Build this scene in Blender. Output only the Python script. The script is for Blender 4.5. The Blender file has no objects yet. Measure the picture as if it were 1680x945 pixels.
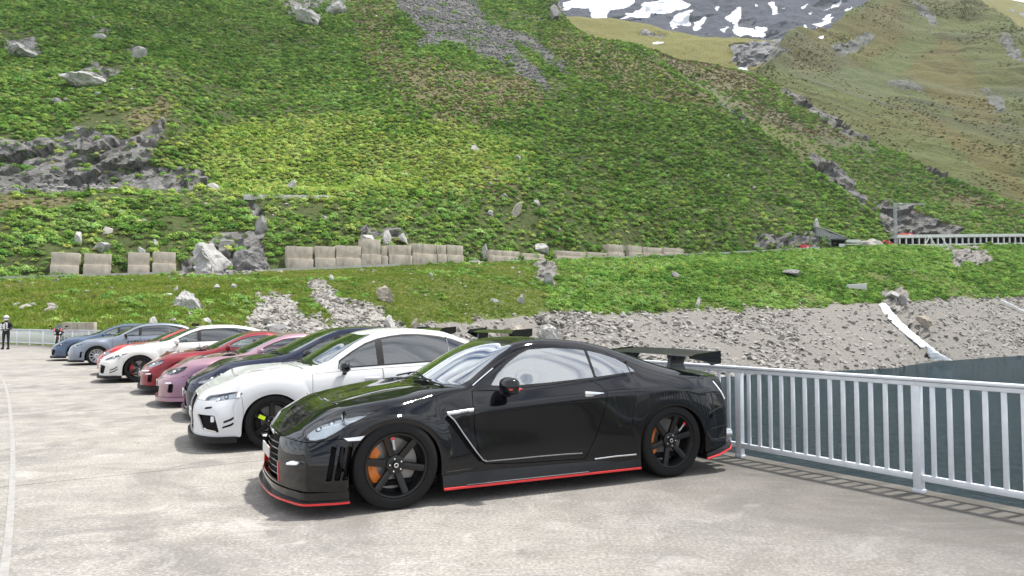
import bpy, bmesh, math, random
import numpy as np
from math import sin, cos, tan, atan, atan2, radians, degrees, sqrt, pi, hypot
from mathutils import Vector, Matrix

random.seed(7)
RNG = np.random.default_rng(11)
scene = bpy.context.scene
col = scene.collection

# ------------------------------------------------------------------ camera
F_PX = 1165.0            # focal length in pixels of the 1680 px wide photograph
CAM_H = 1.524
PITCH = atan(54.5 / F_PX)
cam_d = bpy.data.cameras.new('camera')
cam_d.sensor_width = 36.0
cam_d.lens = 36.0 * F_PX / 1680.0
cam_d.clip_start = 0.1
cam_d.clip_end = 20000.0
cam = bpy.data.objects.new('camera', cam_d)
col.objects.link(cam)
cam.location = (0, 0, CAM_H)
cam.rotation_euler = (pi / 2 + PITCH, 0, 0)
scene.camera = cam

# ------------------------------------------------------------------ sky, sun, exposure
SUN_EL = radians(70)
SUN_XY = Vector((0.90, 0.43)).normalized()      # horizontal direction towards the sun
SUN_AZ = atan2(SUN_XY.x, SUN_XY.y)               # clockwise from +Y
world = bpy.data.worlds.new('World')
scene.world = world
world.use_nodes = True
wn = world.node_tree.nodes
wl = world.node_tree.links
wn.clear()
w_out = wn.new('ShaderNodeOutputWorld')
w_bg = wn.new('ShaderNodeBackground')
w_bg.inputs['Strength'].default_value = 0.10
sky = wn.new('ShaderNodeTexSky')
sky.sky_type = 'NISHITA'
sky.sun_disc = False
sky.sun_elevation = SUN_EL
sky.sun_rotation = SUN_AZ
sky.altitude = 1900
sky.air_density = 1.0
sky.dust_density = 0.6
# streaky broken cloud all over the sky, even in every direction
tc = wn.new('ShaderNodeTexCoord')
sep = wn.new('ShaderNodeSeparateXYZ')
wl.new(tc.outputs['Generated'], sep.inputs[0])
zc = wn.new('ShaderNodeMath'); zc.operation = 'MAXIMUM'; zc.inputs[1].default_value = 0.0
wl.new(sep.outputs['Z'], zc.inputs[0])
za = wn.new('ShaderNodeMath'); za.operation = 'ADD'; za.inputs[1].default_value = 0.18
wl.new(zc.outputs[0], za.inputs[0])
dx = wn.new('ShaderNodeMath'); dx.operation = 'DIVIDE'
dy = wn.new('ShaderNodeMath'); dy.operation = 'DIVIDE'
wl.new(sep.outputs['X'], dx.inputs[0]); wl.new(za.outputs[0], dx.inputs[1])
wl.new(sep.outputs['Y'], dy.inputs[0]); wl.new(za.outputs[0], dy.inputs[1])
cmb = wn.new('ShaderNodeCombineXYZ')
wl.new(dx.outputs[0], cmb.inputs[0]); wl.new(dy.outputs[0], cmb.inputs[1])
mpg = wn.new('ShaderNodeMapping')
mpg.inputs['Rotation'].default_value = (0, 0, radians(35))
mpg.inputs['Scale'].default_value = (0.6, 2.2, 1.0)
wl.new(cmb.outputs[0], mpg.inputs['Vector'])
cn = wn.new('ShaderNodeTexNoise')
cn.inputs['Scale'].default_value = 2.8
cn.inputs['Detail'].default_value = 9
cn.inputs['Roughness'].default_value = 0.58
cn.inputs['Distortion'].default_value = 0.5
wl.new(mpg.outputs[0], cn.inputs['Vector'])
cr = wn.new('ShaderNodeValToRGB')
cr.color_ramp.elements[0].position = 0.38
cr.color_ramp.elements[1].position = 0.56
wl.new(cn.outputs['Fac'], cr.inputs[0])
cmix = wn.new('ShaderNodeMix'); cmix.data_type = 'RGBA'
cmix.inputs['B'].default_value = (14.0, 14.2, 14.6, 1)
wl.new(cr.outputs['Color'], cmix.inputs['Factor'])
wl.new(sky.outputs[0], cmix.inputs['A'])
wl.new(cmix.outputs['Result'], w_bg.inputs['Color'])
wl.new(w_bg.outputs[0], w_out.inputs[0])

sun_d = bpy.data.lights.new('sun', 'SUN')
sun_d.energy = 5.0
sun_d.angle = radians(3.0)
sun_d.color = (1.0, 0.955, 0.89)
sun = bpy.data.objects.new('sun', sun_d)
col.objects.link(sun)
sdir = Vector((SUN_XY.x * cos(SUN_EL), SUN_XY.y * cos(SUN_EL), sin(SUN_EL)))
sun.rotation_euler = (-sdir).to_track_quat('-Z', 'Y').to_euler()
sun.location = (30, 0, 60)

vs = scene.view_settings
vs.view_transform = 'Standard'
vs.look = 'None'
vs.exposure = 0.38
vs.gamma = 1.0
vs.use_curve_mapping = False
scene.render.engine = 'CYCLES'
scene.cycles.max_bounces = 6; scene.cycles.diffuse_bounces = 2; scene.cycles.glossy_bounces = 3; scene.cycles.transparent_max_bounces = 8

# ------------------------------------------------------------------ helpers
def at(px, py, D):
    """world point at depth D (metres along Y) that the photograph shows near (px, py)"""
    a = (px - 840.0) / F_PX
    b = (472.5 - py) / F_PX
    dyy = cos(PITCH) - b * sin(PITCH)
    dzz = sin(PITCH) + b * cos(PITCH)
    return Vector((a * D / dyy, D, CAM_H + dzz * D / dyy))

def at_np(px, py, D):
    a = (px - 840.0) / F_PX
    b = (472.5 - py) / F_PX
    dyy = cos(PITCH) - b * sin(PITCH)
    dzz = sin(PITCH) + b * cos(PITCH)
    return np.stack([a * D / dyy, D + 0 * a, CAM_H + dzz * D / dyy], -1)

def to_px(P):
    y = P[..., 1]; z = P[..., 2] - CAM_H
    fw = y * cos(PITCH) + z * sin(PITCH)
    up = -y * sin(PITCH) + z * cos(PITCH)
    return 840 + F_PX * P[..., 0] / fw, 472.5 - F_PX * up / fw

def pchip(xs, ys, x):
    """monotone cubic through (xs, ys); works on numpy arrays"""
    xs = np.asarray(xs, float); ys = np.asarray(ys, float)
    x = np.asarray(x, float)
    n = len(xs)
    if n == 1:
        return np.full_like(x, ys[0])
    h = np.diff(xs); d = np.diff(ys) / h
    m = np.zeros(n)
    m[0] = d[0]; m[-1] = d[-1]
    for i in range(1, n - 1):
        if d[i - 1] * d[i] <= 0:
            m[i] = 0
        else:
            w1 = 2 * h[i] + h[i - 1]; w2 = h[i] + 2 * h[i - 1]
            m[i] = (w1 + w2) / (w1 / d[i - 1] + w2 / d[i])
    i = np.clip(np.searchsorted(xs, x) - 1, 0, n - 2)
    xc = np.clip(x, xs[0], xs[-1])
    t = (xc - xs[i]) / h[i]
    return ((2 * t ** 3 - 3 * t ** 2 + 1) * ys[i] + (t ** 3 - 2 * t ** 2 + t) * h[i] * m[i]
            + (-2 * t ** 3 + 3 * t ** 2) * ys[i + 1] + (t ** 3 - t ** 2) * h[i] * m[i + 1])

def _hash(ix, iy, iz, seed):
    n = (ix * 374761393 + iy * 668265263 + iz * 2147483647 + seed * 1274126177) & 0xFFFFFFFF
    n = ((n ^ (n >> 13)) * 1274126177) & 0xFFFFFFFF
    n = (n ^ (n >> 16)) & 0xFFFFFFFF
    return n / 4294967295.0

def vnoise(P, seed=0):
    """value noise in [-1,1] at points P (...,3)"""
    Pi = np.floor(P).astype(np.int64)
    f = P - Pi
    f = f * f * (3 - 2 * f)
    r = 0
    for dx_ in (0, 1):
        wx = f[..., 0] if dx_ else 1 - f[..., 0]
        for dy_ in (0, 1):
            wy = f[..., 1] if dy_ else 1 - f[..., 1]
            for dz_ in (0, 1):
                wz = f[..., 2] if dz_ else 1 - f[..., 2]
                r = r + wx * wy * wz * _hash(Pi[..., 0] + dx_, Pi[..., 1] + dy_, Pi[..., 2] + dz_, seed)
    return r * 2 - 1

def fbm(P, octs=4, seed=0, gain=0.5):
    a = 1.0; s = 0; t = 0
    for o in range(octs):
        s = s + a * vnoise(P * (2.03 ** o) + 13.7 * o, seed + o)
        t += a; a *= gain
    return s / t

def cellnoise(P, seed=0):
    """random value of the nearest jittered cell point (blocky rock faces)"""
    Pi = np.floor(P).astype(np.int64)
    best = np.full(P.shape[:-1], 1e9); val = np.zeros(P.shape[:-1])
    for dx_ in (-1, 0, 1):
        for dy_ in (-1, 0, 1):
            for dz_ in (-1, 0, 1):
                c = Pi + np.array([dx_, dy_, dz_])
                jx = _hash(c[..., 0], c[..., 1], c[..., 2], seed)
                jy = _hash(c[..., 0], c[..., 1], c[..., 2], seed + 1)
                jz = _hash(c[..., 0], c[..., 1], c[..., 2], seed + 2)
                q = c + np.stack([jx, jy, jz], -1)
                dd = ((q - P) ** 2).sum(-1)
                m = dd < best
                best = np.where(m, dd, best)
                val = np.where(m, _hash(c[..., 0], c[..., 1], c[..., 2], seed + 3), val)
    return val * 2 - 1

def tag(o, label=None, cat=None, group=None, kind=None):
    if label: o['label'] = label
    if cat: o['category'] = cat
    if group: o['group'] = group
    if kind: o['kind'] = kind
    return o

def thing(name, label, cat, loc=(0, 0, 0), rz=0.0, group=None):
    o = bpy.data.objects.new(name, None)
    o.empty_display_size = 0.3
    o.location = loc
    o.rotation_euler = (0, 0, rz)
    col.objects.link(o)
    return tag(o, label, cat, group)

def link(name, me, mat=None, parent=None):
    o = bpy.data.objects.new(name, me)
    col.objects.link(o)
    if mat is not None and len(me.materials) == 0:
        me.materials.append(mat)
    if parent is not None:
        o.parent = parent
    return o

def shade(me, angle=None):
    n = len(me.polygons)
    me.polygons.foreach_set('use_smooth', [True] * n)
    if angle is not None:
        me.set_sharp_from_angle(angle=radians(angle))
    me.update()

class MB:
    """collects simple shapes into one mesh"""
    def __init__(self):
        self.v = []; self.f = []
    def add(self, vs_, fs_):
        b = len(self.v)
        self.v += [tuple(p) for p in vs_]
        self.f += [tuple(b + i for i in f) for f in fs_]
        return self
    def box(self, c, s, M=None):
        x, y, z = s[0] / 2, s[1] / 2, s[2] / 2
        vs_ = [Vector((i * x, j * y, k * z)) for i in (-1, 1) for j in (-1, 1) for k in (-1, 1)]
        if M is not None: vs_ = [M @ p for p in vs_]
        vs_ = [p + Vector(c) for p in vs_]
        return self.add(vs_, [(0, 1, 3, 2), (4, 6, 7, 5), (0, 4, 5, 1), (2, 3, 7, 6), (0, 2, 6, 4), (1, 5, 7, 3)])
    def bbox(self, c, s, b=0.01, M=None):
        """box with chamfered edges"""
        x, y, z = s[0] / 2, s[1] / 2, s[2] / 2
        b = min(b, x * .9, y * .9, z * .9)
        bm = bmesh.new()
        bmesh.ops.create_cube(bm, size=1)
        for p in bm.verts: p.co = Vector((p.co.x * 2 * x, p.co.y * 2 * y, p.co.z * 2 * z))
        bmesh.ops.bevel(bm, geom=list(bm.edges), offset=b, segments=2, profile=0.5, affect='EDGES')
        return self.bm(bm, c, M)
    def bm(self, bm, c=(0, 0, 0), M=None):
        bm.verts.index_update()
        vs_ = [(M @ p.co if M is not None else p.co) + Vector(c) for p in bm.verts]
        fs_ = [[p.index for p in f.verts] for f in bm.faces]
        bm.free()
        return self.add(vs_, fs_)
    def tube(self, pts, r, n=8, caps=True):
        pts = [Vector(p) for p in pts]
        rs = r if isinstance(r, (list, tuple)) else [r] * len(pts)
        rings = []
        prev = None
        for i, p in enumerate(pts):
            a = pts[max(0, i - 1)]; b = pts[min(len(pts) - 1, i + 1)]
            t = (b - a).normalized()
            if prev is None:
                u = t.cross(Vector((0, 0, 1)))
                if u.length < 1e-3: u = t.cross(Vector((0, 1, 0)))
                u.normalize()
            else:
                u = (prev - t * prev.dot(t)).normalized()
            prev = u
            w = t.cross(u)
            rings.append([p + (u * cos(2 * pi * k / n) + w * sin(2 * pi * k / n)) * rs[i] for k in range(n)])
        vs_ = [q for rg in rings for q in rg]
        fs_ = []
        for i in range(len(pts) - 1):
            for k in range(n):
                fs_.append((i * n + k, i * n + (k + 1) % n, (i + 1) * n + (k + 1) % n, (i + 1) * n + k))
        if caps:
            fs_.append(tuple(reversed(range(n))))
            fs_.append(tuple((len(pts) - 1) * n + k for k in range(n)))
        return self.add(vs_, fs_)
    def lathe(self, prof, axis='y', c=(0, 0, 0), n=40):
        """prof: list of (a, r) along the axis"""
        vs_ = []; fs_ = []
        for a, r in prof:
            for k in range(n):
                t = 2 * pi * k / n
                if axis == 'y': p = (r * cos(t), a, r * sin(t))
                elif axis == 'z': p = (r * cos(t), r * sin(t), a)
                else: p = (a, r * cos(t), r * sin(t))
                vs_.append(Vector(p) + Vector(c))
        for i in range(len(prof) - 1):
            for k in range(n):
                fs_.append((i * n + k, i * n + (k + 1) % n, (i + 1) * n + (k + 1) % n, (i + 1) * n + k))
        return self.add(vs_, fs_)
    def prism(self, poly, axis, a0, a1):
        """extrude a 2D polygon: axis 'y' polygon in (x,z); 'x' in (y,z); 'z' in (x,y)"""
        def P(p, a):
            if axis == 'y': return (p[0], a, p[1])
            if axis == 'x': return (a, p[0], p[1])
            return (p[0], p[1], a)
        n = len(poly)
        vs_ = [P(p, a0) for p in poly] + [P(p, a1) for p in poly]
        fs_ = [tuple(range(n)), tuple(reversed(range(n, 2 * n)))]
        fs_ += [(i, (i + 1) % n, n + (i + 1) % n, n + i) for i in range(n)]
        return self.add(vs_, fs_)
    def build(self, name, mat, parent=None, smooth=None, fix=True):
        me = bpy.data.meshes.new(name)
        me.from_pydata(self.v, [], self.f)
        if fix:
            bm = bmesh.new(); bm.from_mesh(me)
            bmesh.ops.recalc_face_normals(bm, faces=bm.faces)
            bm.to_mesh(me); bm.free()
        if smooth: shade(me, smooth)
        return link(name, me, mat, parent)

# ------------------------------------------------------------------ materials
class NT:
    def __init__(self, name):
        self.m = bpy.data.materials.new(name)
        self.m.use_nodes = True
        self.n = self.m.node_tree.nodes; self.l = self.m.node_tree.links
        self.b = self.n['Principled BSDF']
        self._pos = None
    def new(self, t, **kw):
        x = self.n.new(t)
        for k, v in kw.items(): setattr(x, k, v)
        return x
    def put(self, sock, v):
        if hasattr(v, 'is_output'): self.l.new(v, sock)
        elif isinstance(v, (tuple, list)) and len(v) == 3 and sock.type == 'RGBA': sock.default_value = (*v, 1)
        else: sock.default_value = v
    def pos(self, obj=False):
        if obj:
            t = self.new('ShaderNodeTexCoord'); return t.outputs['Object']
        if self._pos is None:
            self._pos = self.new('ShaderNodeNewGeometry').outputs['Position']
        return self._pos
    def mapping(self, vec, scale=(1, 1, 1), rot=(0, 0, 0)):
        m = self.new('ShaderNodeMapping')
        m.inputs['Scale'].default_value = scale; m.inputs['Rotation'].default_value = rot
        self.put(m.inputs['Vector'], vec); return m.outputs[0]
    def noise(self, scale, detail=4, rough=0.55, vec=None, dist=0.0):
        t = self.new('ShaderNodeTexNoise')
        self.put(t.inputs['Vector'], vec if vec is not None else self.pos())
        t.inputs['Scale'].default_value = scale; t.inputs['Detail'].default_value = detail
        t.inputs['Roughness'].default_value = rough; t.inputs['Distortion'].default_value = dist
        return t.outputs['Fac']
    def voro(self, scale, vec=None, feature='F1', out='Distance'):
        t = self.new('ShaderNodeTexVoronoi', feature=feature)
        self.put(t.inputs['Vector'], vec if vec is not None else self.pos())
        t.inputs['Scale'].default_value = scale
        return t.outputs[out]
    def ramp(self, fac, stops):
        r = self.new('ShaderNodeValToRGB')
        e = r.color_ramp.elements
        while len(e) < len(stops): e.new(0.5)
        for i, (p, c) in enumerate(stops):
            e[i].position = p
            e[i].color = (*c, 1) if isinstance(c, (tuple, list)) else (c, c, c, 1)
        self.put(r.inputs[0], fac); return r.outputs[0]
    def mix(self, fac, a, b, mode='MIX'):
        m = self.new('ShaderNodeMix', data_type='RGBA', blend_type=mode)
        self.put(m.inputs[0], fac); self.put(m.inputs[6], a); self.put(m.inputs[7], b)
        return m.outputs[2]
    def math(self, op, a, b=0.0, clamp=False):
        m = self.new('ShaderNodeMath', operation=op, use_clamp=clamp)
        self.put(m.inputs[0], a); self.put(m.inputs[1], b); return m.outputs[0]
    def attr(self, name):
        a = self.new('ShaderNodeAttribute', attribute_name=name); return a.outputs['Fac']
    def attrc(self, name, kind='GEOMETRY'):
        a = self.new('ShaderNodeAttribute', attribute_name=name, attribute_type=kind); return a.outputs['Color']
    def bump(self, h, strength=0.5, dist=0.02):
        b = self.new('ShaderNodeBump')
        b.inputs['Strength'].default_value = strength; b.inputs['Distance'].default_value = dist
        self.put(b.inputs['Height'], h); self.put(self.b.inputs['Normal'], b.outputs[0])
    def set(self, **kw):
        names = dict(color='Base Color', rough='Roughness', metal='Metallic', spec='Specular IOR Level', coat='Coat Weight',
                     coat_rough='Coat Roughness', ior='IOR', trans='Transmission Weight', emit='Emission Color',
                     emit_s='Emission Strength', alpha='Alpha', sub='Subsurface Weight', sheen='Sheen Weight')
        for k, v in kw.items(): self.put(self.b.inputs[names[k]], v)
        return self

def flat(name, color, rough=0.5, metal=0.0, coat=0.0, spec=0.5, var=0.06, nscale=30.0):
    """a plain material with a little procedural variation"""
    t = NT(name)
    if var > 0:
        n = t.noise(nscale, 3, vec=t.pos(True))
        c = t.mix(t.ramp(n, [(0.3, 0.0), (0.7, 1.0)]), tuple(x * (1 - var) for x in color), tuple(min(1, x * (1 + var)) for x in color))
        t.set(color=c)
        t.set(rough=t.math('MULTIPLY_ADD', n, 0.12))
        t.n[-1].inputs[2].default_value = max(0.0, rough - 0.06)
    else:
        t.set(color=color, rough=rough)
    t.set(metal=metal, coat=coat, spec=spec)
    if coat: t.set(coat_rough=0.03)
    return t.m
# ================================================================== the valley
def inpoly(px, py, poly):
    r = np.zeros(px.shape, bool)
    n = len(poly)
    for i in range(n):
        x0, y0 = poly[i]; x1, y1 = poly[(i + 1) % n]
        c = ((y0 > py) != (y1 > py)) & (px < (x1 - x0) * (py - y0) / ((y1 - y0) if y1 != y0 else 1e-9) + x0)
        r ^= c
    return r

def slope_D(py, py0, D0, s):
    return ((527 - py0) / F_PX * D0 - s * D0) / ((527 - py) / F_PX - s)

class Layer:
    """a hillside: feature lines across the valley joined into one height surface"""
    def __init__(self, cols, feats, segs, step, amp, nscale, seed, lock=()):
        px = np.arange(cols[0], cols[-1] + 1e-6, step)
        lines = []
        for f in feats:
            py = pchip(cols, [q[0] for q in f], px); D = pchip(cols, [q[1] for q in f], px)
            lines.append(at_np(px, py, D))
        rows = []; wgt = []
        for i, n in enumerate(segs):
            for k in range(n):
                t = k / n
                # catmull-rom in the slope direction keeps the profile smooth
                p0 = lines[max(0, i - 1)]; p1 = lines[i]; p2 = lines[i + 1]; p3 = lines[min(len(lines) - 1, i + 2)]
                lin = p1 * (1 - t) + p2 * t
                cr_ = 0.5 * ((2 * p1) + (p2 - p0) * t + (2 * p0 - 5 * p1 + 4 * p2 - p3) * t * t + (3 * p1 - p0 - 3 * p2 + p3) * t ** 3)
                rows.append(lin * 0.55 + cr_ * 0.45)
                w0 = 0.0 if i in lock else 1.0; w1 = 0.0 if (i + 1) in lock else 1.0
                wgt.append(w0 * (1 - t) + w1 * t)
        rows.append(lines[-1]); wgt.append(0.0 if len(segs) in lock else 1.0)
        P = np.stack(rows, 0)                       # rows x cols x 3
        w = np.array(wgt)[:, None]
        P[..., 2] += w * (amp * fbm(P / nscale, 5, seed) + amp * 0.25 * fbm(P / (nscale * 0.18), 3, seed + 9))
        self.P = P
        self.nr, self.nc = P.shape[:2]
        self.att = {}
        self.px, self.py = to_px(P)
        wv = fbm(P / (nscale * 0.35), 4, seed + 50)[..., None]
        self.wx = self.px + 14 * fbm(P / (nscale * 0.3), 4, seed + 51)
        self.wy = self.py + 10 * fbm(P / (nscale * 0.3), 4, seed + 57)
    def mask(self, name, polys):
        m = np.zeros((self.nr, self.nc))
        for p in polys: m = np.maximum(m, inpoly(self.wx, self.wy, p).astype(float))
        for _ in range(1):
            q = m.copy()
            q[1:-1, 1:-1] = (m[1:-1, 1:-1] * 2 + m[:-2, 1:-1] + m[2:, 1:-1] + m[1:-1, :-2] + m[1:-1, 2:]) / 6
            m = q
        self.att[name] = m
        return m
    def normals(self):
        du = np.gradient(self.P, axis=1); dv = np.gradient(self.P, axis=0)
        n = np.cross(du, dv)
        n /= np.linalg.norm(n, axis=-1, keepdims=True) + 1e-9
        n *= np.sign(n[..., 2:3] + 1e-9)
        return n
    def crag(self, m, amp, cell, seed, stretch=(1, 1, 0.5)):
        """break the surface into blocky rock faces where mask m is set"""
        n = self.normals()
        Q = self.P / cell
        # long slabs rising to the right as in the gneiss beds
        Q = np.stack([(Q[..., 0] * 0.77 + Q[..., 2] * 0.64) / 2.4, Q[..., 1] * .8, (-Q[..., 0] * 0.64 + Q[..., 2] * 0.77) / .8], -1)
        d = cellnoise(Q, seed) * 0.7 + cellnoise(Q * 2.3, seed + 5) * 0.3
        dirn = n * 0.6 + np.array([0.1, -0.8, 0.1])
        self.P = self.P + dirn * (m * amp * d)[..., None]
    def build(self, name, mat):
        nr, nc = self.nr, self.nc
        idx = np.arange(nr * nc).reshape(nr, nc)
        f = np.stack([idx[:-1, :-1], idx[:-1, 1:], idx[1:, 1:], idx[1:, :-1]], -1).reshape(-1, 4)
        me = bpy.data.meshes.new(name)
        me.vertices.add(nr * nc); me.vertices.foreach_set('co', self.P.reshape(-1))
        me.loops.add(f.size); me.loops.foreach_set('vertex_index', f.reshape(-1).astype(np.int32))
        me.polygons.add(len(f)); me.polygons.foreach_set('loop_start', np.arange(0, f.size, 4, dtype=np.int32))
        me.update(calc_edges=True)
        for k, m in self.att.items():
            a = me.attributes.new(k, 'FLOAT', 'POINT'); a.data.foreach_set('value', m.reshape(-1).astype(np.float32))
        shade(me, 34)
        o = link(name, me, mat)
        tag(o, kind='structure')
        return o
    def sample(self, n, dens):
        """n points on the surface, spread by image-independent area times a density map"""
        P = self.P
        d1 = P[1:, :-1] - P[:-1, :-1]; d2 = P[:-1, 1:] - P[:-1, :-1]
        area = np.linalg.norm(np.cross(d1, d2), axis=-1)
        w = (area * dens[:-1, :-1]).reshape(-1)
        w = w / w.sum()
        k = RNG.choice(len(w), n, p=w)
        r, c = np.divmod(k, self.nc - 1)
        a = RNG.random(n)[:, None]; b = RNG.random(n)[:, None]
        Q = (P[r, c] * (1 - a) * (1 - b) + P[r, c + 1] * a * (1 - b) + P[r + 1, c] * (1 - a) * b + P[r + 1, c + 1] * a * b)
        return Q, self.normals()[r, c], r, c

def scatter(name, proto, mat, Q, scale, rot, label, cat='', tint=None):
    """one object of uncountable stuff: copies of a small proto mesh on points (the proto travels inside the same mesh)"""
    pv, pf = proto
    npv = len(pv)
    V = np.concatenate([np.asarray(pv, float), Q], 0)
    me = bpy.data.meshes.new(name)
    me.from_pydata([tuple(v) for v in V], [], [tuple(f) for f in pf])
    n = len(V)
    isp = np.zeros(n, bool); isp[:npv] = True
    a = me.attributes.new('is_proto', 'BOOLEAN', 'POINT'); a.data.foreach_set('value', isp)
    sc = np.ones((n, 3), np.float32); sc[npv:] = scale
    a = me.attributes.new('scl', 'FLOAT_VECTOR', 'POINT'); a.data.foreach_set('vector', sc.reshape(-1))
    ro = np.zeros((n, 3), np.float32); ro[npv:] = rot
    a = me.attributes.new('rotv', 'FLOAT_VECTOR', 'POINT'); a.data.foreach_set('vector', ro.reshape(-1))
    ti = np.zeros((n, 3), np.float32); ti[npv:] = tint if tint is not None else 0.5
    a = me.attributes.new('tint', 'FLOAT_VECTOR', 'POINT'); a.data.foreach_set('vector', ti.reshape(-1))
    ng = bpy.data.node_groups.new(name + '_nodes', 'GeometryNodeTree')
    ng.interface.new_socket('Geometry', in_out='INPUT', socket_type='NodeSocketGeometry')
    ng.interface.new_socket('Geometry', in_out='OUTPUT', socket_type='NodeSocketGeometry')
    N = ng.nodes; L = ng.links
    gi = N.new('NodeGroupInput'); go = N.new('NodeGroupOutput')
    def na(nm, t):
        x = N.new('GeometryNodeInputNamedAttribute'); x.data_type = t; x.inputs[0].default_value = nm
        return x.outputs[0]
    sp = N.new('GeometryNodeSeparateGeometry'); sp.domain = 'POINT'
    L.new(gi.outputs[0], sp.inputs[0]); L.new(na('is_proto', 'BOOLEAN'), sp.inputs[1])
    m2p = N.new('GeometryNodeMeshToPoints')
    L.new(sp.outputs[1], m2p.inputs[0])
    ip = N.new('GeometryNodeInstanceOnPoints')
    L.new(m2p.outputs[0], ip.inputs['Points']); L.new(sp.outputs[0], ip.inputs['Instance'])
    L.new(na('scl', 'FLOAT_VECTOR'), ip.inputs['Scale'])
    e2r = N.new('FunctionNodeEulerToRotation')
    L.new(na('rotv', 'FLOAT_VECTOR'), e2r.inputs[0]); L.new(e2r.outputs[0], ip.inputs['Rotation'])
    sm = N.new('GeometryNodeSetMaterial'); sm.inputs['Material'].default_value = mat
    L.new(ip.outputs[0], sm.inputs[0]); L.new(sm.outputs[0], go.inputs[0])
    o = link(name, me, mat)
    md = o.modifiers.new('scatter', 'NODES'); md.node_group = ng
    tag(o, label, cat or None, kind='stuff')
    return o

def leaf_clump(n, seed, size=0.3, flat_=0.85):
    """a shrub crown of n leaf-cluster faces spread through a lumpy dome"""
    r = random.Random(seed)
    vs_ = []; fs_ = []
    lobes = [(Vector((0, 0, .22)), .78)] * 5 + [(Vector((r.uniform(-.5, .5), r.uniform(-.5, .5), r.uniform(.15, .5))), r.uniform(.32, .5)) for _ in range(5)]
    for i in range(n):
        c, R = r.choice(lobes)
        d = Vector((r.gauss(0, 1), r.gauss(0, 1), abs(r.gauss(0, 1)) * 1.1 - .15)).normalized()
        p = c + d * R * r.uniform(.82, 1.04)
        p.z = max(0.02, p.z * flat_)
        nrm = (d + Vector((r.gauss(0, .25), r.gauss(0, .25), r.gauss(0, .25) + .3))).normalized()
        u = nrm.cross(Vector((r.random(), r.random(), r.random()))).normalized(); w = nrm.cross(u)
        s = size * r.uniform(.6, 1.25)
        b = len(vs_)
        vs_ += [p + u * s * .6, p + w * s * .42 + nrm * s * .08, p - u * s * .6, p - w * s * .42 + nrm * s * .08]
        fs_.append((b, b + 1, b + 2, b + 3))
    return vs_, fs_

def grass_tuft(n, seed):
    r = random.Random(seed)
    vs_ = []; fs_ = []
    for i in range(n):
        a = r.uniform(0, 2 * pi); q = r.uniform(0, .45)
        p = Vector((cos(a) * q, sin(a) * q, 0)); h = r.uniform(.35, .9)
        lean = Vector((cos(a), sin(a), 0)) * r.uniform(.1, .45)
        w = Vector((-sin(a + r.uniform(-1, 1)), cos(a), 0)) * r.uniform(.05, .10)
        b = len(vs_)
        vs_ += [p - w, p + w, p + lean * .5 + w * .8 + Vector((0, 0, h * .65)), p + lean + Vector((0, 0, h)), p + lean * .5 - w * .8 + Vector((0, 0, h * .65))]
        fs_ += [(b, b + 1, b + 2, b + 4), (b + 4, b + 2, b + 3)]
    return vs_, fs_

def rock_mesh(seed, sub=1, cuts=10, scale=(1, 1, 1)):
    """a broken block: a ball trimmed by random planes"""
    r = random.Random(seed)
    bm = bmesh.new()
    bmesh.ops.create_icosphere(bm, subdivisions=sub, radius=1.0)
    pl = []
    for _ in range(cuts):
        n = Vector((r.gauss(0, 1), r.gauss(0, 1), r.gauss(0, 1))).normalized()
        pl.append((n, r.uniform(.45, .8)))
    for v in bm.verts:
        for n, d in pl:
            k = v.co.dot(n) - d
            if k > 0: v.co -= n * k
        v.co = Vector((v.co.x * scale[0], v.co.y * scale[1], v.co.z * scale[2]))
    bmesh.ops.recalc_face_normals(bm, faces=bm.faces)
    vs_ = [v.co.copy() for v in bm.verts]
    fs_ = [[v.index for v in f.verts] for f in bm.faces]
    bm.free()
    return vs_, fs_

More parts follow.
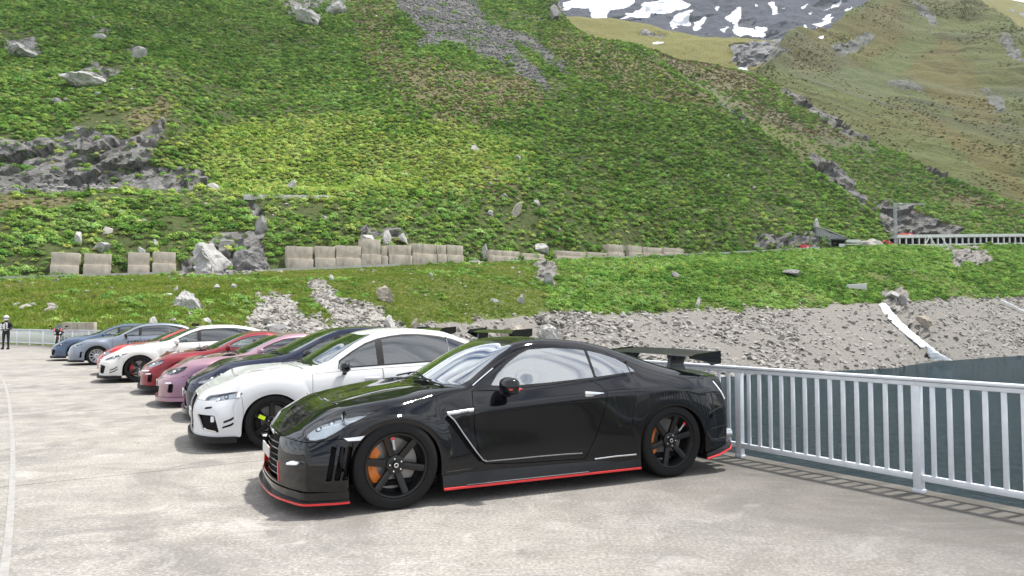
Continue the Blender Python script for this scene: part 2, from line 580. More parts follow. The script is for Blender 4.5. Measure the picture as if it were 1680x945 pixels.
# ---------------------------------------------------------------- materials of the valley
def ground_mat(name, greens, soil=(0.06, 0.05, 0.028), heath=(0.105, 0.092, 0.050), rockc=(0.18, 0.176, 0.168), sc=1.0, snow=False, heath_amt=0.0, detail=1.0, fold=False, talus_stops=None):
    t = NT(name)
    n1 = t.noise(0.011 * sc, 6, 0.6); n2 = t.noise(0.09 * sc, 6, 0.65); n3 = t.noise(0.55 * sc * detail, 5, 0.7)
    g = t.mix(t.ramp(n2, [(0.36, 0.0), (0.62, 1.0)]), greens[0], greens[1])
    g = t.mix(t.ramp(n3, [(0.35, 0.0), (0.65, 1.0)]), g, greens[2])
    g = t.mix(t.ramp(n3, [(0.28, 1.0), (0.44, 0.0)]), g, soil)
    def crisp(nm, lo, hi, ns):
        q = t.math('ADD', t.attr(nm), t.math('MULTIPLY', t.math('SUBTRACT', ns, .5), .9))
        return t.ramp(q, [(lo, 0.0), (hi, 1.0)])
    hb = t.math('ADD', t.math('MULTIPLY', t.attr('heath'), t.ramp(n2, [(.30, .35), (.62, 1.0)])), t.ramp(n1, [(0.5 - heath_amt * .2, 0.0), (0.75 - heath_amt * .25, heath_amt)]), clamp=True)
    hn = t.mix(n3, heath, tuple(c * 1.9 for c in heath))
    g = t.mix(hb, g, hn)
    # rock: pale with dark joints and lichen
    v = t.noise(0.16 * sc * detail, 7, .75, vec=t.mapping(t.mapping(t.pos(), (1, 1, 1), (0, .75, 0)), (.35, 1, 1.9)))
    rn = t.noise(0.22 * sc * detail, 6, 0.7)
    rk = t.mix(t.ramp(rn, [(0.3, 0.0), (0.7, 1.0)]), tuple(c * .55 for c in rockc), tuple(min(1, c * 1.5) for c in rockc))
    rk = t.mix(t.ramp(v, [(0.36, 0.92), (0.50, 0.0)]), rk, (0.028, 0.027, 0.026))
    c = t.mix(crisp('rock', .40, .56, t.noise(0.30 * sc, 6, .75)), g, rk)
    # talus and scree: grey stones
    tn = t.noise(0.8 * sc, 5, 0.8)
    tl = t.ramp(tn, talus_stops or [(0.3, (0.10, 0.094, 0.085)), (0.5, (0.20, 0.19, 0.173)), (0.7, (0.28, 0.265, 0.243))])
    c = t.mix(crisp('talus', .38, .60, t.noise(0.5 * sc, 6, .75)), c, tl)
    if snow:
        c = t.mix(t.ramp(t.math('ADD', t.attr('snow'), t.math('MULTIPLY', t.math('SUBTRACT', t.noise(0.12 * sc, 8, .8), .5), 2.4)), [(.56, 0.0), (.66, 1.0)]), c, t.mix(t.noise(.02, 5, .7), (0.55, 0.58, 0.64), (0.88, 0.89, 0.92)))
    if fold:
        fv = t.mapping(t.mapping(t.pos(), (1, 1, 1), (0, radians(-29), 0)), (.12, .12, 1))
        fn_ = t.noise(.05, 6, .65, vec=fv); fn2 = t.noise(.016, 4, .6, vec=fv)
        c = t.mix(t.ramp(fn_, [(.34, .75), (.50, 0.0)]), c, tuple(x * .6 for x in heath))
        c = t.mix(t.ramp(fn2, [(.52, 0.0), (.66, .45)]), c, (.11, .115, .09))
        c = t.mix(t.ramp(fn_, [(.56, 0.0), (.72, .5)]), c, greens[2])
    t.set(color=c, rough=0.95, spec=0.15)
    t.bump(t.math('ADD', n3, t.math('MULTIPLY', rn, .6)), 0.8, 1.2 / sc)
    return t.m

def leaf_mat(name, cols_, nsc=0.03, tr=0.25):
    t = NT(name)
    oi = t.new('ShaderNodeObjectInfo')
    n = t.noise(nsc, 5, 0.6)
    c = t.ramp(t.math('ADD', t.math('MULTIPLY', n, .75), t.math('MULTIPLY', oi.outputs['Random'], .25)),
               [(0.34, cols_[0]), (0.46, cols_[1]), (0.56, cols_[2]), (0.68, cols_[3])])
    tv = t.new('ShaderNodeAttribute', attribute_name='tint', attribute_type='INSTANCER')
    c = t.mix(0.5, c, t.mix(1.0, c, t.mix(1.0, tv.outputs['Color'], (2, 2, 2), 'MULTIPLY'), 'MULTIPLY'))
    c = t.mix(1.0, c, (1.0, 1.0, 1.0), 'MULTIPLY')
    d = t.new('ShaderNodeBsdfDiffuse'); tl = t.new('ShaderNodeBsdfTranslucent'); mx = t.new('ShaderNodeMixShader')
    t.l.new(c, d.inputs[0]); t.l.new(c, tl.inputs[0]); mx.inputs[0].default_value = tr * .8
    t.l.new(d.outputs[0], mx.inputs[1]); t.l.new(tl.outputs[0], mx.inputs[2])
    t.l.new(mx.outputs[0], t.n['Material Output'].inputs[0])
    t.n.remove(t.b)
    return t.m

def stone_mat(name, lo, hi, stain=(0.05, 0.045, 0.04), sc=1.0, warm=0.0):
    t = NT(name)
    oi = t.new('ShaderNodeObjectInfo')
    n = t.noise(0.6 * sc, 6, 0.7); n2 = t.noise(3.0 * sc, 4, 0.6)
    c = t.mix(t.ramp(n, [(0.3, 0.0), (0.7, 1.0)]), lo, hi)
    c = t.mix(t.ramp(n2, [(0.3, 0.6), (0.48, 0.0)]), c, stain)
    c = t.mix(t.math('MULTIPLY', oi.outputs['Random'], 0.45), c, tuple(x * .75 for x in lo))
    t.set(color=c, rough=0.9, spec=0.2)
    t.bump(t.math('ADD', n, n2), 0.7, 0.25 / sc)
    return t.m

GREENS = [(0.028, 0.045, 0.014), (0.05, 0.075, 0.022), (0.085, 0.10, 0.036)]
M_hill = ground_mat('alpine_slope', GREENS, talus_stops=[(0.3, (0.06, 0.06, 0.055)), (0.5, (0.12, 0.12, 0.112)), (0.7, (0.19, 0.187, 0.18))])
M_bank = ground_mat('bank_turf', [(0.05, 0.080, 0.018), (0.085, 0.125, 0.027), (0.12, 0.135, 0.042)], sc=2.6, rockc=(.21, .20, .185))
M_spur = ground_mat('spur_heath', [(0.075, 0.105, 0.035), (0.11, 0.14, 0.045), (0.14, 0.155, 0.06)], sc=.8, heath_amt=0.6, fold=True)
M_far = ground_mat('far_heath', [(0.060, 0.085, 0.030), (0.080, 0.105, 0.036), (0.105, 0.125, 0.045)], heath=(0.075, 0.068, 0.026), rockc=(.145, .15, .14), sc=.4, heath_amt=0.55, snow=True, fold=True)
M_plateau = ground_mat('plateau_grass', [(0.10, 0.115, 0.035), (0.14, 0.145, 0.045), (0.18, 0.17, 0.06)], heath=(0.11, 0.10, 0.035), rockc=(.2, .2, .2), sc=.4, heath_amt=0.6, snow=True)
M_snowmt = ground_mat('snow_mountain', [(0.040, 0.045, 0.060), (0.058, 0.064, 0.082), (0.072, 0.078, 0.095)], soil=(0.03, 0.033, 0.042), heath=(0.05, 0.05, 0.055), rockc=(.08, .083, .095), sc=.12, snow=True)  # bluish ground and rock tones paint in part of the distance haze
M_leaf = leaf_mat('alder_leaves', [(0.095, 0.19, 0.038), (0.165, 0.295, 0.060), (0.225, 0.365, 0.088), (0.29, 0.41, 0.125)])
M_leaf_lime = leaf_mat('lime_sun_patch_leaves', [(0.25, 0.37, 0.07), (0.33, 0.45, 0.095), (0.39, 0.49, 0.13), (0.44, 0.49, 0.17)])  # lime leaf tones brightened to paint the sun patch into the scrub
M_heather = leaf_mat('heather_leaves', [(0.11, 0.12, 0.045), (0.16, 0.155, 0.065), (0.21, 0.185, 0.085), (0.25, 0.215, 0.11)])
M_grass = leaf_mat('grass_blades', [(0.12, 0.19, 0.03), (0.18, 0.265, 0.045), (0.24, 0.30, 0.065), (0.30, 0.31, 0.10)], nsc=0.08, tr=.35)
M_scree = stone_mat('scree_stone', (.27, .255, .232), (.45, .43, .395))
M_talus = stone_mat('talus_stone', (.15, .148, .142), (.30, .295, .285))
M_rock = stone_mat('gneiss', (.30, .295, .28), (.60, .59, .57), sc=.8)
M_rock_warm = stone_mat('warm_gneiss', (.28, .24, .19), (.55, .50, .43), sc=.8)
M_rock_dark = stone_mat('dark_gneiss', (.13, .128, .125), (.34, .33, .32), sc=.8)

# ---------------------------------------------------------------- lower bank, shore and road bench
WATER_Z = -12.0
def py_of(z, D):
    b = np.array([0.0, D, z]); return float(to_px(b)[1])
BC = [-300, 0, 200, 420, 560, 700, 860, 1000, 1150, 1300, 1395, 1460, 1545, 1680, 2000]
d0 = [70, 64, 62, 85, 100, 118, 135, 150, 168, 187, 196, 206, 240, 279, 340]
z0 = [0.0, 0.0, -0.5, -6, -12.6, -12.6, -12.6, -12.6, -12.6, -12.6, -12.6, -12.6, -12.6, -12.6, -12.6]
road = [(464, 195), (459, 200), (453, 212), (446, 232), (441, 245), (434, 262), (428, 290), (425, 318), (419, 350), (411, 385), (406, 410), (403, 425), (403, 445), (401, 465), (398, 500)]
veg = [(541, 80), (541, 78), (539, 80), (530, 112), (537, 130), (532, 155), (520, 180), (513, 205), (508, 228), (500, 250), (496, 266), (494, 278), (488, 305), (490, 345), (490, 400)]
def zof(py, D): return float(at(840, py, D).z)
f_under = [(py_of(z - 14, d - 22), d - 22) for z, d in zip(z0, d0)]
f_shore = [(py_of(z, d), d) for z, d in zip(z0, d0)]
f_mid = []
for (vy, vd), (ry, rd) in zip(veg, road):
    d = vd * .5 + rd * .5
    f_mid.append((py_of(zof(vy, vd) * .40 + zof(ry, rd) * .60, d), d))
f_road_in = [(py_of(zof(y, d), d + 9), d + 9) for y, d in road]
f_back = [(py_of(zof(y, d) + (4 if px < 1440 else -1), d + (20 if px < 1440 else 75)), d + (20 if px < 1440 else 75)) for px, (y, d) in zip(BC, road)]
bank = Layer(BC, [f_under, f_shore, veg, f_mid, road, f_road_in, f_back], [6, 34, 22, 26, 4, 6], 4.0, 1.7, 26, 3, lock=(4, 5))
bank.mask('talus', [
    [(925, 515), (1000, 516), (1110, 512), (1300, 505), (1400, 497), (1450, 498), (1560, 488), (1700, 488), (2020, 480), (2020, 760), (300, 760), (600, 600), (680, 545), (700, 533), (860, 522)],
    [(425, 490), (470, 488), (492, 520), (560, 535), (640, 528), (660, 545), (640, 620), (360, 620), (400, 545)],
    [(505, 462), (525, 462), (560, 500), (625, 510), (640, 540), (560, 540), (520, 500)]])
bank.mask('rock', [[(300, 392), (330, 380), (370, 384), (405, 400), (440, 372), (440, 448), (290, 455)], [(1440, 475), (1480, 470), (1500, 500), (1520, 550), (1555, 590), (1520, 590), (1465, 520)], [(880, 428), (915, 428), (910, 470), (880, 460)],
                   [(880, 510), (925, 515), (930, 560), (890, 560)], [(1550, 405), (1620, 408), (1625, 430), (1560, 440)]])
bank.mask('heath', [[(-50, 520), (50, 500), (60, 545), (-50, 560)], [(110, 455), (250, 452), (330, 470), (300, 480), (140, 470)], [(1000, 470), (1100, 480), (1100, 495), (1010, 490)]])
bank.crag(np.maximum(bank.att['rock'], 0), 2.2, 5.0, 21)
bank.build('lake_bank', M_bank)

# ---------------------------------------------------------------- main hillside on the left
HC = [-300, 0, 100, 270, 400, 540, 700, 860, 905, 929, 953, 983, 1061, 1119, 1164, 1232, 1300, 1357, 1400, 1460]
sky1 = {905: -5, 929: 30, 953: 47, 983: 61, 1061: 80, 1119: 128, 1164: 156, 1232: 203, 1300: 260, 1357: 298, 1400: 330, 1460: 374}
h0 = []; h1 = []; h2 = []; h3 = []; h4 = []; h5 = []; h6 = []; h7 = []
for px in HC:
    ry = float(pchip(BC, [q[0] for q in road], px)); rd = float(pchip(BC, [q[1] for q in road], px))
    ry2 = py_of(zof(ry, rd), rd + 7.5); rd2 = rd + 7.5
    top = sky1.get(px, -90)
    k = min(1.0, max(0.0, (ry2 - top) / 300.0))
    h0.append((ry2 + 2, rd2))
    y1 = ry2 - 45 * k - 2; h1.append((y1, slope_D(y1, ry2, rd2, .85)))
    left = max(0.0, min(1.0, (560 - px) / 160.0)) if px > 400 else 1.0
    y2 = ry2 + (320 - ry2) * 1.0 if left > 0 else ry2 - .33 * (ry2 - top)
    y2 = min(y2, ry2 - .33 * (ry2 - top) if px > 860 else y2)
    if px > 560: y2 = ry2 - .30 * (ry2 - top)
    D2 = slope_D(y2, y1, h1[-1][1], .62); h2.append((y2, D2))
    y3 = y2 - (16 if left > 0 else .06 * (y2 - top)); D3 = slope_D(y3, y2, D2, .30 if left > 0 else .6); h3.append((y3, D3))
    y4 = (210 if px <= 270 else y3 - .28 * (y3 - top)); D4 = slope_D(y4, y3, D3, 1.15 if px <= 270 else .64); h4.append((y4, D4))
    y5 = y4 - .5 * (y4 - top); D5 = slope_D(y5, y4, D4, .66); h5.append((y5, D5))
    D6 = slope_D(top, y5, D5, .72); h6.append((top, D6))
    zt = zof(top, D6); h7.append((py_of(zt - 40 * k - 6, D6 + 90), D6 + 90))
hill = Layer(HC, [h0, h1, h2, h3, h4, h5, h6, h7], [8, 30, 8, 34, 44, 44, 10], 5.0, 5.5, 70, 31, lock=(0,))
hill.mask('rock', [
    [(-60, 225), (60, 235), (120, 205), (180, 225), (215, 230), (275, 190), (262, 235), (240, 270), (330, 280), (345, 312), (200, 306), (-60, 306)],
    [(10, 65), (62, 62), (66, 92), (15, 95)], [(110, 130), (150, 105), (196, 118), (190, 135), (140, 140)], [(150, 55), (180, 48), (182, 58), (155, 64)], [(210, 75), (245, 80), (236, 98), (212, 95)],
    [(465, -10), (525, -10), (520, 30), (500, 38), (470, 25)], [(528, -20), (580, -20), (560, 18), (530, 22)],
    [(895, -10), (930, -10), (925, 28), (910, 25)], [(320, 420), (300, 445), (440, 445), (430, 380), (400, 330), (420, 330), (440, 380), (360, 382)],
    [(1165, 155), (1210, 195), (1235, 215), (1225, 190), (1180, 150)], [(1265, 200), (1300, 200), (1295, 225), (1265, 225)],
    [(1310, 235), (1345, 232), (1370, 270), (1375, 300), (1350, 290), (1315, 262)], [(1378, 290), (1420, 285), (1428, 320), (1420, 345), (1395, 320)],
    [(590, 375), (660, 375), (670, 395), (600, 398)], [(1240, 385), (1335, 380), (1345, 405), (1240, 408)],
    [(1440, 345), (1500, 360), (1500, 385), (1450, 385)]])
hill.mask('talus', [
    [(640, -20), (770, -20), (800, 40), (850, 85), (905, 138), (860, 125), (800, 95), (740, 70), (680, 75), (690, 50), (650, 15)],
    [(800, 40), (880, 60), (900, 80), (940, 125), (880, 90), (820, 62)],
    [(-60, 300), (100, 300), (190, 308), (110, 316), (-60, 318)]])
hill.mask('heath', [
    [(560, -10), (640, -10), (660, 90), (760, 110), (830, 150), (700, 200), (600, 110)], [(690, 150), (860, 120), (900, 170), (800, 210), (760, 230), (700, 210)],
    [(930, 30), (1000, 70), (1119, 130), (1200, 185), (1100, 170), (950, 130), (880, 60)], [(300, 20), (420, 50), (500, 90), (420, 60)],
    [(640, 250), (720, 240), (850, 290), (850, 330), (700, 310)], [(200, 190), (290, 150), (280, 200), (220, 225)], [(-50, 320), (200, 330), (100, 345), (-50, 350)]])
hill.crag(hill.att['rock'], 3.6, 7.5, 77)
hill.build('main_hillside', M_hill)

# ---------------------------------------------------------------- spur behind it, right-hand mountain, plateau, snow mountain
def ridge_of(layer_cols, f, px): return float(pchip(layer_cols, [q[0] for q in f], px)), float(pchip(layer_cols, [q[1] for q in f], px))
SC = [960, 1040, 1120, 1180, 1235, 1269, 1340, 1452, 1560, 1680, 1800, 2000]
sk2 = [60, 72, 95, 110, 125, 137, 177, 239, 292, 337, 382, 420]
a0 = []; a1 = []; a2 = []; a3 = []
for px, ty in zip(SC, sk2):
    if px < 1455:
        y, d = ridge_of(HC, h6, px); y += 22; d += 45
    else:
        y, d = 396, 500
    a0.append((y, d))
    D = slope_D(ty, y, d, .60); a2.append((ty, D))
    ym = (y + ty) / 2; a1.append((ym, slope_D(ym, y, d, .62)))
    a3.append((py_of(zof(ty, D) - 40, D + 90), D + 90))
spur = Layer(SC, [a0, a1, a2, a3], [46, 46, 8], 4.0, 5, 60, 61)
spur.mask('rock', [[(1270, 130), (1330, 160), (1400, 205), (1450, 232), (1440, 240), (1350, 200), (1280, 150)], [(1510, 262), (1560, 282), (1560, 296), (1520, 285)],
                   [(1330, 250), (1375, 270), (1400, 300), (1425, 330), (1440, 350), (1390, 330), (1330, 275)], [(1445, 335), (1500, 345), (1580, 375), (1580, 395), (1445, 395)]])
spur.mask('talus', [[(1430, 320), (1446, 330), (1462, 370), (1455, 372)]])
spur.mask('heath', [[(1040, 60), (1235, 120), (1350, 180), (1452, 240), (1300, 215), (1180, 150), (1050, 90)], [(1460, 240), (1680, 330), (1680, 360), (1560, 330)]])
spur.crag(spur.att['rock'], 6, 14, 90)
spur.build('spur', M_spur)

RC = [1150, 1195, 1235, 1265, 1299, 1364, 1438, 1500, 1560, 1594, 1640, 1680, 1800, 2000]
sk3 = [112, 105, 112, 88, 62, 38, 6, -26, -28, -2, 22, 44, 100, 190]
c0 = []; c1 = []; c2 = []; c3 = []
for px, ty in zip(RC, sk3):
    y, d = ridge_of(SC, a2, px); y += 18; d += 60
    if y - ty < 14: y = ty + 14
    c0.append((y, d)); D = slope_D(ty, y, d, .70); c2.append((ty, D))
    ym = y * .45 + ty * .55; c1.append((ym, slope_D(ym, y, d, .62)))
    c3.append((py_of(zof(ty, D) - 60, D + 120), D + 120))
right = Layer(RC, [c0, c1, c2, c3], [70, 70, 8], 4.0, 24, 150, 101)
Pq = right.P; fq = np.stack([(Pq[..., 0] * .87 - Pq[..., 2] * .48) * .12, Pq[..., 1] * .12, Pq[..., 0] * .48 + Pq[..., 2] * .87], -1)
right.P[..., 2] += 9 * fbm(fq / 26, 4, 777)
right.mask('rock', [[(1490, 0), (1520, 10), (1540, 35), (1530, 40)], [(1610, 140), (1640, 150), (1650, 185), (1625, 175)], [(1640, 55), (1660, 60), (1690, 110), (1665, 95)],
                    [(1440, 132), (1490, 132), (1520, 148), (1480, 146)], [(1195, 72), (1270, 70), (1300, 80), (1240, 112), (1200, 100)], [(1360, 80), (1420, 50), (1440, 60), (1380, 95)]])
right.mask('snow', [[(1345, 64), (1355, 58), (1358, 66), (1346, 70)], [(1243, 100), (1265, 82), (1262, 88), (1247, 104)], [(1210, 108), (1236, 106), (1232, 120), (1220, 116)]])
right.mask('heath', [[(1260, 90), (1300, 60), (1440, 10), (1470, 0), (1490, 60), (1420, 110), (1330, 120)], [(1480, 120), (1560, 60), (1600, 120), (1650, 210), (1580, 190), (1500, 140)], [(1450, 150), (1560, 200), (1660, 260), (1690, 330), (1560, 240)]])
right.crag(right.att['rock'], 3, 22, 120)
right.build('right_mountain', M_far)

PC = [860, 936, 1027, 1102, 1181, 1272, 1330, 1400]
sk4 = [24, 30, 36, 51, 63, 63, 60, 60]
e0 = [(128, 1150)] * len(PC); e1 = []; e2 = []
for px, ty in zip(PC, sk4):
    D = slope_D(ty, 128, 1150, .75); e1.append((ty, D)); e2.append((py_of(zof(ty, D) - 60, D + 200), D + 200))
plateau = Layer(PC, [e0, e1, e2], [50, 8], 4.0, 12, 120, 141)
plateau.mask('rock', [[(1050, 52), (1090, 55), (1080, 62), (1050, 60)], [(1195, 70), (1290, 66), (1290, 85), (1235, 112), (1200, 100)]])
plateau.mask('snow', [[(1070, 68), (1092, 66), (1088, 72), (1075, 73)], [(1208, 108), (1236, 106), (1232, 121), (1218, 116)]])
plateau.crag(plateau.att['rock'], 10, 26, 150)
plateau.build('plateau', M_plateau)

MC = [800, 930, 1060, 1200, 1330, 1460, 1620]
g0 = [(100, 2300)] * 7; g1 = [(30, 3000)] * 7; g2 = [(-60, 3600)] * 7; g3 = [(-160, 4100)] * 7; g4 = [(-120, 4600)] * 7
snowm = Layer(MC, [g0, g1, g2, g3, g4], [110, 90, 12, 6], 2.5, 90, 420, 171)
snowm.mask('snow', [
    [(935, -5), (1045, -5), (1040, 8), (1000, 22), (990, 36), (965, 30), (968, 12), (940, 8)], [(1060, 5), (1110, -2), (1140, 8), (1090, 20), (1050, 32), (1010, 38), (1030, 25)], [(1110, 20), (1130, 15), (1125, 40), (1105, 48), (1098, 38)],
    [(1133, 28), (1163, 26), (1148, 50), (1136, 54)], [(1189, 30), (1212, 8), (1216, 22), (1212, 42), (1232, 52), (1250, 58), (1252, 64), (1205, 64), (1204, 44)], [(1232, 46), (1252, 48), (1250, 54), (1238, 53)],
    [(1340, 36), (1368, 22), (1364, 34), (1342, 46)], [(1300, 57), (1322, 38), (1326, 44), (1306, 56)], [(1350, 18), (1385, -2), (1380, 8)], [(1395, 24), (1440, 2), (1438, 8), (1400, 24)], [(1385, 16), (1400, 8), (1402, 16), (1388, 22)],
    [(1180, 50), (1196, 44), (1190, 54)], [(1258, 4), (1268, 2), (1276, 22), (1264, 24)], [(1232, 14), (1244, 2), (1240, 12)], [(1300, 14), (1330, 4), (1318, 14)], [(1165, 16), (1180, 10), (1176, 20)], [(920, 0), (945, -5), (935, 12), (922, 14)],
    [(1270, 16), (1292, 12), (1286, 17)], [(1320, 22), (1338, 12), (1330, 22)]])
snowm.att['rock'] = np.clip(fbm(snowm.P / 160, 4, 5) * 2, 0, 1)
snowm.crag(snowm.att['rock'], 25, 90, 190)
snowm.build('snow_mountain', M_snowmt)
QC = [1560, 1600, 1640, 1660, 1680, 1760, 1900]
q0 = [(110, 1500)] * 7; q1 = [(-12, 2000), (-10, 2000), (-2, 2000), (2, 2000), (6, 2000), (30, 2000), (60, 2000)]; q2 = [(q[0] + 40, 2300) for q in q1]
farm = Layer(QC, [q0, q1, q2], [40, 6], 5.0, 14, 160, 201)
farm.att['rock'] = np.clip(.45 + fbm(farm.P / 60, 4, 6), 0, 1)
farm.build('far_ridge', M_plateau)

# valley floor far below the dam and behind the camera
t = NT('valley_grass')
t.set(color=t.ramp(t.noise(0.01, 6), [(0.35, (0.04, 0.075, 0.018)), (0.65, (0.09, 0.11, 0.03))]), rough=0.95)
mb = MB(); R_ = 9000
mb.add([(R_ * cos(2 * pi * k / 48), R_ * sin(2 * pi * k / 48), -60) for k in range(48)], [tuple(range(48))])
tag(mb.build('valley_ground', t.m), kind='structure')

# ---------------------------------------------------------------- water
t = NT('lake_water')
wv = t.mapping(t.pos(), (1, 1.6, 1), (0, 0, .5))
h = t.math('ADD', t.math('MULTIPLY', t.noise(1.3, 5, 0.68, vec=wv, dist=.5), .5), t.math('MULTIPLY', t.noise(0.28, 4, 0.6, vec=wv, dist=.6), 1.5))
t.set(color=t.mix(t.noise(.02, 3), (0.008, 0.017, 0.022), (0.013, 0.026, 0.030)), rough=0.08, ior=1.33, spec=0.0)
t.bump(h, 1.0, 1.0)
fr_ = t.new('ShaderNodeFresnel'); fr_.inputs[0].default_value = 1.33; t.l.new(t.b.inputs['Normal'].links[0].from_socket, fr_.inputs['Normal'])
gl_ = t.new('ShaderNodeBsdfGlossy'); gl_.inputs['Roughness'].default_value = .03; gl_.inputs['Color'].default_value = (.75, .86, .95, 1); t.l.new(t.b.inputs['Normal'].links[0].from_socket, gl_.inputs['Normal'])
mx_ = t.new('ShaderNodeMixShader'); t.l.new(t.math('MULTIPLY', fr_.outputs[0], .75), mx_.inputs[0]); t.l.new(t.b.outputs[0], mx_.inputs[1]); t.l.new(gl_.outputs[0], mx_.inputs[2]); t.l.new(mx_.outputs[0], t.n['Material Output'].inputs[0])
mb = MB()
mb.add([(-60, 20, WATER_Z), (900, -500, WATER_Z), (1500, 900, WATER_Z), (-60, 500, WATER_Z), ], [(0, 1, 2, 3)])
tag(mb.build('lake', t.m), kind='structure')
# ---------------------------------------------------------------- vegetation and stones on the slopes
def euler_for(n, N):
    """lean the copies a little with the slope, spin them about their own axis"""
    r = np.zeros((N, 3), np.float32)
    r[:, 0] = -n[:, 1] * 0.35 + RNG.normal(0, .1, N); r[:, 1] = n[:, 0] * 0.35 + RNG.normal(0, .1, N)
    r[:, 2] = RNG.random(N) * 6.283
    return r

def visible(L, margin=60):
    return ((L.px > -margin) & (L.px < 1680 + margin) & (L.py > -margin) & (L.py < 945)).astype(float)

def scrub(L, name, label, N, smin, smax, dens, mat, proto, tintvar=.3, sink=.15, cell=0):
    Q, n, r, c = L.sample(N, dens)
    if cell:
        key = np.floor(Q[:, 0] / cell).astype(np.int64) * 1000003 + np.floor(Q[:, 1] / cell * 1.3).astype(np.int64)
        _, keep = np.unique(key, return_index=True)
        Q = Q[keep]; n = n[keep]; N = len(keep)
    s = (smin + (smax - smin) * RNG.random(N) ** 1.6) * (0.8 + 0.7 * RNG.random(N) ** 5)
    Q = Q - np.array([0, 0, 1.0]) * (s * sink)[:, None]
    sc = np.stack([s * RNG.uniform(.85, 1.2, N), s * RNG.uniform(.85, 1.2, N), s * RNG.uniform(.75, 1.1, N)], -1)
    tint = np.repeat((0.5 + RNG.normal(0, tintvar * .5, N)).clip(.2, 1.0)[:, None], 3, 1)
    tint[:, 0] += RNG.normal(0, .09, N); tint[:, 2] *= RNG.uniform(.7, 1.25, N)
    return scatter(name, proto, mat, Q, sc, euler_for(n, N), label, tint=tint)

CL1 = leaf_clump(150, 1, .26, 1.0); CL2 = leaf_clump(110, 2, .28, .85); CL3 = leaf_clump(80, 3, .34, .6)
vis = visible(hill)
bare = (1 - np.clip(hill.att['rock'] * .9, 0, .86)) * (1 - np.clip(hill.att['talus'] * np.clip(1.1 + 1.2 * fbm(hill.P / 12, 3, 352), .3, 1.3), 0, 1))
patch = np.clip(.75 + 1.5 * fbm(hill.P / 60, 4, 300) + .8 * fbm(hill.P / 14, 3, 310), 0.04, 1)
heath = hill.att['heath']
lime = np.clip(1 - np.hypot((hill.px - 560) / 330, (hill.py - 262) / 75), 0, 1)  # oval belt where the sun patch is put into the leaf colour
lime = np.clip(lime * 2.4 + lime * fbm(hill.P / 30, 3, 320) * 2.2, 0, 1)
dens = vis * bare * patch * (1 - .8 * heath)
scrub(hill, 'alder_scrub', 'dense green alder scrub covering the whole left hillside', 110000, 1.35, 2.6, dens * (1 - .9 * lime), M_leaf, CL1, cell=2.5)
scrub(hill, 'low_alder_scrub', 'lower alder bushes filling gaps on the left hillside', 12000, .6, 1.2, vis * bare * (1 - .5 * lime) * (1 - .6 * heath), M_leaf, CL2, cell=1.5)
scrub(hill, 'sun_patch_scrub', 'lime green scrub on the left hillside, leaves coloured brighter as its sunlit belt', 36000, 1.1, 2.2, vis * bare * (lime + .015), M_leaf_lime, CL1, cell=2.1)
scrub(hill, 'heather', 'brownish heather and dry tussocks on the upper left hillside', 22000, .6, 1.5, vis * bare * (heath + .10), M_heather, CL3)
# lower bank
visb = visible(bank)
bareb = (1 - np.clip(bank.att['rock'] * 1.5, 0, 1)) * (1 - np.clip(bank.att['talus'] * 1.5, 0, 1))
rowi = np.arange(bank.nr)[:, None] + 0 * bank.px
offroad = ((rowi < 6 + 34 + 22 + 26 - 1) & (rowi > 20)).astype(float)
pb = np.clip(.05 + 2.2 * fbm(bank.P / 22, 3, 400) + np.clip((bank.px - 850) / 220, -.05, .8), 0, 1)
scrub(bank, 'bank_bushes', 'dark green bushes on the bank between road and lake', 26000, .5, 1.2, visb * bareb * offroad * pb * np.clip(bank.P[..., 1] / 160, .3, 2), M_leaf, CL1, cell=.9)
rightb = np.clip((bank.px - 880) / 160, 0, 1) * np.clip(.6 + 2.0 * fbm(bank.P / 18, 3, 420), .0, 1.3)
scrub(bank, 'bank_thicket', 'dense green thicket on the bank above the bare shore', 46000, .9, 2.1, visb * bareb * offroad * rightb, M_leaf, CL1, cell=2.5)
GT1 = grass_tuft(16, 5)
scrub(bank, 'bank_grass', 'rough meadow grass on the bank below the mountain road', 60000, .3, .8, visb * bareb * offroad * np.clip(120 / bank.P[..., 1], .3, 2.5) * (1 - .9 * np.clip((bank.px - 850) / 150, 0, 1)), M_grass, GT1, sink=.05)
# spur and right mountain
viss = visible(spur)
ds = viss * (1 - np.clip(spur.att['rock'] * 1.6, 0, 1)) * np.clip(.35 + 2 * fbm(spur.P / 70, 3, 500) + np.clip((spur.py - 240) / 120, -.4, 1), 0.02, 1) * (1 - .7 * spur.att['heath'])
scrub(spur, 'spur_scrub', 'green scrub on the spur behind the main hillside', 36000, 1.6, 2.9, ds, M_leaf, CL1, cell=3.4)
scrub(spur, 'spur_heather', 'brown green heather on the upper spur', 9000, .8, 1.9, viss * (1 - np.clip(spur.att['rock'] * 1.6, 0, 1)) * (.15 + spur.att['heath']), M_heather, CL3)
visr = visible(right)
scrub(right, 'mountain_heather', 'tufts of heather on the right hand mountain', 12000, .9, 2.3, visr * (1 - right.att['rock']) * np.clip(.3 + 1.6 * fbm(right.P / 90, 4, 600), 0, 1), M_heather, CL3)
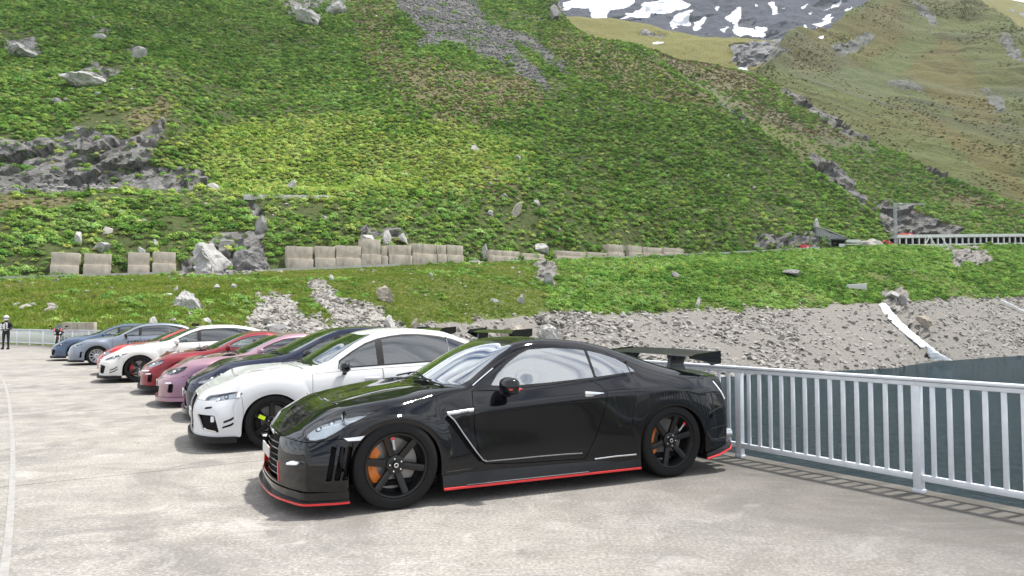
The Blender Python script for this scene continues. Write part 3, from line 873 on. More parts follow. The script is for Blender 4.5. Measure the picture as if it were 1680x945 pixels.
# stones
def stones(L, name, label, N, smin, smax, dens, mat, seed, pw=3.0, flat_=.6):
    Q, n, r, c = L.sample(N, dens)
    s = smin + (smax - smin) * RNG.random(N) ** pw
    sc = np.stack([s * RNG.uniform(.7, 1.4, N), s * RNG.uniform(.7, 1.3, N), s * RNG.uniform(.4, 1.0, N) * flat_ * 1.4], -1)
    ro = np.stack([RNG.normal(0, .5, N), RNG.normal(0, .5, N), RNG.random(N) * 6.283], -1)
    return scatter(name, rock_mesh(seed, 1, 9), mat, Q + np.array([0, 0, 1.]) * (s * .15)[:, None], sc, ro, label)
tal = hill.att['talus'] * vis
stones(hill, 'talus', 'grey boulder field spilling down the upper hillside', 9000, .5, 2.2, tal * np.clip(.6 + 1.5 * fbm(hill.P / 16, 3, 350), .05, 1.2) + .0001, M_talus, 3)
stones(hill, 'loose_stones', 'scattered grey stones lying between the bushes', 900, .6, 2.2, vis * bare * np.clip(.5 + 2 * fbm(hill.P / 45, 3, 330), 0, 1) , M_scree, 4, pw=2)
tb = bank.att['talus'] * visb
fine_ = np.where(inpoly(bank.wx, bank.wy, [(1295, 505), (1442, 497), (1548, 598), (1325, 608)]), .25, 1.0) * np.clip(.75 + 1.6 * fbm(bank.P / 12, 3, 440), .15, 1.6)
stones(bank, 'shore_scree', 'pale broken slabs covering the bare shore of the lake', 30000, .12, 1.25, tb * np.clip(170 / bank.P[..., 1], .3, 2) * fine_, M_scree, 6, pw=4.0, flat_=.38)
rub = tb * (bank.px < 720) * (bank.px > 350)
stones(bank, 'rubble', 'grey rockfall rubble on the bank behind the parked cars', 6500, .25, .95, rub + 1e-7, M_scree, 8, pw=2)
stones(bank, 'bank_stones', 'small pale stones scattered over the grassy bank', 420, .3, 1.1, visb * bareb * offroad, M_scree, 9, pw=2)
# ================================================================== the dam crest
RAIL = [(40.0, -30.0), (24.0, -17.5), (13.0, -7.0), (6.2, 2.55), (3.62, 6.40), (2.54, 8.05), (-2.6, 16.0), (-8.6, 25.0), (-13.9, 32.0), (-20.3, 38.0), (-28.3, 43.7), (-34.9, 48.3), (-46.0, 55.5)]
def chord(pts):
    s = [0.0]
    for a, b in zip(pts[:-1], pts[1:]): s.append(s[-1] + hypot(b[0] - a[0], b[1] - a[1]))
    return s
_rs = chord(RAIL)
def rail_at(s):
    s = np.asarray(s, float)
    # smooth centripetal spline through the rail points
    xs = np.array([p[0] for p in RAIL]); ys = np.array([p[1] for p in RAIL]); S = np.array(_rs)
    out = []
    for v in np.atleast_1d(s):
        i = int(np.clip(np.searchsorted(S, v) - 1, 0, len(S) - 2)); h_ = S[i + 1] - S[i]; t_ = (v - S[i]) / h_
        def m(k):
            if k == 0: return ((xs[1] - xs[0]) / (S[1] - S[0]), (ys[1] - ys[0]) / (S[1] - S[0]))
            if k == len(S) - 1: return ((xs[-1] - xs[-2]) / (S[-1] - S[-2]), (ys[-1] - ys[-2]) / (S[-1] - S[-2]))
            return ((xs[k + 1] - xs[k - 1]) / (S[k + 1] - S[k - 1]), (ys[k + 1] - ys[k - 1]) / (S[k + 1] - S[k - 1]))
        m0 = m(i); m1 = m(i + 1)
        b = (2 * t_ ** 3 - 3 * t_ ** 2 + 1, (t_ ** 3 - 2 * t_ ** 2 + t_) * h_, -2 * t_ ** 3 + 3 * t_ ** 2, (t_ ** 3 - t_ ** 2) * h_)
        out.append((b[0] * xs[i] + b[1] * m0[0] + b[2] * xs[i + 1] + b[3] * m1[0], b[0] * ys[i] + b[1] * m0[1] + b[2] * ys[i + 1] + b[3] * m1[1]))
    return np.array(out)
def rail_frame(s):
    p = rail_at(s)[0]; q = rail_at(s + .05)[0]
    d = Vector((q[0] - p[0], q[1] - p[1])).normalized()
    return Vector((p[0], p[1])), d, Vector((d.y, -d.x))          # point, along, towards the lake

t = NT('crest_concrete')
pz = t.pos()
n_big = t.noise(0.35, 5, 0.6); n_mid = t.noise(2.2, 6, 0.65, dist=.6); n_fine = t.noise(38, 5, 0.8); n_grit = t.noise(120, 3, 0.7)
streak = t.noise(1.2, 6, 0.7, vec=t.mapping(pz, (1, 4.5, 1), (0, 0, radians(30))))
c = t.mix(t.ramp(n_mid, [(0.38, 0.0), (0.62, 1.0)]), (0.20, 0.188, 0.170), (0.355, 0.338, 0.31))
c = t.mix(t.ramp(n_big, [(0.42, 0.0), (0.62, .7)]), c, (0.37, 0.34, 0.295))
c = t.mix(t.ramp(streak, [(0.34, .5), (0.52, 0.0)]), c, (0.21, 0.205, 0.20))
c = t.mix(t.ramp(n_fine, [(0.38, .85), (0.52, 0.0)]), c, (0.17, 0.165, 0.155))
c = t.mix(t.ramp(n_fine, [(0.53, 0.0), (0.70, .8)]), c, (0.55, 0.535, 0.51))
c = t.mix(t.ramp(n_grit, [(0.30, .5), (0.42, 0.0)]), c, (0.12, 0.115, 0.11))
st1 = t.noise(0.55, 6, .68, dist=1.2); st2 = t.noise(1.7, 5, .7, dist=.8)
c = t.mix(t.ramp(st1, [(0.50, 0.0), (0.62, .55)]), c, (0.15, 0.143, 0.132))
c = t.mix(t.ramp(st2, [(0.60, 0.0), (0.70, .5)]), c, (0.12, 0.115, 0.107))
c = t.mix(t.ramp(st2, [(0.30, .45), (0.40, 0.0)]), c, (0.47, 0.455, 0.43))
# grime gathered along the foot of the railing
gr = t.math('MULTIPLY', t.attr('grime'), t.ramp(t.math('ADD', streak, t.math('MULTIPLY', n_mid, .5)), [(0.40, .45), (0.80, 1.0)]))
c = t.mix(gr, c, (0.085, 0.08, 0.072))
t.set(color=c, rough=0.88, spec=0.25)
t.bump(t.math('ADD', t.math('MULTIPLY', n_fine, .6), n_grit), 0.5, 0.006)
M_conc = t.m

JOINTS = [-6.0] + [_rs[4] + 4.67 + 12 * k for k in (-4, -3, -2, -1, 0, 1, 2, 3, 5)]     # distance along the railing of the slab joints
CREST_W = 24.0
def crest_pt(s, w):
    p, d, n = rail_frame(s)
    q = p - n * w
    return q
ts = []
deck = thing('dam_crest', None, None); deck['kind'] = 'structure'
S_END = _rs[-1] - .1
WS = [-.16, 0.0, .25, .5, .75, 1.0, 1.4, 2.0, 3.0, 5.0, 8.0, 12.0, 18.0, CREST_W]
SK = radians(0)
for a, b in zip(JOINTS[:-1], JOINTS[1:]):
    a_ = max(a, 0.0) if a > -6 else 0.0; b_ = min(b, S_END)
    if b_ <= a_: continue
    n = max(2, int((b_ - a_) / .6))
    vs_ = []; gv = []
    g = .007
    for i in range(n + 1):
        s = a_ + (b_ - a_) * i / n
        s += g if i == 0 and a > -6 else (-g if i == n else 0)
        for w in WS:
            # joints lean a little against the railing as in the photograph
            q = crest_pt(min(max(s, 0), S_END), w)
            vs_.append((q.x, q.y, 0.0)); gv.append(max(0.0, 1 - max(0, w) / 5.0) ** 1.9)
    k = len(WS); fs_ = []
    for i in range(n):
        for j in range(k - 1): fs_.append((i * k + j, (i + 1) * k + j, (i + 1) * k + j + 1, i * k + j + 1))
    top = len(vs_)
    ring = [j for j in range(k)] + [i * k + k - 1 for i in range(1, n + 1)] + [n * k + j for j in range(k - 2, -1, -1)] + [i * k for i in range(n - 1, 0, -1)]
    low = {}
    for r_ in ring:
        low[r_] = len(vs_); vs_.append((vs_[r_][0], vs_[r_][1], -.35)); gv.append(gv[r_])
    for i in range(len(ring)):
        p_, q_ = ring[i], ring[(i + 1) % len(ring)]; fs_.append((p_, q_, low[q_], low[p_]))
    me = bpy.data.meshes.new('slab'); me.from_pydata(vs_, [], fs_)
    bm = bmesh.new(); bm.from_mesh(me); bmesh.ops.recalc_face_normals(bm, faces=bm.faces)
    if sum(f.normal.z for f in bm.faces) < 0: bmesh.ops.reverse_faces(bm, faces=bm.faces)
    bm.to_mesh(me); bm.free()
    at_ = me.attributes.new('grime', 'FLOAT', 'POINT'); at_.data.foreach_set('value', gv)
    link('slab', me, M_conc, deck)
# dam body under the crest
M_damwall = stone_mat('dam_wall_concrete', (.30, .29, .27), (.42, .41, .39), sc=.5)
vs_ = []; fs_ = []
n = 60
for i in range(n + 1):
    s = S_END * i / n
    p, d, nn = rail_frame(s)
    for w, z in ((-.10, -.34), (-.10, -3), (-1.5, -14), (-6, -58), ):
        q = p - nn * w; vs_.append((q.x, q.y, z))
    for w, z in ((CREST_W, -58), (CREST_W - .3, -.34)):
        q = p - nn * w; vs_.append((q.x, q.y, z))
for i in range(n):
    for j in range(6):
        fs_.append((i * 6 + j, (i + 1) * 6 + j, (i + 1) * 6 + (j + 1) % 6, i * 6 + (j + 1) % 6))
mb = MB(); mb.add(vs_, fs_); mb.build('dam_body', M_damwall, deck)
# thin mottled pale line curving along the left of the crest
t = NT('pale_line_mottle')
pn = t.noise(9, 5, .7)
t.set(color=t.mix(t.ramp(pn, [(0.35, 0.0), (0.55, 1.0)]), (0.24, 0.23, 0.216), (0.31, 0.30, 0.285)), rough=.8)
mb = MB(); pts = [at(p, y, 1) for p, y in ()]
line = []
for px_, py_ in ((-14, 605), (2, 620), (12, 645), (18, 690), (21, 750), (18, 830), (8, 930), (-6, 1010)):
    dr = at(px_, py_, 1.0) - Vector((0, 0, CAM_H)); k = -CAM_H / dr.z; line.append(Vector((dr.x * k, dr.y * k, .004)))
xs = [p.y for p in line][::-1]; ys_ = [p.x for p in line][::-1]
yy = np.linspace(xs[0], xs[-1], 60); xx = pchip(xs, ys_, yy)
vs_ = []
for x_, y_ in zip(xx, yy): vs_ += [(x_ - .03, y_, .004), (x_ + .03, y_, .004)]
mb.add(vs_, [(2 * i, 2 * i + 1, 2 * i + 3, 2 * i + 2) for i in range(59)])
o = mb.build('pale_line', t.m); tag(o, kind='structure')

# ---------------------------------------------------------------- railing
t = NT('galvanised_paint')
nn_ = t.noise(6, 4, .6, vec=t.pos(True))
c = t.mix(t.ramp(nn_, [(0.3, 0.0), (0.7, 1.0)]), (0.60, 0.635, 0.68), (0.72, 0.745, 0.78))
c = t.mix(t.ramp(t.noise(40, 3, .7, vec=t.pos(True)), [(0.24, .5), (0.36, 0.0)]), c, (0.33, 0.31, 0.29))
t.set(color=c, rough=.42, metal=.15, spec=.5)
M_galv = t.m
rail = thing('railing', 'long pale grey metal railing with vertical bars along the lake edge of the dam', 'railing', (3.62, 6.40, 0))
S0 = 1.4
def local(p, z): return Vector((p.x - 3.62, p.y - 6.40, z))
def box_mesh(name, sx, sy, sz, b=.004):
    mb = MB(); mb.bbox((0, 0, sz / 2), (sx, sy, sz), b)
    o = mb.build(name, M_galv, None, smooth=35)
    me = o.data; bpy.data.objects.remove(o); return me
me_post = box_mesh('post', .075, .062, 1.0); me_bar = box_mesh('baluster', .040, .022, .80, .004)
me_foot = box_mesh('foot_plate', .092, .080, .03, .003)
# the posts stand where the photograph shows them: one at A, then every 1.96 m
sA = _rs[4]
posts = [sA + 1.955 * k for k in range(-9, 40) if 0 <= sA + 1.955 * k < S_END]
def put(me, name, p, d, z, par=rail):
    o = link(name, me, None, par)
    o.location = local(p, z); o.rotation_euler = (0, 0, atan2(d.y, d.x)); return o
for i, s in enumerate(posts):
    p, d, n_ = rail_frame(s)
    put(me_post, 'post', p + n_ * .012, d, -.01)
    put(me_foot, 'foot_plate', p + n_ * .012, d, .001)
for s0_, s1_ in zip(posts[:-1], posts[1:]):
    nb = 13
    for k in range(1, nb + 1):
        s = s0_ + (s1_ - s0_) * k / (nb + 1)
        p, d, n_ = rail_frame(s); put(me_bar, 'baluster', p, d, .155)
    # rails between posts
    (pa, da, na_), (pb_, db, nb_) = rail_frame(s0_), rail_frame(s1_)
    L_ = (pb_ - pa).length; dm = (pb_ - pa).normalized(); mid = (pa + pb_) / 2
    ang = atan2(dm.y, dm.x)
    M_ = Matrix.Rotation(ang, 3, 'Z')
    mb = MB(); mb.bbox((0, 0, 0), (L_ - .08, .042, .055), .005)
    o = mb.build('bottom_rail', M_galv, rail, smooth=35); o.location = local(mid, .138); o.rotation_euler = (0, 0, ang)
    mb = MB(); mb.bbox((0, 0, 0), (L_ - .002, .095, .028), .010); mb.bbox((0, 0, -.038), (L_ - .004, .045, .04), .004)
    o = mb.build('top_rail', M_galv, rail, smooth=35); o.location = local(mid, 1.005); o.rotation_euler = (0, 0, ang)
# ================================================================== cars: shared builders
def paint(name, color, flake=0.0, metal=0.0, rough=.3, hue2=None, coat=1.0):
    t = NT(name)
    c = color
    if hue2 is not None:
        lw = t.new('ShaderNodeLayerWeight'); lw.inputs[0].default_value = .55
        c = t.mix(lw.outputs['Facing'], color, hue2)
    n = t.noise(2.5, 4, .6, vec=t.pos(True))
    c = t.mix(t.ramp(n, [(0.3, 0.0), (0.7, .10)]), c, tuple(min(1, x * 1.25 + .004) for x in color))
    t.set(color=c, rough=rough, metal=metal, coat=coat, coat_rough=.035, spec=.25 if coat > .9 else .0)
    t.put(t.b.inputs['Coat IOR'], 1.42)
    if coat < .95: t.put(t.b.inputs['Coat IOR'], 1.5); t.set(coat=1.0)
    if flake > 0:
        f = t.voro(900, vec=t.pos(True), out='Color')
        t.put(t.b.inputs['Roughness'], t.math('MULTIPLY_ADD', f, flake)); t.n[-1].inputs[2].default_value = rough - flake / 2
    return t.m

def glass_mat(name, tint, refl=1.0, base=.03):
    t = NT(name)
    fr = t.new('ShaderNodeFresnel'); fr.inputs[0].default_value = 1.52
    n = t.noise(3, 3, vec=t.pos(True))
    f = t.math('MULTIPLY_ADD', fr.outputs[0], refl); t.n[-1].inputs[2].default_value = base
    g = t.new('ShaderNodeBsdfGlossy'); g.inputs['Roughness'].default_value = .0
    g.inputs['Color'].default_value = (.95, .98, 1, 1)
    tr = t.new('ShaderNodeBsdfTransparent')
    t.l.new(t.mix(n, tint, tuple(min(1, x * 1.08) for x in tint)), tr.inputs[0])
    mx = t.new('ShaderNodeMixShader')
    t.l.new(f, mx.inputs[0]); t.l.new(tr.outputs[0], mx.inputs[1]); t.l.new(g.outputs[0], mx.inputs[2])
    t.l.new(mx.outputs[0], t.n['Material Output'].inputs[0]); t.n.remove(t.b)
    return t.m

M_glass = glass_mat('car_glass', (.55, .61, .59), 1.8, .08)
M_glass_dark = glass_mat('privacy_glass', (.10, .11, .12), 1.8, .08)
M_film = glass_mat('reflective_film_glass', (.50, .56, .55), 2.4, .26)
M_lens = glass_mat('lamp_lens', (.86, .90, .93), 1.0)
M_black = flat('black_trim', (.006, .006, .007), .5, spec=.3)
M_gloss = flat('gloss_black', (.004, .004, .005), .2, coat=.6, spec=.2, var=0)
M_rubber = flat('tyre_rubber', (.010, .010, .0105), .75, spec=.25, var=.2)
M_dark = flat('dark_interior', (.007, .007, .008), .85, spec=.2)
M_seat = flat('seat_fabric', (.03, .03, .033), .85)
M_redseat = flat('red_seat_fabric', (.28, .02, .02), .8)
M_chrome = flat('bright_metal', (.78, .79, .81), .18, metal=1.0, var=.03)
M_silver = flat('silver_alloy', (.55, .56, .58), .3, metal=.9)
M_bronze = flat('bronze_alloy', (.30, .21, .13), .3, metal=.8)
M_rimblack = flat('satin_black_alloy', (.0055, .0055, .006), .34, coat=.25, spec=.35)
M_grey_alloy = flat('gunmetal_alloy', (.30, .31, .32), .3, metal=.8)
M_disc = flat('brake_disc_steel', (.26, .255, .25), .42, metal=.8)
M_orange = flat('orange_caliper', (.80, .22, .03), .35)
M_redcal = flat('red_caliper', (.50, .02, .02), .35)
M_red = flat('red_trim', (.62, .018, .02), .30, coat=.6)
M_lime = flat('lime_decal', (.62, .88, .02), .5)
M_white_p = flat('white_print', (.82, .82, .82), .5)
M_lampin = flat('lamp_reflector', (.90, .91, .93), .3, metal=.0)
M_lampdk = flat('lamp_housing', (.05, .05, .055), .3)
M_drl = flat('running_light', (.85, .88, .92), .2)
M_amber = flat('amber_lens', (.65, .22, .03), .2)
M_tail = flat('tail_lamp_red', (.30, .012, .012), .12, coat=1.0)
t = NT('carbon_fibre')
ck = t.new('ShaderNodeTexChecker'); t.put(ck.inputs['Vector'], t.mapping(t.pos(True), (1, 1, 1), (.5, .6, .785))); ck.inputs['Scale'].default_value = 160
t.set(color=t.mix(ck.outputs['Fac'], (.003, .003, .004), (.010, .010, .011)), rough=.45, spec=.25, coat=.3, coat_rough=.08)
M_carbon = t.m
t = NT('number_plate')
t.set(color=(.55, .55, .54), rough=.4); M_plate = t.m

def interp_row(keys, s, i):
    return float(pchip([k[0] for k in keys], [k[i] for k in keys], s))

class Body:
    """car body: belt rows wrap round the car, top rows run over bonnet, glass, roof and boot; smoothed, then cut into panels"""
    TF = (0.0, .33, .62, .85)
    def __init__(self, S):
        self.S = S
        wb = S['wb']; R = S['R']
        sF, sR = S['sF'], S['sR']
        cols_ = []          # (s, wheel index or None, angle)
        archs = []
        for wi, cx in ((0, 0.0), (1, wb)):
            rx, rz = S['arch'][wi]
            A = [(cx - rx * 1.16, None), (cx - rx * 1.0, 'lo'), (cx - rx, 180), (cx - rx * .88, 151), (cx - rx * .52, 121), (cx, 90), (cx + rx * .52, 59), (cx + rx * .88, 29), (cx + rx, 0), (cx + rx * 1.0, 'lo2'), (cx + rx * 1.16, None)]
            archs.append(A)
        for A, wi in ((archs[0], 0), (archs[1], 1)):
            for s, a in A: cols_.append((s, wi if a is not None else None, a))
        for s in S['stations']: cols_.append((s, None, None))
        cols_.append((sF, None, None)); cols_.append((sR, None, None))
        order = {'lo': .2, 180: .3, 151: .4, 121: .5, 90: .6, 59: .7, 29: .8, 0: .9, 'lo2': 1.0, None: .1}
        cols_.sort(key=lambda c: (round(c[0], 4), order[c[2]] if c[2] is not None else 0))
        self.cols = cols_
        V = []; 
        def nv(p): V.append(Vector(p)); return len(V) - 1
        rows = ['b0', 'b1', 'b2', 'b3', 'r4']
        N = len(cols_)
        grid = {}            # (row, col) -> vertex for y>=0 side ; wrapped columns use names f0..f3 / k0..k3
        def nom(row, s):
            K = S[row]; return [s, interp_row(K, s, 1), interp_row(K, s, 2)]
        self.side = []
        for j, (s, wi, a) in enumerate(cols_):
            P = {r: nom(r, s) for r in rows}
            if wi is not None:
                cx = 0.0 if wi == 0 else wb
                rx, rz = S['arch'][wi]; wz = R[wi]
                lip = S.get('lip', .045)
                if a in ('lo', 'lo2'):
                    sg = -1 if a == 'lo' else 1
                    P['b0'] = [cx + sg * (rx + .004), P['b0'][1], P['b0'][2]]
                    P['b1'] = [cx + sg * (rx + lip), P['b1'][1], min(P['b1'][2], wz * .75)]
                    P['b2'] = [cx + sg * (rx + .10), P['b2'][1], max(P['b2'][2], wz + .1)]
                else:
                    ca, sa = cos(radians(a)), sin(radians(a))
                    P['b0'] = [cx + rx * ca, P['b0'][1] + .004, wz + rz * sa]
                    P['b1'] = [cx + (rx + lip) * ca, P['b1'][1] + .004, wz + (rz + lip) * sa]
                    if a in (0, 180): P['b2'] = [cx + (rx + .10) * ca, P['b2'][1], max(P['b2'][2], wz + .16)]
                    else:
                        P['b2'][2] = max(P['b2'][2], P['b1'][2] + (P['b3'][2] - P['b1'][2]) * .5)
                        P['b2'][0] = cx + (rx + .09) * ca if abs(ca) > .3 else P['b2'][0]
                    k = .5 * sa
                    P['b1'][1] = P['b1'][1]
            self.side.append(P)
        # lateral top rows
        self.top = []
        for j, (s, wi, a) in enumerate(cols_):
            r4 = self.side[j]['r4']
            r5 = [interp_row(S['r5x'], s, 1) if 'r5x' in S else s, interp_row(S['r5'], s, 1), interp_row(S['r5'], s, 2)]
            r7 = [interp_row(S['r7'], s, 2), 0.0, interp_row(S['r7'], s, 1)]
            if S.get('r5x_auto', True) and 'r5x' not in S: r5[0] = s
            crown = S.get('crown', 2.2)
            def mid(fr):
                k = fr ** crown; kx = fr ** 1.8
                return [r7[0] * (1 - kx) + r5[0] * kx, r5[1] * fr, r7[2] * (1 - k) + r5[2] * k]
            r6 = mid(.74); r6b = mid(.40)
            if 'bump6' in S: r6[2] += interp_row(S['bump6'], s, 1)
            if 'bump6b' in S: r6b[2] += interp_row(S['bump6b'], s, 1)
            self.top.append([r4, r5, r6, r6b, r7])
        def wrap(row, end):
            """control points from the centre line to the corner column, exclusive of the corner"""
            c = S['front' if end == 0 else 'rear'][row]        # (x, z, roundness)
            q = self.side[0 if end == 0 else N - 1][row]
            out = []
            for tf in self.TF:
                p_ = c[2] if len(c) > 2 else 3.0
                out.append([c[0] + (q[0] - c[0]) * tf ** p_, q[1] * tf, c[1] + (q[2] - c[1]) * tf ** (c[3] if len(c) > 3 else 2.0)])
            return out
        self.F = {r: wrap(r, 0) for r in rows}; self.K = {r: wrap(r, 1) for r in rows}
        faces = []
        ids = {}
        def vid(key, p, sgn):
            if abs(p[1]) < 1e-6: sgn = 1
            kk = (key, sgn)
            if kk not in ids: ids[kk] = nv((p[0], p[1] * sgn, p[2]))
            return ids[kk]
        self.creases = {}
        for sg in (1, -1):
            def belt(row, j):   # j: -4..-1 front wrap, 0..N-1 side, N..N+3 rear wrap
                if j < 0: return vid((row, j), self.F[row][j + 4], sg)
                if j >= N: return vid((row, j), self.K[row][N + 3 - j], sg)
                return vid((row, j), self.side[j][row], sg)
            for j in range(-4, N + 3):
                for a, b in zip(rows[:-1], rows[1:]):
                    f = (belt(a, j), belt(a, j + 1), belt(b, j + 1), belt(b, j))
                    faces.append(f if sg > 0 else f[::-1])
                    if j in (0, N - 1) and 'corner' in S: self.creases[(belt(a, j), belt(b, j))] = S['corner']
                    if (j < 0 and b == 'b3') and 'ledge' in S: self.creases[(belt(b, j), belt(b, j + 1))] = S['ledge']
                    cr_ = S.get('rowcrease', {}).get(b)
                    if cr_:
                        s = cols_[max(0, min(N - 1, j))][0]
                        for s0, s1, v in cr_:
                            if s0 <= s <= s1: self.creases[(belt(b, j), belt(b, j + 1))] = v
            def topv(k, j):     # k 0..4 from r4 to r7
                if k == 0: return belt('r4', j)
                if j == 0: return belt('r4', -k)
                if j == N - 1: return belt('r4', N - 1 + k)
                return vid(('t%d' % k, j), self.top[j][k], sg)
            for j in range(N - 1):
                for k in range(4):
                    f = (topv(k, j), topv(k, j + 1), topv(k + 1, j + 1), topv(k + 1, j))
                    # corner quads collapse neatly because j==0 reuses the front edge
                    if len(set(f)) >= 3:
                        g = []
                        for q in f:
                            if q not in g: g.append(q)
                        faces.append(tuple(g) if sg > 0 else tuple(g[::-1]))
                    for name, kk in (('r5', 1), ('r6', 2), ('r6b', 3)):
                        for s0, s1, v in S.get('rowcrease', {}).get(name, ()):
                            if k == kk and s0 <= cols_[j][0] <= s1: self.creases[(topv(kk, j), topv(kk, j + 1))] = v
                    for sc_, v in S.get('colcrease', ()):
                        if abs(cols_[j][0] - sc_) < 1e-4 and k >= 1: self.creases[(topv(k, j), topv(k + 1, j))] = v
        self.V = V; self.faces = faces
        target = [v.copy() for v in V]
        for it in range(2):
            me = self._sub(V, 1)
            for i in range(len(V)):
                V[i] = V[i] + (target[i] - me[i]) * .75
        self.bm = self._bm(S.get('level', 3))

    def _mesh(self, V):
        me = bpy.data.meshes.new('cage'); me.from_pydata([tuple(v) for v in V], [], self.faces); me.update()
        at_ = me.attributes.new('crease_edge', 'FLOAT', 'EDGE')
        ek = {tuple(sorted(e.vertices)): e.index for e in me.edges}
        for (a, b), v in self.creases.items():
            i = ek.get(tuple(sorted((a, b))))
            if i is not None: at_.data[i].value = v
        return me
    def _eval(self, V, level):
        me = self._mesh(V)
        o = bpy.data.objects.new('cage', me); col.objects.link(o)
        md = o.modifiers.new('s', 'SUBSURF'); md.levels = level; md.render_levels = level
        dg = bpy.context.evaluated_depsgraph_get(); dg.update()
        ev = o.evaluated_get(dg); m2 = bpy.data.meshes.new_from_object(ev)
        bpy.data.objects.remove(o); bpy.data.meshes.remove(me)
        return m2
    def _sub(self, V, level):
        m2 = self._eval(V, level)
        r = [m2.vertices[i].co.copy() for i in range(len(V))]
        bpy.data.meshes.remove(m2); return r
    def _bm(self, level):
        m2 = self._eval(self.V, level)
        bm = bmesh.new(); bm.from_mesh(m2); bpy.data.meshes.remove(m2)
        bmesh.ops.remove_doubles(bm, verts=bm.verts, dist=1e-5)
        bmesh.ops.recalc_face_normals(bm, faces=bm.faces)
        vol = sum(f.normal.dot(f.calc_center_median() - Vector((1.3, 0, .6))) * f.calc_area() for f in bm.faces)
        if vol < 0: bmesh.ops.reverse_faces(bm, faces=bm.faces)
        self.idl = bm.faces.layers.int.new('part')
        return bm

    def cut(self, poly, axes, pid, filt=lambda c, n: True):
        """cut the skin along a polygon seen along one axis and mark what lies inside as part pid"""
        bm = self.bm; i0, i1 = axes
        n = len(poly)
        L0, H0 = min(p[0] for p in poly) - .01, max(p[0] for p in poly) + .01
        L1, H1 = min(p[1] for p in poly) - .01, max(p[1] for p in poly) + .01
        cand = []
        for f in bm.faces:
            c = f.calc_center_median(); m_ = .12
            if c[i0] < L0 - m_ or c[i0] > H0 + m_ or c[i1] < L1 - m_ or c[i1] > H1 + m_: continue
            if filt(c, f.normal): cand.append(f)
        for i in range(n):
            p = poly[i]; q = poly[(i + 1) % n]
            lo0, hi0 = min(p[0], q[0]) - .004, max(p[0], q[0]) + .004
            lo1, hi1 = min(p[1], q[1]) - .004, max(p[1], q[1]) + .004
            fs = []
            for f in cand:
                a = [v.co[i0] for v in f.verts]
                if max(a) < lo0 or min(a) > hi0: continue
                b = [v.co[i1] for v in f.verts]
                if max(b) < lo1 or min(b) > hi1: continue
                fs.append(f)
            if not fs: continue
            es = set(); vs2 = set()
            for f in fs: es.update(f.edges); vs2.update(f.verts)
            co = [0, 0, 0]; co[i0] = p[0]; co[i1] = p[1]
            no = [0, 0, 0]; no[i0] = -(q[1] - p[1]); no[i1] = q[0] - p[0]
            r_ = bmesh.ops.bisect_plane(bm, geom=list(vs2) + list(es) + fs, dist=1e-5, plane_co=co, plane_no=no)
            ks = set(f for f in cand if f.is_valid)
            ks.update(g for g in r_['geom'] if isinstance(g, bmesh.types.BMFace))
            for g in r_['geom_cut']:
                if isinstance(g, bmesh.types.BMEdge): ks.update(g.link_faces)
            cand = list(ks)
        for f in bm.faces:
            c = f.calc_center_median()
            if filt(c, f.normal):
                x, y = c[i0], c[i1]
                inside = False
                for i in range(n):
                    x0, y0 = poly[i]; x1, y1 = poly[(i + 1) % n]
                    if (y0 > y) != (y1 > y) and x < (x1 - x0) * (y - y0) / (y1 - y0) + x0: inside = not inside
                if inside: f[self.idl] = pid
        return self

    def finish(self):
        self.bm.normal_update()
        self.fn = {}
        for f in self.bm.faces: self.fn.setdefault(f[self.idl], []).append(f)

    def part(self, name, mat, parent, pids, gap=.0025, flange=.018, sink=0.0, side=None, smooth=True):
        """lift the faces of the given parts out as one panel with turned-in edges"""
        fs = []
        for p in (pids if isinstance(pids, (list, tuple)) else [pids]):
            for f in self.fn.get(p, []):
                if side is None or f.calc_center_median().y * side > 0: fs.append(f)
        if not fs: return None
        fset = set(fs)
        vmap = {}; vs_ = []; nr = []
        for f in fs:
            for v in f.verts:
                if v not in vmap:
                    vmap[v] = len(vs_); vs_.append(v.co.copy()); nr.append(v.normal.copy())
        acc = {}
        bedges = []
        for f in fs:
            for lp in f.loops:
                e = lp.edge
                if sum(1 for g in e.link_faces if g in fset) == 1:
                    a, b = lp.vert, lp.link_loop_next.vert
                    bedges.append((vmap[a], vmap[b]))
                    ed = (b.co - a.co).normalized()
                    inn = f.normal.cross(ed)
                    for v in (a, b): acc.setdefault(vmap[v], Vector()).__iadd__(inn)
        base = [v.copy() for v in vs_]
        for i, d in acc.items():
            if d.length > 1e-6: vs_[i] = vs_[i] + d.normalized() * gap
        if sink: vs_ = [v - n_ * sink for v, n_ in zip(vs_, nr)]
        faces = [[vmap[v] for v in f.verts] for f in fs]
        ln = [[nr[i] for i in f] for f in faces]
        if flange > 0:
            low = {}
            for i in acc:
                low[i] = len(vs_); vs_.append(vs_[i] - nr[i] * flange)
            for a, b in bedges:
                faces.append([b, a, low[a], low[b]])
                o_ = -(acc[a].normalized() if acc[a].length > 1e-6 else nr[a]); o2 = -(acc[b].normalized() if acc[b].length > 1e-6 else nr[b])
                ln.append([o2, o_, o_, o2])
        me = bpy.data.meshes.new(name)
        me.from_pydata([tuple(v) for v in vs_], [], faces)
        me.polygons.foreach_set('use_smooth', [True] * len(me.polygons))
        if smooth:
            flatn = [tuple(n_) for f in ln for n_ in f]
            me.normals_split_custom_set(flatn)
        me.update()
        return link(name, me, mat, parent)

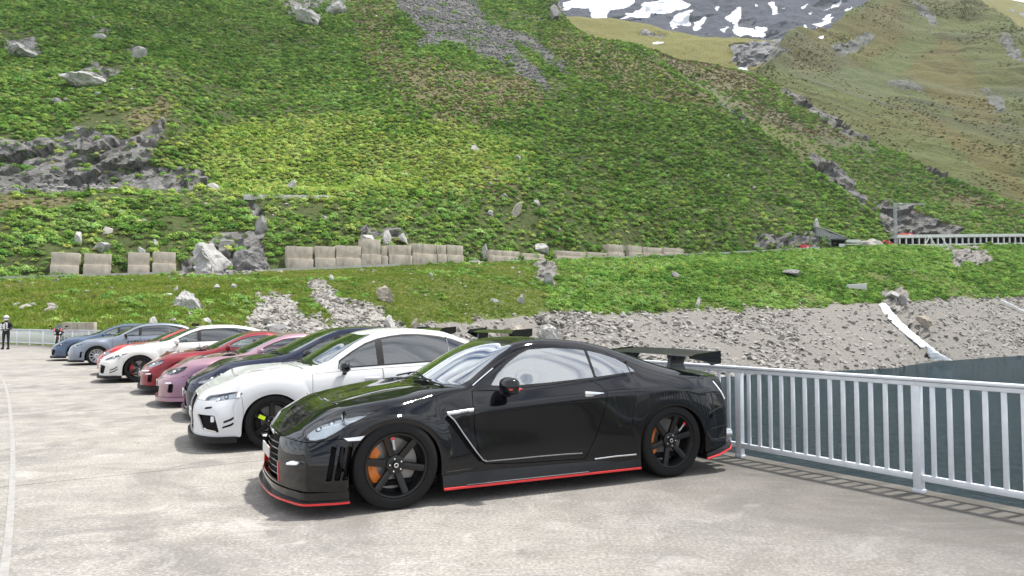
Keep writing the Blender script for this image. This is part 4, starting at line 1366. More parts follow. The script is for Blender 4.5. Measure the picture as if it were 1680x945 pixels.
def shrink(poly, d):
    """move a 2D polygon's edges inwards by d"""
    n = len(poly)
    A = sum(poly[i][0] * poly[(i + 1) % n][1] - poly[(i + 1) % n][0] * poly[i][1] for i in range(n))
    sg = 1 if A > 0 else -1
    out = []
    for i in range(n):
        a = Vector(poly[i - 1]); b = Vector(poly[i]); c = Vector(poly[(i + 1) % n])
        e1 = (b - a).normalized(); e2 = (c - b).normalized()
        n1 = Vector((-e1.y, e1.x)) * sg; n2 = Vector((-e2.y, e2.x)) * sg
        m = (n1 + n2)
        k = max(.35, (1 + n1.dot(n2)) / 2)
        out.append(tuple(b + m / 2 / k * d))
    return out

def rounded(poly, r=.02, k=3):
    """round the corners of a 2D polygon"""
    out = []
    n = len(poly)
    for i in range(n):
        a = Vector(poly[i - 1]); b = Vector(poly[i]); c = Vector(poly[(i + 1) % n])
        d1 = min(r, (a - b).length * .45); d2 = min(r, (c - b).length * .45)
        p = b + (a - b).normalized() * d1; q = b + (c - b).normalized() * d2
        for j in range(k + 1):
            t_ = j / k
            out.append(tuple(p * (1 - t_) ** 2 + b * 2 * t_ * (1 - t_) + q * t_ ** 2))
    return out

# ---------------------------------------------------------------- wheels
_wcache = {}
def wheel_meshes(key, R, W, rimR, spokes, style, rim_mat, cal_mat, decal):
    """mesh data of one wheel kind, wheel axis along y, outside towards -y"""
    if key in _wcache: return _wcache[key]
    out = {}
    def grab(o):
        me = o.data; bpy.data.objects.remove(o); return me
    mb = MB(); h = W / 2
    # tyre with rounded shoulders, rim edge and circumferential grooves
    prof = [(-h * .86, rimR + .004), (-h * .98, rimR + .016), (-h * 1.0, rimR + (R - rimR) * .45), (-h * .97, R - .022), (-h * .90, R - .009), (-h * .80, R - .002),
            (-h * .52, R), (-h * .50, R - .007), (-h * .42, R - .007), (-h * .40, R), (-h * .06, R), (-h * .04, R - .007), (h * .04, R - .007), (h * .06, R),
            (h * .40, R), (h * .42, R - .007), (h * .50, R - .007), (h * .52, R), (h * .8, R - .002), (h * .9, R - .009), (h * .97, R - .022), (h, rimR + (R - rimR) * .45), (h * .86, rimR + .004)]
    mb.lathe(prof, 'y', n=56)
    # tread sipes
    for k in range(64):
        a = 2 * pi * k / 64
        for sg in (-1, 1):
            M_ = Matrix.Rotation(-a, 3, 'Y') @ Matrix.Rotation(sg * .3, 3, 'Z')
            c = Matrix.Rotation(-a, 3, 'Y') @ Vector((R - .0015, sg * h * .72, 0))
            mb.box(c, (.005, h * .36, .006), M_)
    out['tyre'] = grab(mb.build('tyre', M_rubber, smooth=40))
    mb = MB(); dp = .06
    y0 = -h * .80
    lipw = .012
    mb.lathe([(y0 - .004, rimR + .006), (y0 - .010, rimR), (y0 - .008, rimR - lipw), (y0 + .012, rimR - lipw - .010), (y0 + .05, rimR - .040), (h * .6, rimR - .045), (h * .8, rimR + .002)], 'y', n=56)
    out['barrel'] = grab(mb.build('barrel', rim_mat, smooth=40))
    mb = MB()
    hubR = .075
    rr = rimR - .016
    for k in range(spokes):
        a = 2 * pi * (k + .5 * (style == 'six')) / spokes + .1
        M_ = Matrix.Rotation(-a, 3, 'Y')
        def sp(w0, w1, off0=0.0, off1=0.0, th=.022):
            z0_ = y0 + .028; z1_ = y0 + .004
            pts_ = []
            for r_, w_, y_, of in ((hubR * .8, w0, z0_ + .004, off0), (hubR + (rr - hubR) * .5, (w0 * .42 + w1 * .58), (z0_ + z1_) / 2 - .008 + .006, (off0 + off1) / 2), (rr, w1, z1_, off1)):
                pts_ += [(r_, y_, of - w_ / 2), (r_, y_, of + w_ / 2), (r_, y_ + th, of + w_ / 2 + .007), (r_, y_ + th, of - w_ / 2 - .007), (r_, y_ - .005, of)]
            q = [M_ @ Vector(p) for p in pts_]
            f = []
            for i in (0, 5):
                f += [(i + 0, i + 4, i + 9, i + 5), (i + 4, i + 1, i + 6, i + 9), (i + 1, i + 2, i + 7, i + 6), (i + 2, i + 3, i + 8, i + 7), (i + 3, i + 0, i + 5, i + 8)]
            f += [(0, 3, 2, 1, 4), (10, 14, 11, 12, 13)]
            mb.add(q, f)
        if style == 'twin':
            sp(.018, .014, -.016, -.034, .016); sp(.018, .014, .016, .034, .016)
        elif style == 'thin': sp(.022, .020)
        elif style == 'five': sp(.055, .075)
        else: sp(.050, .052)
    mb.lathe([(y0 + .012, .03), (y0 + .010, .062), (y0 + .016, hubR), (y0 + .05, hubR + .004), (y0 + .09, hubR)], 'y', n=32)
    out['spokes'] = grab(mb.build('spokes', rim_mat, smooth=30))
    mb = MB(); mb.lathe([(y0 + .002, .0001), (y0 + .0, .024), (y0 + .006, .029), (y0 + .014, .030)], 'y', n=24)
    out['centre_cap'] = grab(mb.build('centre_cap', M_gloss, smooth=40))
    mb = MB(); mb.lathe([(y0 - .002, .012), (y0 - .003, .016), (y0 - .002, .019)], 'y', n=20)
    out['cap_ring'] = grab(mb.build('cap_ring', M_chrome, smooth=40))
    mb = MB()
    for k in range(5):
        a = 2 * pi * k / 5 + .3
        mb.lathe([(y0 + .000, .0001), (y0 + .001, .007), (y0 + .014, .008)], 'y', c=(.052 * cos(a), .002, .052 * sin(a)), n=8)
    out['wheel_nuts'] = grab(mb.build('wheel_nuts', M_chrome, smooth=40))
    mb = MB(); dR = rimR * .80
    mb.lathe([(-.012 + .02, .07), (-.014 + .02, .09), (-.014 + .02, dR), (.014 + .02, dR), (.014 + .02, .09)], 'y', n=48)
    for k in range(14):
        a = 2 * pi * k / 14
        for q in range(3):
            r_ = dR * (.60 + .13 * q); aa = a + q * .16
            mb.lathe([(.0048, .0001), (.0046, .005)], 'y', c=(r_ * cos(aa), 0, r_ * sin(aa)), n=6)
    out['brake_disc'] = grab(mb.build('brake_disc', M_disc, smooth=40))
    mb = MB()
    ar = []
    for k in range(9):
        a = radians(-46 + 92 * k / 8); ar.append((-(dR + .012) * cos(a), (dR + .012) * sin(a)))
    for k in range(8, -1, -1):
        a = radians(-42 + 84 * k / 8); ar.append((-(dR * .70) * cos(a), (dR * .70) * sin(a)))
    mb.prism(ar, 'y', -.022, .06)
    for k in (-32, -11, 11, 32):
        a = radians(k); mb.lathe([(-.026, .0001), (-.027, .014), (-.02, .016)], 'y', c=(-dR * .86 * cos(a), 0, dR * .86 * sin(a)), n=10)
    out['caliper'] = grab(mb.build('caliper', cal_mat, smooth=35))
    if decal:
        a = {'red': radians(100), 'lime': radians(178)}[decal]
        sp_a = [2 * pi * (k + .5 * (style == 'six')) / spokes + .1 for k in range(spokes)]
        a = min(sp_a, key=lambda q: abs((q - a + pi) % (2 * pi) - pi))
        mb = MB(); M_ = Matrix.Rotation(-a, 3, 'Y')
        r0_, r1_ = (.11, .155) if decal == 'red' else (.105, .185)
        wd = .030 if decal == 'red' else .044
        if decal == 'lime':
            mb.bbox(M_ @ Vector(((r0_ + r1_) / 2, y0 + .006, 0)), (r1_ - r0_, .018, wd), .002, M_)
            out['decal'] = grab(mb.build('decal', M_lime))
    _wcache[key] = out
    return out

def place_wheels(car, S, kind, R, W, track, mats, cal_mat):
    """four wheels with tyre, barrel, spokes, cap, nuts, disc and caliper as sub-parts"""
    for wi, cx in ((0, 0.0), (1, S['wb'])):
        me = wheel_meshes(kind + str(wi), R[wi], W[wi], kindspec[kind][0], kindspec[kind][1], kindspec[kind][2], mats, cal_mat, kindspec[kind][3])
        for sg in (-1, 1):
            w = bpy.data.objects.new('wheel', me['barrel'])
            col.objects.link(w); w.parent = car
            w.location = (cx, sg * (track[wi] - W[wi] / 2), R[wi])
            spin = radians(kindspec[kind][4] + 37 * wi) * (1 if sg < 0 else -1)
            w.rotation_euler = (0, 0, 0) if sg < 0 else (0, 0, pi)
            for nm in ('tyre', 'spokes', 'centre_cap', 'cap_ring', 'wheel_nuts', 'brake_disc', 'decal'):
                if nm in me:
                    o = link(nm, me[nm], None, w); o.rotation_euler = (0, spin if nm not in ('brake_disc', 'tyre') else 0, 0)
            o = link('caliper', me['caliper'], None, w)
            if (sg > 0): o.rotation_euler = (0, pi, 0)
            if wi == 0 and False: pass
    # dark wheel wells
    for wi, cx in ((0, 0.0), (1, S['wb'])):
        rx, rz = S['arch'][wi]
        for sg in (-1, 1):
            mb = MB(); vs_ = []; n = 18
            yo = sg * (S['wellw'] if 'wellw' in S else .90); yi = sg * .52
            for k in range(n + 1):
                a = radians(-25 + 230 * k / n)
                for y in (yo, yi): vs_.append((cx + (rx + .035) * cos(a), y, R[wi] + (rz + .035) * sin(a)))
            fs_ = [(2 * k, 2 * k + 1, 2 * k + 3, 2 * k + 2) for k in range(n)]
            fs_.append(tuple(2 * k + 1 for k in range(n + 1)))
            mb.add(vs_, fs_); mb.build('wheel_well', M_dark, car)

kindspec = {  # rim radius, spokes, style, decal, turn
    'six20': (.258, 6, 'six', None, -14), 'te37': (.238, 6, 'six', 'lime', 2), 'typer': (.252, 5, 'five', None, 20),
    'multi': (.228, 10, 'thin', None, 0), 'bronze': (.222, 7, 'twin', None, 0), 'dark7': (.222, 7, 'thin', None, 9), 'silver9': (.238, 9, 'twin', None, 5), 'dark5': (.24, 5, 'twin', None, 5)}

def interior(car, xs, z_belt, hw, seat_mat, wheel_side=-1, roof=1.2, rear=True):
    """dashboard, steering wheel and front seats seen through the glass"""
    mb = MB(); mb.bbox((xs - .02, 0, z_belt - .14), (.50, hw * 1.75, .22), .06); mb.bbox((xs + .62, 0, z_belt - .50), (1.5, .24, .30), .04)
    mb.build('dashboard', M_dark, car, smooth=40)
    for sg in (-1, 1):
        mb = MB()
        y = sg * .37; x = xs + .98
        mb.bbox((x - .22, y, .42), (.52, .48, .16), .05)
        M_ = Matrix.Rotation(radians(-18), 3, 'Y')
        mb.bbox((x + .10, y, .74), (.14, .48, .60), .06, Matrix.Rotation(radians(20), 3, 'Y'))
        for q in (-.21, .21): mb.bbox((x + .05, y + q, .74), (.16, .08, .50), .035, Matrix.Rotation(radians(20), 3, 'Y'))
        mb.build('seat', seat_mat, car, smooth=40)
        mb = MB(); mb.bbox((x + .235, y, min(roof - .17, 1.12)), (.11, .25, .19), .05, Matrix.Rotation(radians(14), 3, 'Y'))
        mb.build('headrest', seat_mat, car, smooth=40)
    mb = MB(); pts_ = []
    for k in range(25):
        a = 2 * pi * k / 24
        p = Matrix.Rotation(radians(-24), 3, 'Y') @ Vector((0, .18 * cos(a), .18 * sin(a)))
        pts_.append(p + Vector((xs + .36, wheel_side * .37, z_belt - .06)))
    mb.tube(pts_, .015, 8, caps=False)
    for a in (0, pi, -pi / 2):
        p = Matrix.Rotation(radians(-24), 3, 'Y') @ Vector((0, .17 * cos(a), .17 * sin(a)))
        mb.tube([Vector((xs + .36, wheel_side * .37, z_belt - .06)), p + Vector((xs + .36, wheel_side * .37, z_belt - .06))], .014, 6)
    mb.build('steering_wheel', M_dark, car, smooth=50)
    if rear:
        mb = MB(); mb.bbox((xs + 1.75, 0, .50), (.46, hw * 1.5, .18), .05); mb.bbox((xs + 2.02, 0, .76), (.16, hw * 1.5, .52), .06, Matrix.Rotation(radians(22), 3, 'Y'))
        mb.build('rear_bench', seat_mat, car, smooth=40)

def mirror(car, x, y, z, mat_cap, mat_body=None, stripe=None, sgn=-1, size=1.0):
    """door mirror: rounded shell, stalk, glass, optional stripe"""
    bm = bmesh.new(); bmesh.ops.create_uvsphere(bm, u_segments=20, v_segments=12, radius=1)
    for v in bm.verts:
        p = v.co
        fx = -abs(p.x) ** .8 * (1 if p.x < 0 else -1) * -1
        v.co = Vector((p.x * (.075 if p.x < 0 else .052), (abs(p.y) ** .65) * (1 if p.y > 0 else -1) * .105, (abs(p.z) ** .72) * (1 if p.z > 0 else -1) * .066)) * size
    mb = MB(); mb.bm(bm, (x, sgn * y, z))
    o = mb.build('mirror', mat_cap, car, smooth=60)
    mb = MB(); mb.tube([(x + .01, sgn * (y - .13 * size), z - .085), (x + .0, sgn * (y - .03), z - .075), (x - .005, sgn * (y + .01), z - .03)], [.022, .026, .03], 10)
    mb.build('stalk', mat_body or M_black, o, smooth=50)
    mb = MB(); mb.bbox((x + .045 * size, sgn * y, z), (.010, .13 * size, .075 * size), .003); mb.build('mirror_glass', M_chrome, o)
    if stripe:
        mb = MB(); mb.bbox((x + .002, sgn * (y + .003), z - .022), (.104 * size, .190 * size, .012), .003); mb.build('stripe', stripe, o, smooth=40)
    return o

def text_part(name, s, size, mat, parent, M, ext=.0015):
    cu = bpy.data.curves.new(name, 'FONT'); cu.body = s; cu.size = size; cu.align_x = 'CENTER'; cu.align_y = 'CENTER'; cu.extrude = ext
    o = bpy.data.objects.new(name, cu); col.objects.link(o)
    dg = bpy.context.evaluated_depsgraph_get(); dg.update()
    me = bpy.data.meshes.new_from_object(o.evaluated_get(dg))
    bpy.data.objects.remove(o)
    me.transform(M)
    me.materials.clear()
    return link(name, me, mat, parent)
def strip_on(body, pts2, axis, width, lift, name, mat, parent, side=-1, h=.006):
    """a thin raised strip following the skin along a 2D polyline in (x,z) on one side"""
    from mathutils.bvhtree import BVHTree
    tr = body.bvh()
    out = []
    for x, z in pts2:
        hit = tr.ray_cast(Vector((x, side * 2.0, z)), Vector((0, -side, 0)))
        if hit[0] is not None: out.append((hit[0], hit[1]))
    vs_ = []; fs_ = []
    for i, (p, n) in enumerate(out):
        a = out[max(0, i - 1)][0]; b = out[min(len(out) - 1, i + 1)][0]
        d = (b - a).normalized(); w = d.cross(n).normalized() * width / 2
        vs_ += [p - w - n * .004, p - w + n * lift * .5, p - w * .55 + n * lift, p + w * .55 + n * lift, p + w + n * lift * .5, p + w - n * .004]
    for i in range(len(out) - 1):
        for k in range(5): fs_.append((i * 6 + k, i * 6 + k + 1, i * 6 + 7 + k, i * 6 + 6 + k))
    mb = MB(); mb.add(vs_, fs_ + [tuple(range(6)), tuple(range(len(vs_) - 6, len(vs_)))][0:2])
    return mb.build(name, mat, parent, smooth=40)
def _bvh(self):
    from mathutils.bvhtree import BVHTree
    if not hasattr(self, '_tree'): self._tree = BVHTree.FromBMesh(self.bm)
    return self._tree
Body.bvh = _bvh
def densify(pts, d=.03):
    out = []
    for a, b in zip(pts[:-1], pts[1:]):
        L_ = hypot(b[0] - a[0], b[1] - a[1]); n = max(1, int(L_ / d))
        for k in range(n): out.append((a[0] + (b[0] - a[0]) * k / n, a[1] + (b[1] - a[1]) * k / n))
    out.append(pts[-1]); return out
# ================================================================== the black coupe in the foreground
def side_f(c, n): return abs(c.y) > .30 and abs(n.y) > .12
G = dict(wb=2.78, R=(.356, .354), arch=((.385, .342), (.392, .345)), lip=.04, corner=.85, ledge=.85, sF=-.70, sR=3.50, wellw=.91, level=3,
    stations=[-.56, .62, .70, .90, 1.10, 1.30, 1.52, 1.76, 2.0, 2.2, 3.30, 3.40],
    b0=[(-.70, .865, .20), (-.42, .925, .19), (.5, .915, .20), (1.5, .915, .205), (2.3, .945, .21), (3.2, .945, .22), (3.50, .885, .27)],
    b1=[(-.70, .875, .33), (-.42, .93, .33), (.0, .938, .33), (.5, .912, .33), (1.5, .915, .34), (2.3, .95, .34), (2.78, .955, .34), (3.2, .948, .36), (3.50, .895, .42)],
    b2=[(-.70, .855, .50), (-.42, .91, .52), (0, .93, .56), (.45, .890, .55), (.8, .895, .56), (1.3, .900, .57), (1.8, .915, .58), (2.3, .945, .58), (2.78, .955, .60), (3.2, .94, .60), (3.50, .885, .62)],
    b3=[(-.70, .78, .612), (-.42, .855, .705), (-.15, .90, .765), (.05, .91, .775), (.30, .885, .745), (.48, .872, .735), (.70, .882, .765), (1.2, .893, .80), (1.8, .912, .835), (2.3, .935, .855), (2.78, .95, .86), (3.2, .92, .83), (3.50, .865, .79)],
    r4=[(-.70, .66, .665), (-.42, .755, .785), (-.15, .80, .845), (.05, .815, .868), (.35, .785, .88), (.7, .775, .915), (1.2, .782, .93), (1.8, .795, .968), (2.3, .805, .998), (2.78, .82, .998), (3.2, .81, .968), (3.50, .79, .93)],
    r5=[(-.70, .56, .685), (-.42, .645, .812), (0, .69, .884), (.35, .705, .925), (.62, .725, .945), (.70, .725, .958), (.9, .685, 1.085), (1.1, .635, 1.205), (1.30, .598, 1.288), (1.55, .585, 1.322), (2.0, .59, 1.295), (2.4, .61, 1.205), (2.7, .645, 1.11), (3.0, .70, 1.03), (3.2, .72, .992), (3.50, .735, .945)],
    r7=[(-.70, .665, -.74), (-.56, .745, -.60), (-.42, .808, -.45), (0, .903, -.02), (.35, .952, .28), (.62, .972, .38), (.70, .985, .42), (.9, 1.115, .64), (1.1, 1.235, .86), (1.30, 1.330, 1.12), (1.55, 1.370, 1.46), (2.0, 1.328, 1.98), (2.4, 1.238, 2.42), (2.7, 1.155, 2.72), (3.0, 1.068, 3.0), (3.2, 1.012, 3.2), (3.40, .99, 3.45), (3.50, .985, 3.62)],
    bump6=[(-.7, 0), (-.4, .014), (.0, .016), (.45, .010), (.62, 0), (3.5, 0)],
    front=dict(b0=(-.895, .20, 2.7), b1=(-.890, .31, 2.7), b2=(-.880, .42, 2.6), b3=(-.850, .550, 2.4), r4=(-.770, .622, 2.2)),
    rear=dict(b0=(3.62, .30, 4), b1=(3.72, .44, 4), b2=(3.735, .62, 4), b3=(3.715, .85, 3.6), r4=(3.665, .985, 3.0)),
    rowcrease=dict(r4=[(1.0, 2.3, .5), (3.2, 3.6, .6)], b3=[(.4, 2.3, .85), (2.3, 3.4, .5), (-.45, .3, .35)], r6=[(-.42, .55, .5)]), colcrease=[(.70, .7)])
GB = Body(G)
def top_pt(B, x, y, lift=.012):
    h_ = B.bvh().ray_cast(Vector((x, y, 3)), Vector((0, 0, -1)))
    return (h_[0] + h_[1] * lift) if h_[0] is not None else Vector((x, y, 1))
def wiper(B, car, x, sg):
    mb = MB(); y0_ = sg * .28 - .12
    mb.tube([top_pt(B, x + .03 + .10 * abs(y0_ + k * .11) ** 1.5, y0_ - .25 + k * .11) for k in range(6)], .007, 6)
    mb.tube([top_pt(B, x - .03, y0_ + .3, .02), top_pt(B, x + .04, y0_ + .02, .02)], .009, 6)
    mb.build('wiper', M_black, car)
car = thing('sports_coupe', 'glossy black sports coupe with big rear wing and red trim line, nearest the camera', 'car', (-1.334, 6.64, 0), radians(25.8), 'cars parked in a row on the dam')
door = [(.715, .915), (.693, .80), (.69, .675), (.70, .55), (.727, .412), (.775, .30), (1.2, .275), (1.78, .262), (1.83, .34), (1.90, .46), (1.96, .597), (2.015, .74), (2.03, .865), (1.985, .925), (1.90, .975), (1.5, .940), (1.2, .922), (.95, .912)]
GB.cut(door, (0, 2), 1, lambda c, n: side_f(c, n) and abs(c.y) > .7)
win = rounded([(.905, .955), (.985, 1.045), (1.10, 1.135), (1.25, 1.22), (1.36, 1.262), (1.62, 1.274), (1.86, 1.258), (1.955, 1.245), (1.965, .993), (1.50, .962), (1.1, .944)], .012, 2)
qwin = rounded([(1.985, 1.243), (2.15, 1.208), (2.30, 1.155), (2.40, 1.09), (2.455, 1.035), (2.25, 1.018), (1.99, .996)], .02, 3)
upf = lambda c, n: side_f(c, n) and c.z > .9 and .5 < abs(c.y) < .85
GB.cut(shrink(win, -.016), (0, 2), 2, upf); GB.cut(shrink(qwin, -.016), (0, 2), 2, upf)
GB.cut(win, (0, 2), 3, upf); GB.cut(qwin, (0, 2), 4, upf)
hood = [(-.665, 0), (-.655, .20), (-.61, .38), (-.50, .50), (-.30, .585), (0, .635), (.25, .66), (.52, .685), (.45, .55), (.37, .32), (.345, 0)]
hood = hood + [(x, -y) for x, y in hood[-2:0:-1]]
topf = lambda c, n: n.z > .25 and c.z > .55
GB.cut(hood, (0, 1), 5, topf)
ws = [(.435, 0), (.46, .30), (.545, .52), (.66, .665), (.74, .675), (.95, .618), (1.15, .57), (1.22, .54), (1.18, .33), (1.15, 0)]
ws = ws + [(x, -y) for x, y in ws[-2:0:-1]]
GB.cut(shrink(ws, -.02), (0, 1), 6, lambda c, n: topf(c, n) and c.z > .95); GB.cut(ws, (0, 1), 7, lambda c, n: topf(c, n) and c.z > .95)
rw = [(2.23, 0), (2.25, .36), (2.33, .49), (2.70, .53), (2.93, .535), (2.99, .45), (3.01, 0)]
rw = rw + [(x, -y) for x, y in rw[-2:0:-1]]
GB.cut(shrink(rw, -.02), (0, 1), 6, lambda c, n: topf(c, n) and c.z > .98); GB.cut(rw, (0, 1), 8, lambda c, n: topf(c, n) and c.z > .98)
boot = [(3.07, .0), (3.05, .40), (3.12, .60), (3.30, .68), (3.60, .66), (3.75, .60), (3.75, 0)]
boot = boot + [(x, -y) for x, y in boot[-2:0:-1]]
GB.cut(boot, (0, 1), 9, lambda c, n: n.z > .35 and c.z > .9)
bump_f = [(-1.2, .58), (-.80, .575), (-.62, .578), (-.44, .600), (-.36, .585), (-.375, .42), (-.38, .30), (-.37, .0), (-1.2, .0)]
GB.cut(bump_f, (0, 2), 10, lambda c, n: c.x < -.2)
bump_r = [(3.9, .62), (3.55, .63), (3.27, .585), (3.185, .50), (3.17, .40), (3.17, 0), (3.9, 0)]
GB.cut(bump_r, (0, 2), 11, lambda c, n: c.x > 2.9)
lamp = rounded([(-.715, .600), (-.700, .648), (-.60, .715), (-.45, .765), (-.30, .790), (-.13, .800), (-.25, .760), (-.38, .708), (-.48, .645), (-.56, .606), (-.64, .590)], .012, 2)
GB.cut(lamp, (0, 2), 12, lambda c, n: abs(c.y) > .45 and c.x < 0)
intake = [(-.50, .225), (.50, .225), (.47, .33), (.40, .42), (.33, .56), (-.33, .56), (-.40, .42), (-.47, .33)]
GB.cut(intake, (1, 2), 13, lambda c, n: c.x < -.65)
for i in range(3):          # slanted gills behind the bumper corner
    x0 = -.56 + i * .062
    GB.cut([(x0, .285), (x0 + .036, .285), (x0 + .075, .53), (x0 + .045, .54)], (0, 2), 14, lambda c, n: c.x < -.3 and abs(c.y) > .6)
vent = [(.455, .730), (.505, .690), (.56, .61), (.66, .46), (.74, .355), (.79, .315), (.725, .33), (.62, .45), (.50, .62), (.43, .70)]
GB.cut(vent, (0, 2), 15, lambda c, n: side_f(c, n) and abs(c.y) > .7)
mark = rounded([(-.435, .606), (-.262, .618), (-.30, .580), (-.40, .580)], .006, 2)
GB.cut(mark, (0, 2), 16, lambda c, n: side_f(c, n) and abs(c.y) > .6)
GB.finish()
M_blackpaint = paint('black_car_paint', (.0040, .0042, .0055), flake=.1, rough=.3, coat=.5)
GB.part('body', M_blackpaint, car, 0, gap=.0015)
for sg in (-1, 1):
    d = GB.part('door', M_blackpaint, car, 1, side=sg, gap=.0045)
    if d:
        mb = MB(); mb.bbox((1.90, sg * .905, .842), (.215, .022, .052), .008, Matrix.Rotation(radians(-9) * -1 * 0 + radians(-6) * -1, 3, 'Y'))
        h = mb.build('handle', M_chrome, d, smooth=40)
        mb = MB(); mb.bbox((2.0, sg * .912, .830), (.045, .016, .038), .006); mb.build('lock_cover', M_gloss, d, smooth=40)
    GB.part('side_window', M_film, car, 3, side=sg, gap=0, flange=0, sink=.004)
    GB.part('quarter_window', M_film, car, 4, side=sg, gap=0, flange=0, sink=.004)
    GB.part('window_trim', M_gloss, car, 2, side=sg, gap=0.0, flange=.006, sink=.001)
    GB.part('headlight_lens', M_lens, car, 12, side=sg, gap=.002, flange=0)
    GB.part('headlight', M_lampin, car, 12, side=sg, gap=.004, flange=0, sink=.045)
    for k, (x, z, y, r) in enumerate(((-.60, .655, .755, .032), (-.50, .695, .775, .034), (-.40, .738, .775, .026))):
        bm = bmesh.new(); bmesh.ops.create_uvsphere(bm, u_segments=16, v_segments=10, radius=r)
        mb = MB(); mb.bm(bm, (x + .02, sg * (y - .045), z - .008)); mb.build('projector', M_chrome, car, smooth=60)
    GB.part('fender_vent', M_dark, car, 15, side=sg, gap=0, flange=0, sink=.035)
    GB.part('side_marker', M_drl, car, 16, side=sg, gap=.002, flange=.01, sink=-.002)
    GB.part('bumper_gill', M_dark, car, 14, side=sg, gap=0, flange=0, sink=.03)
GB.part('bonnet', M_blackpaint, car, 5, gap=.0045)
GB.part('windscreen', M_film, car, 7, gap=0, flange=0, sink=.003)
GB.part('windscreen_trim', M_gloss, car, 6, gap=0, flange=.006)
GB.part('rear_window', M_glass_dark, car, 8, gap=0, flange=0, sink=.003)
GB.part('boot_lid', M_carbon, car, 9, gap=.003)
GB.part('front_bumper', M_blackpaint, car, 10, gap=.004)
GB.part('rear_bumper', M_blackpaint, car, 11, gap=.003)
GB.part('grille', M_dark, car, 13, gap=0, flange=0, sink=.05)
for i in range(6):
    z = .245 + i * .052
    mb = MB(); mb.tube([(-.862 + y * y * .35, y, z) for y in np.linspace(-.44 + i * .02, .44 - i * .02, 12)], .006, 6); mb.build('grille_bar', M_gloss, car, smooth=40)
for sg in (-1, 1):
    mb = MB(); mb.prism([(sg * .485, .225), (sg * .455, .225), (sg * .40, .38), (sg * .43, .38)], 'x', -.860, -.78); mb.build('intake_accent', M_red, car)
    mb = MB(); mb.bbox((-.765, sg * .735, .415), (.09, .15, .018), .008, Matrix.Rotation(sg * radians(38), 3, 'Z')); mb.build('running_light', M_drl, car, smooth=40)
mb = MB(); mb.bbox((-.898, 0, .415), (.012, .40, .09), .004); mb.build('number_plate', M_plate, car)
mb = MB(); mb.bbox((-.842, 0, .565), (.02, .10, .05), .008, Matrix.Rotation(radians(-25), 3, 'Y')); mb.build('badge', M_chrome, car, smooth=40)

def splitter(B, car, x_end, z0_, z1_, out, mat, edge_mat=None, ins=.14):
    """lip under the front bumper that follows its outline"""
    pts_ = [Vector((p[0], p[1])) for p in B.F['b0']]
    for j, (s, wi, a) in enumerate(B.cols):
        if s < x_end and a is None: pts_.append(Vector((B.side[j]['b0'][0], B.side[j]['b0'][1])))
    pts_.append(Vector((x_end, interp_row(B.S['b0'], x_end, 1))))
    full = [Vector((p.x, -p.y)) for p in pts_[:0:-1]] + pts_
    # resample smoothly
    xs_ = [p.x for p in full]; ys_2 = [p.y for p in full]; cs = [0]
    for a, b in zip(full[:-1], full[1:]): cs.append(cs[-1] + (b - a).length)
    q = np.linspace(0, cs[-1], 60); X = pchip(cs, xs_, q); Y = pchip(cs, ys_2, q)
    P = [Vector((x, y)) for x, y in zip(X, Y)]
    O = []; I = []; O2 = []
    for i, p in enumerate(P):
        t_ = (P[min(59, i + 1)] - P[max(0, i - 1)]).normalized(); n_ = Vector((-t_.y, t_.x))
        if n_.x > 0 and abs(p.y) < .5: n_ = -n_
        if n_.y * p.y < 0 and abs(p.y) >= .5: n_ = -n_
        O.append(p + n_ * out); I.append(p - n_ * ins); O2.append(p + n_ * (out + .003))
    mb = MB(); vs_ = []
    for i in range(60):
        vs_ += [(I[i].x, I[i].y, z1_), (O[i].x, O[i].y, z1_ - .006), (O[i].x, O[i].y, z0_), (I[i].x, I[i].y, z0_)]
    fs_ = [(4 * i + k, 4 * i + (k + 1) % 4, 4 * i + 4 + (k + 1) % 4, 4 * i + 4 + k) for i in range(59) for k in range(4)] + [(0, 1, 2, 3), (236, 237, 238, 239)]
    mb.add(vs_, fs_); sp_ = mb.build('front_splitter', mat, car, smooth=35)
    if edge_mat:
        mb = MB(); vs_ = []
        for i in range(60):
            vs_ += [(O2[i].x, O2[i].y, z0_ + .013), (O2[i].x, O2[i].y, z0_ - .004), (I[i].x * .2 + O[i].x * .8, I[i].y * .2 + O[i].y * .8, z0_ - .004)]
        mb.add(vs_, [(3 * i + k, 3 * i + k + 1, 3 * i + 4 + k, 3 * i + 3 + k) for i in range(59) for k in range(2)])
        mb.build('red_edge', edge_mat, sp_)
    return sp_
splitter(GB, car, -.385, .125, .20, .006, M_gloss)
splitter(GB, car, -.385, .108, .135, .034, M_carbon, M_red)
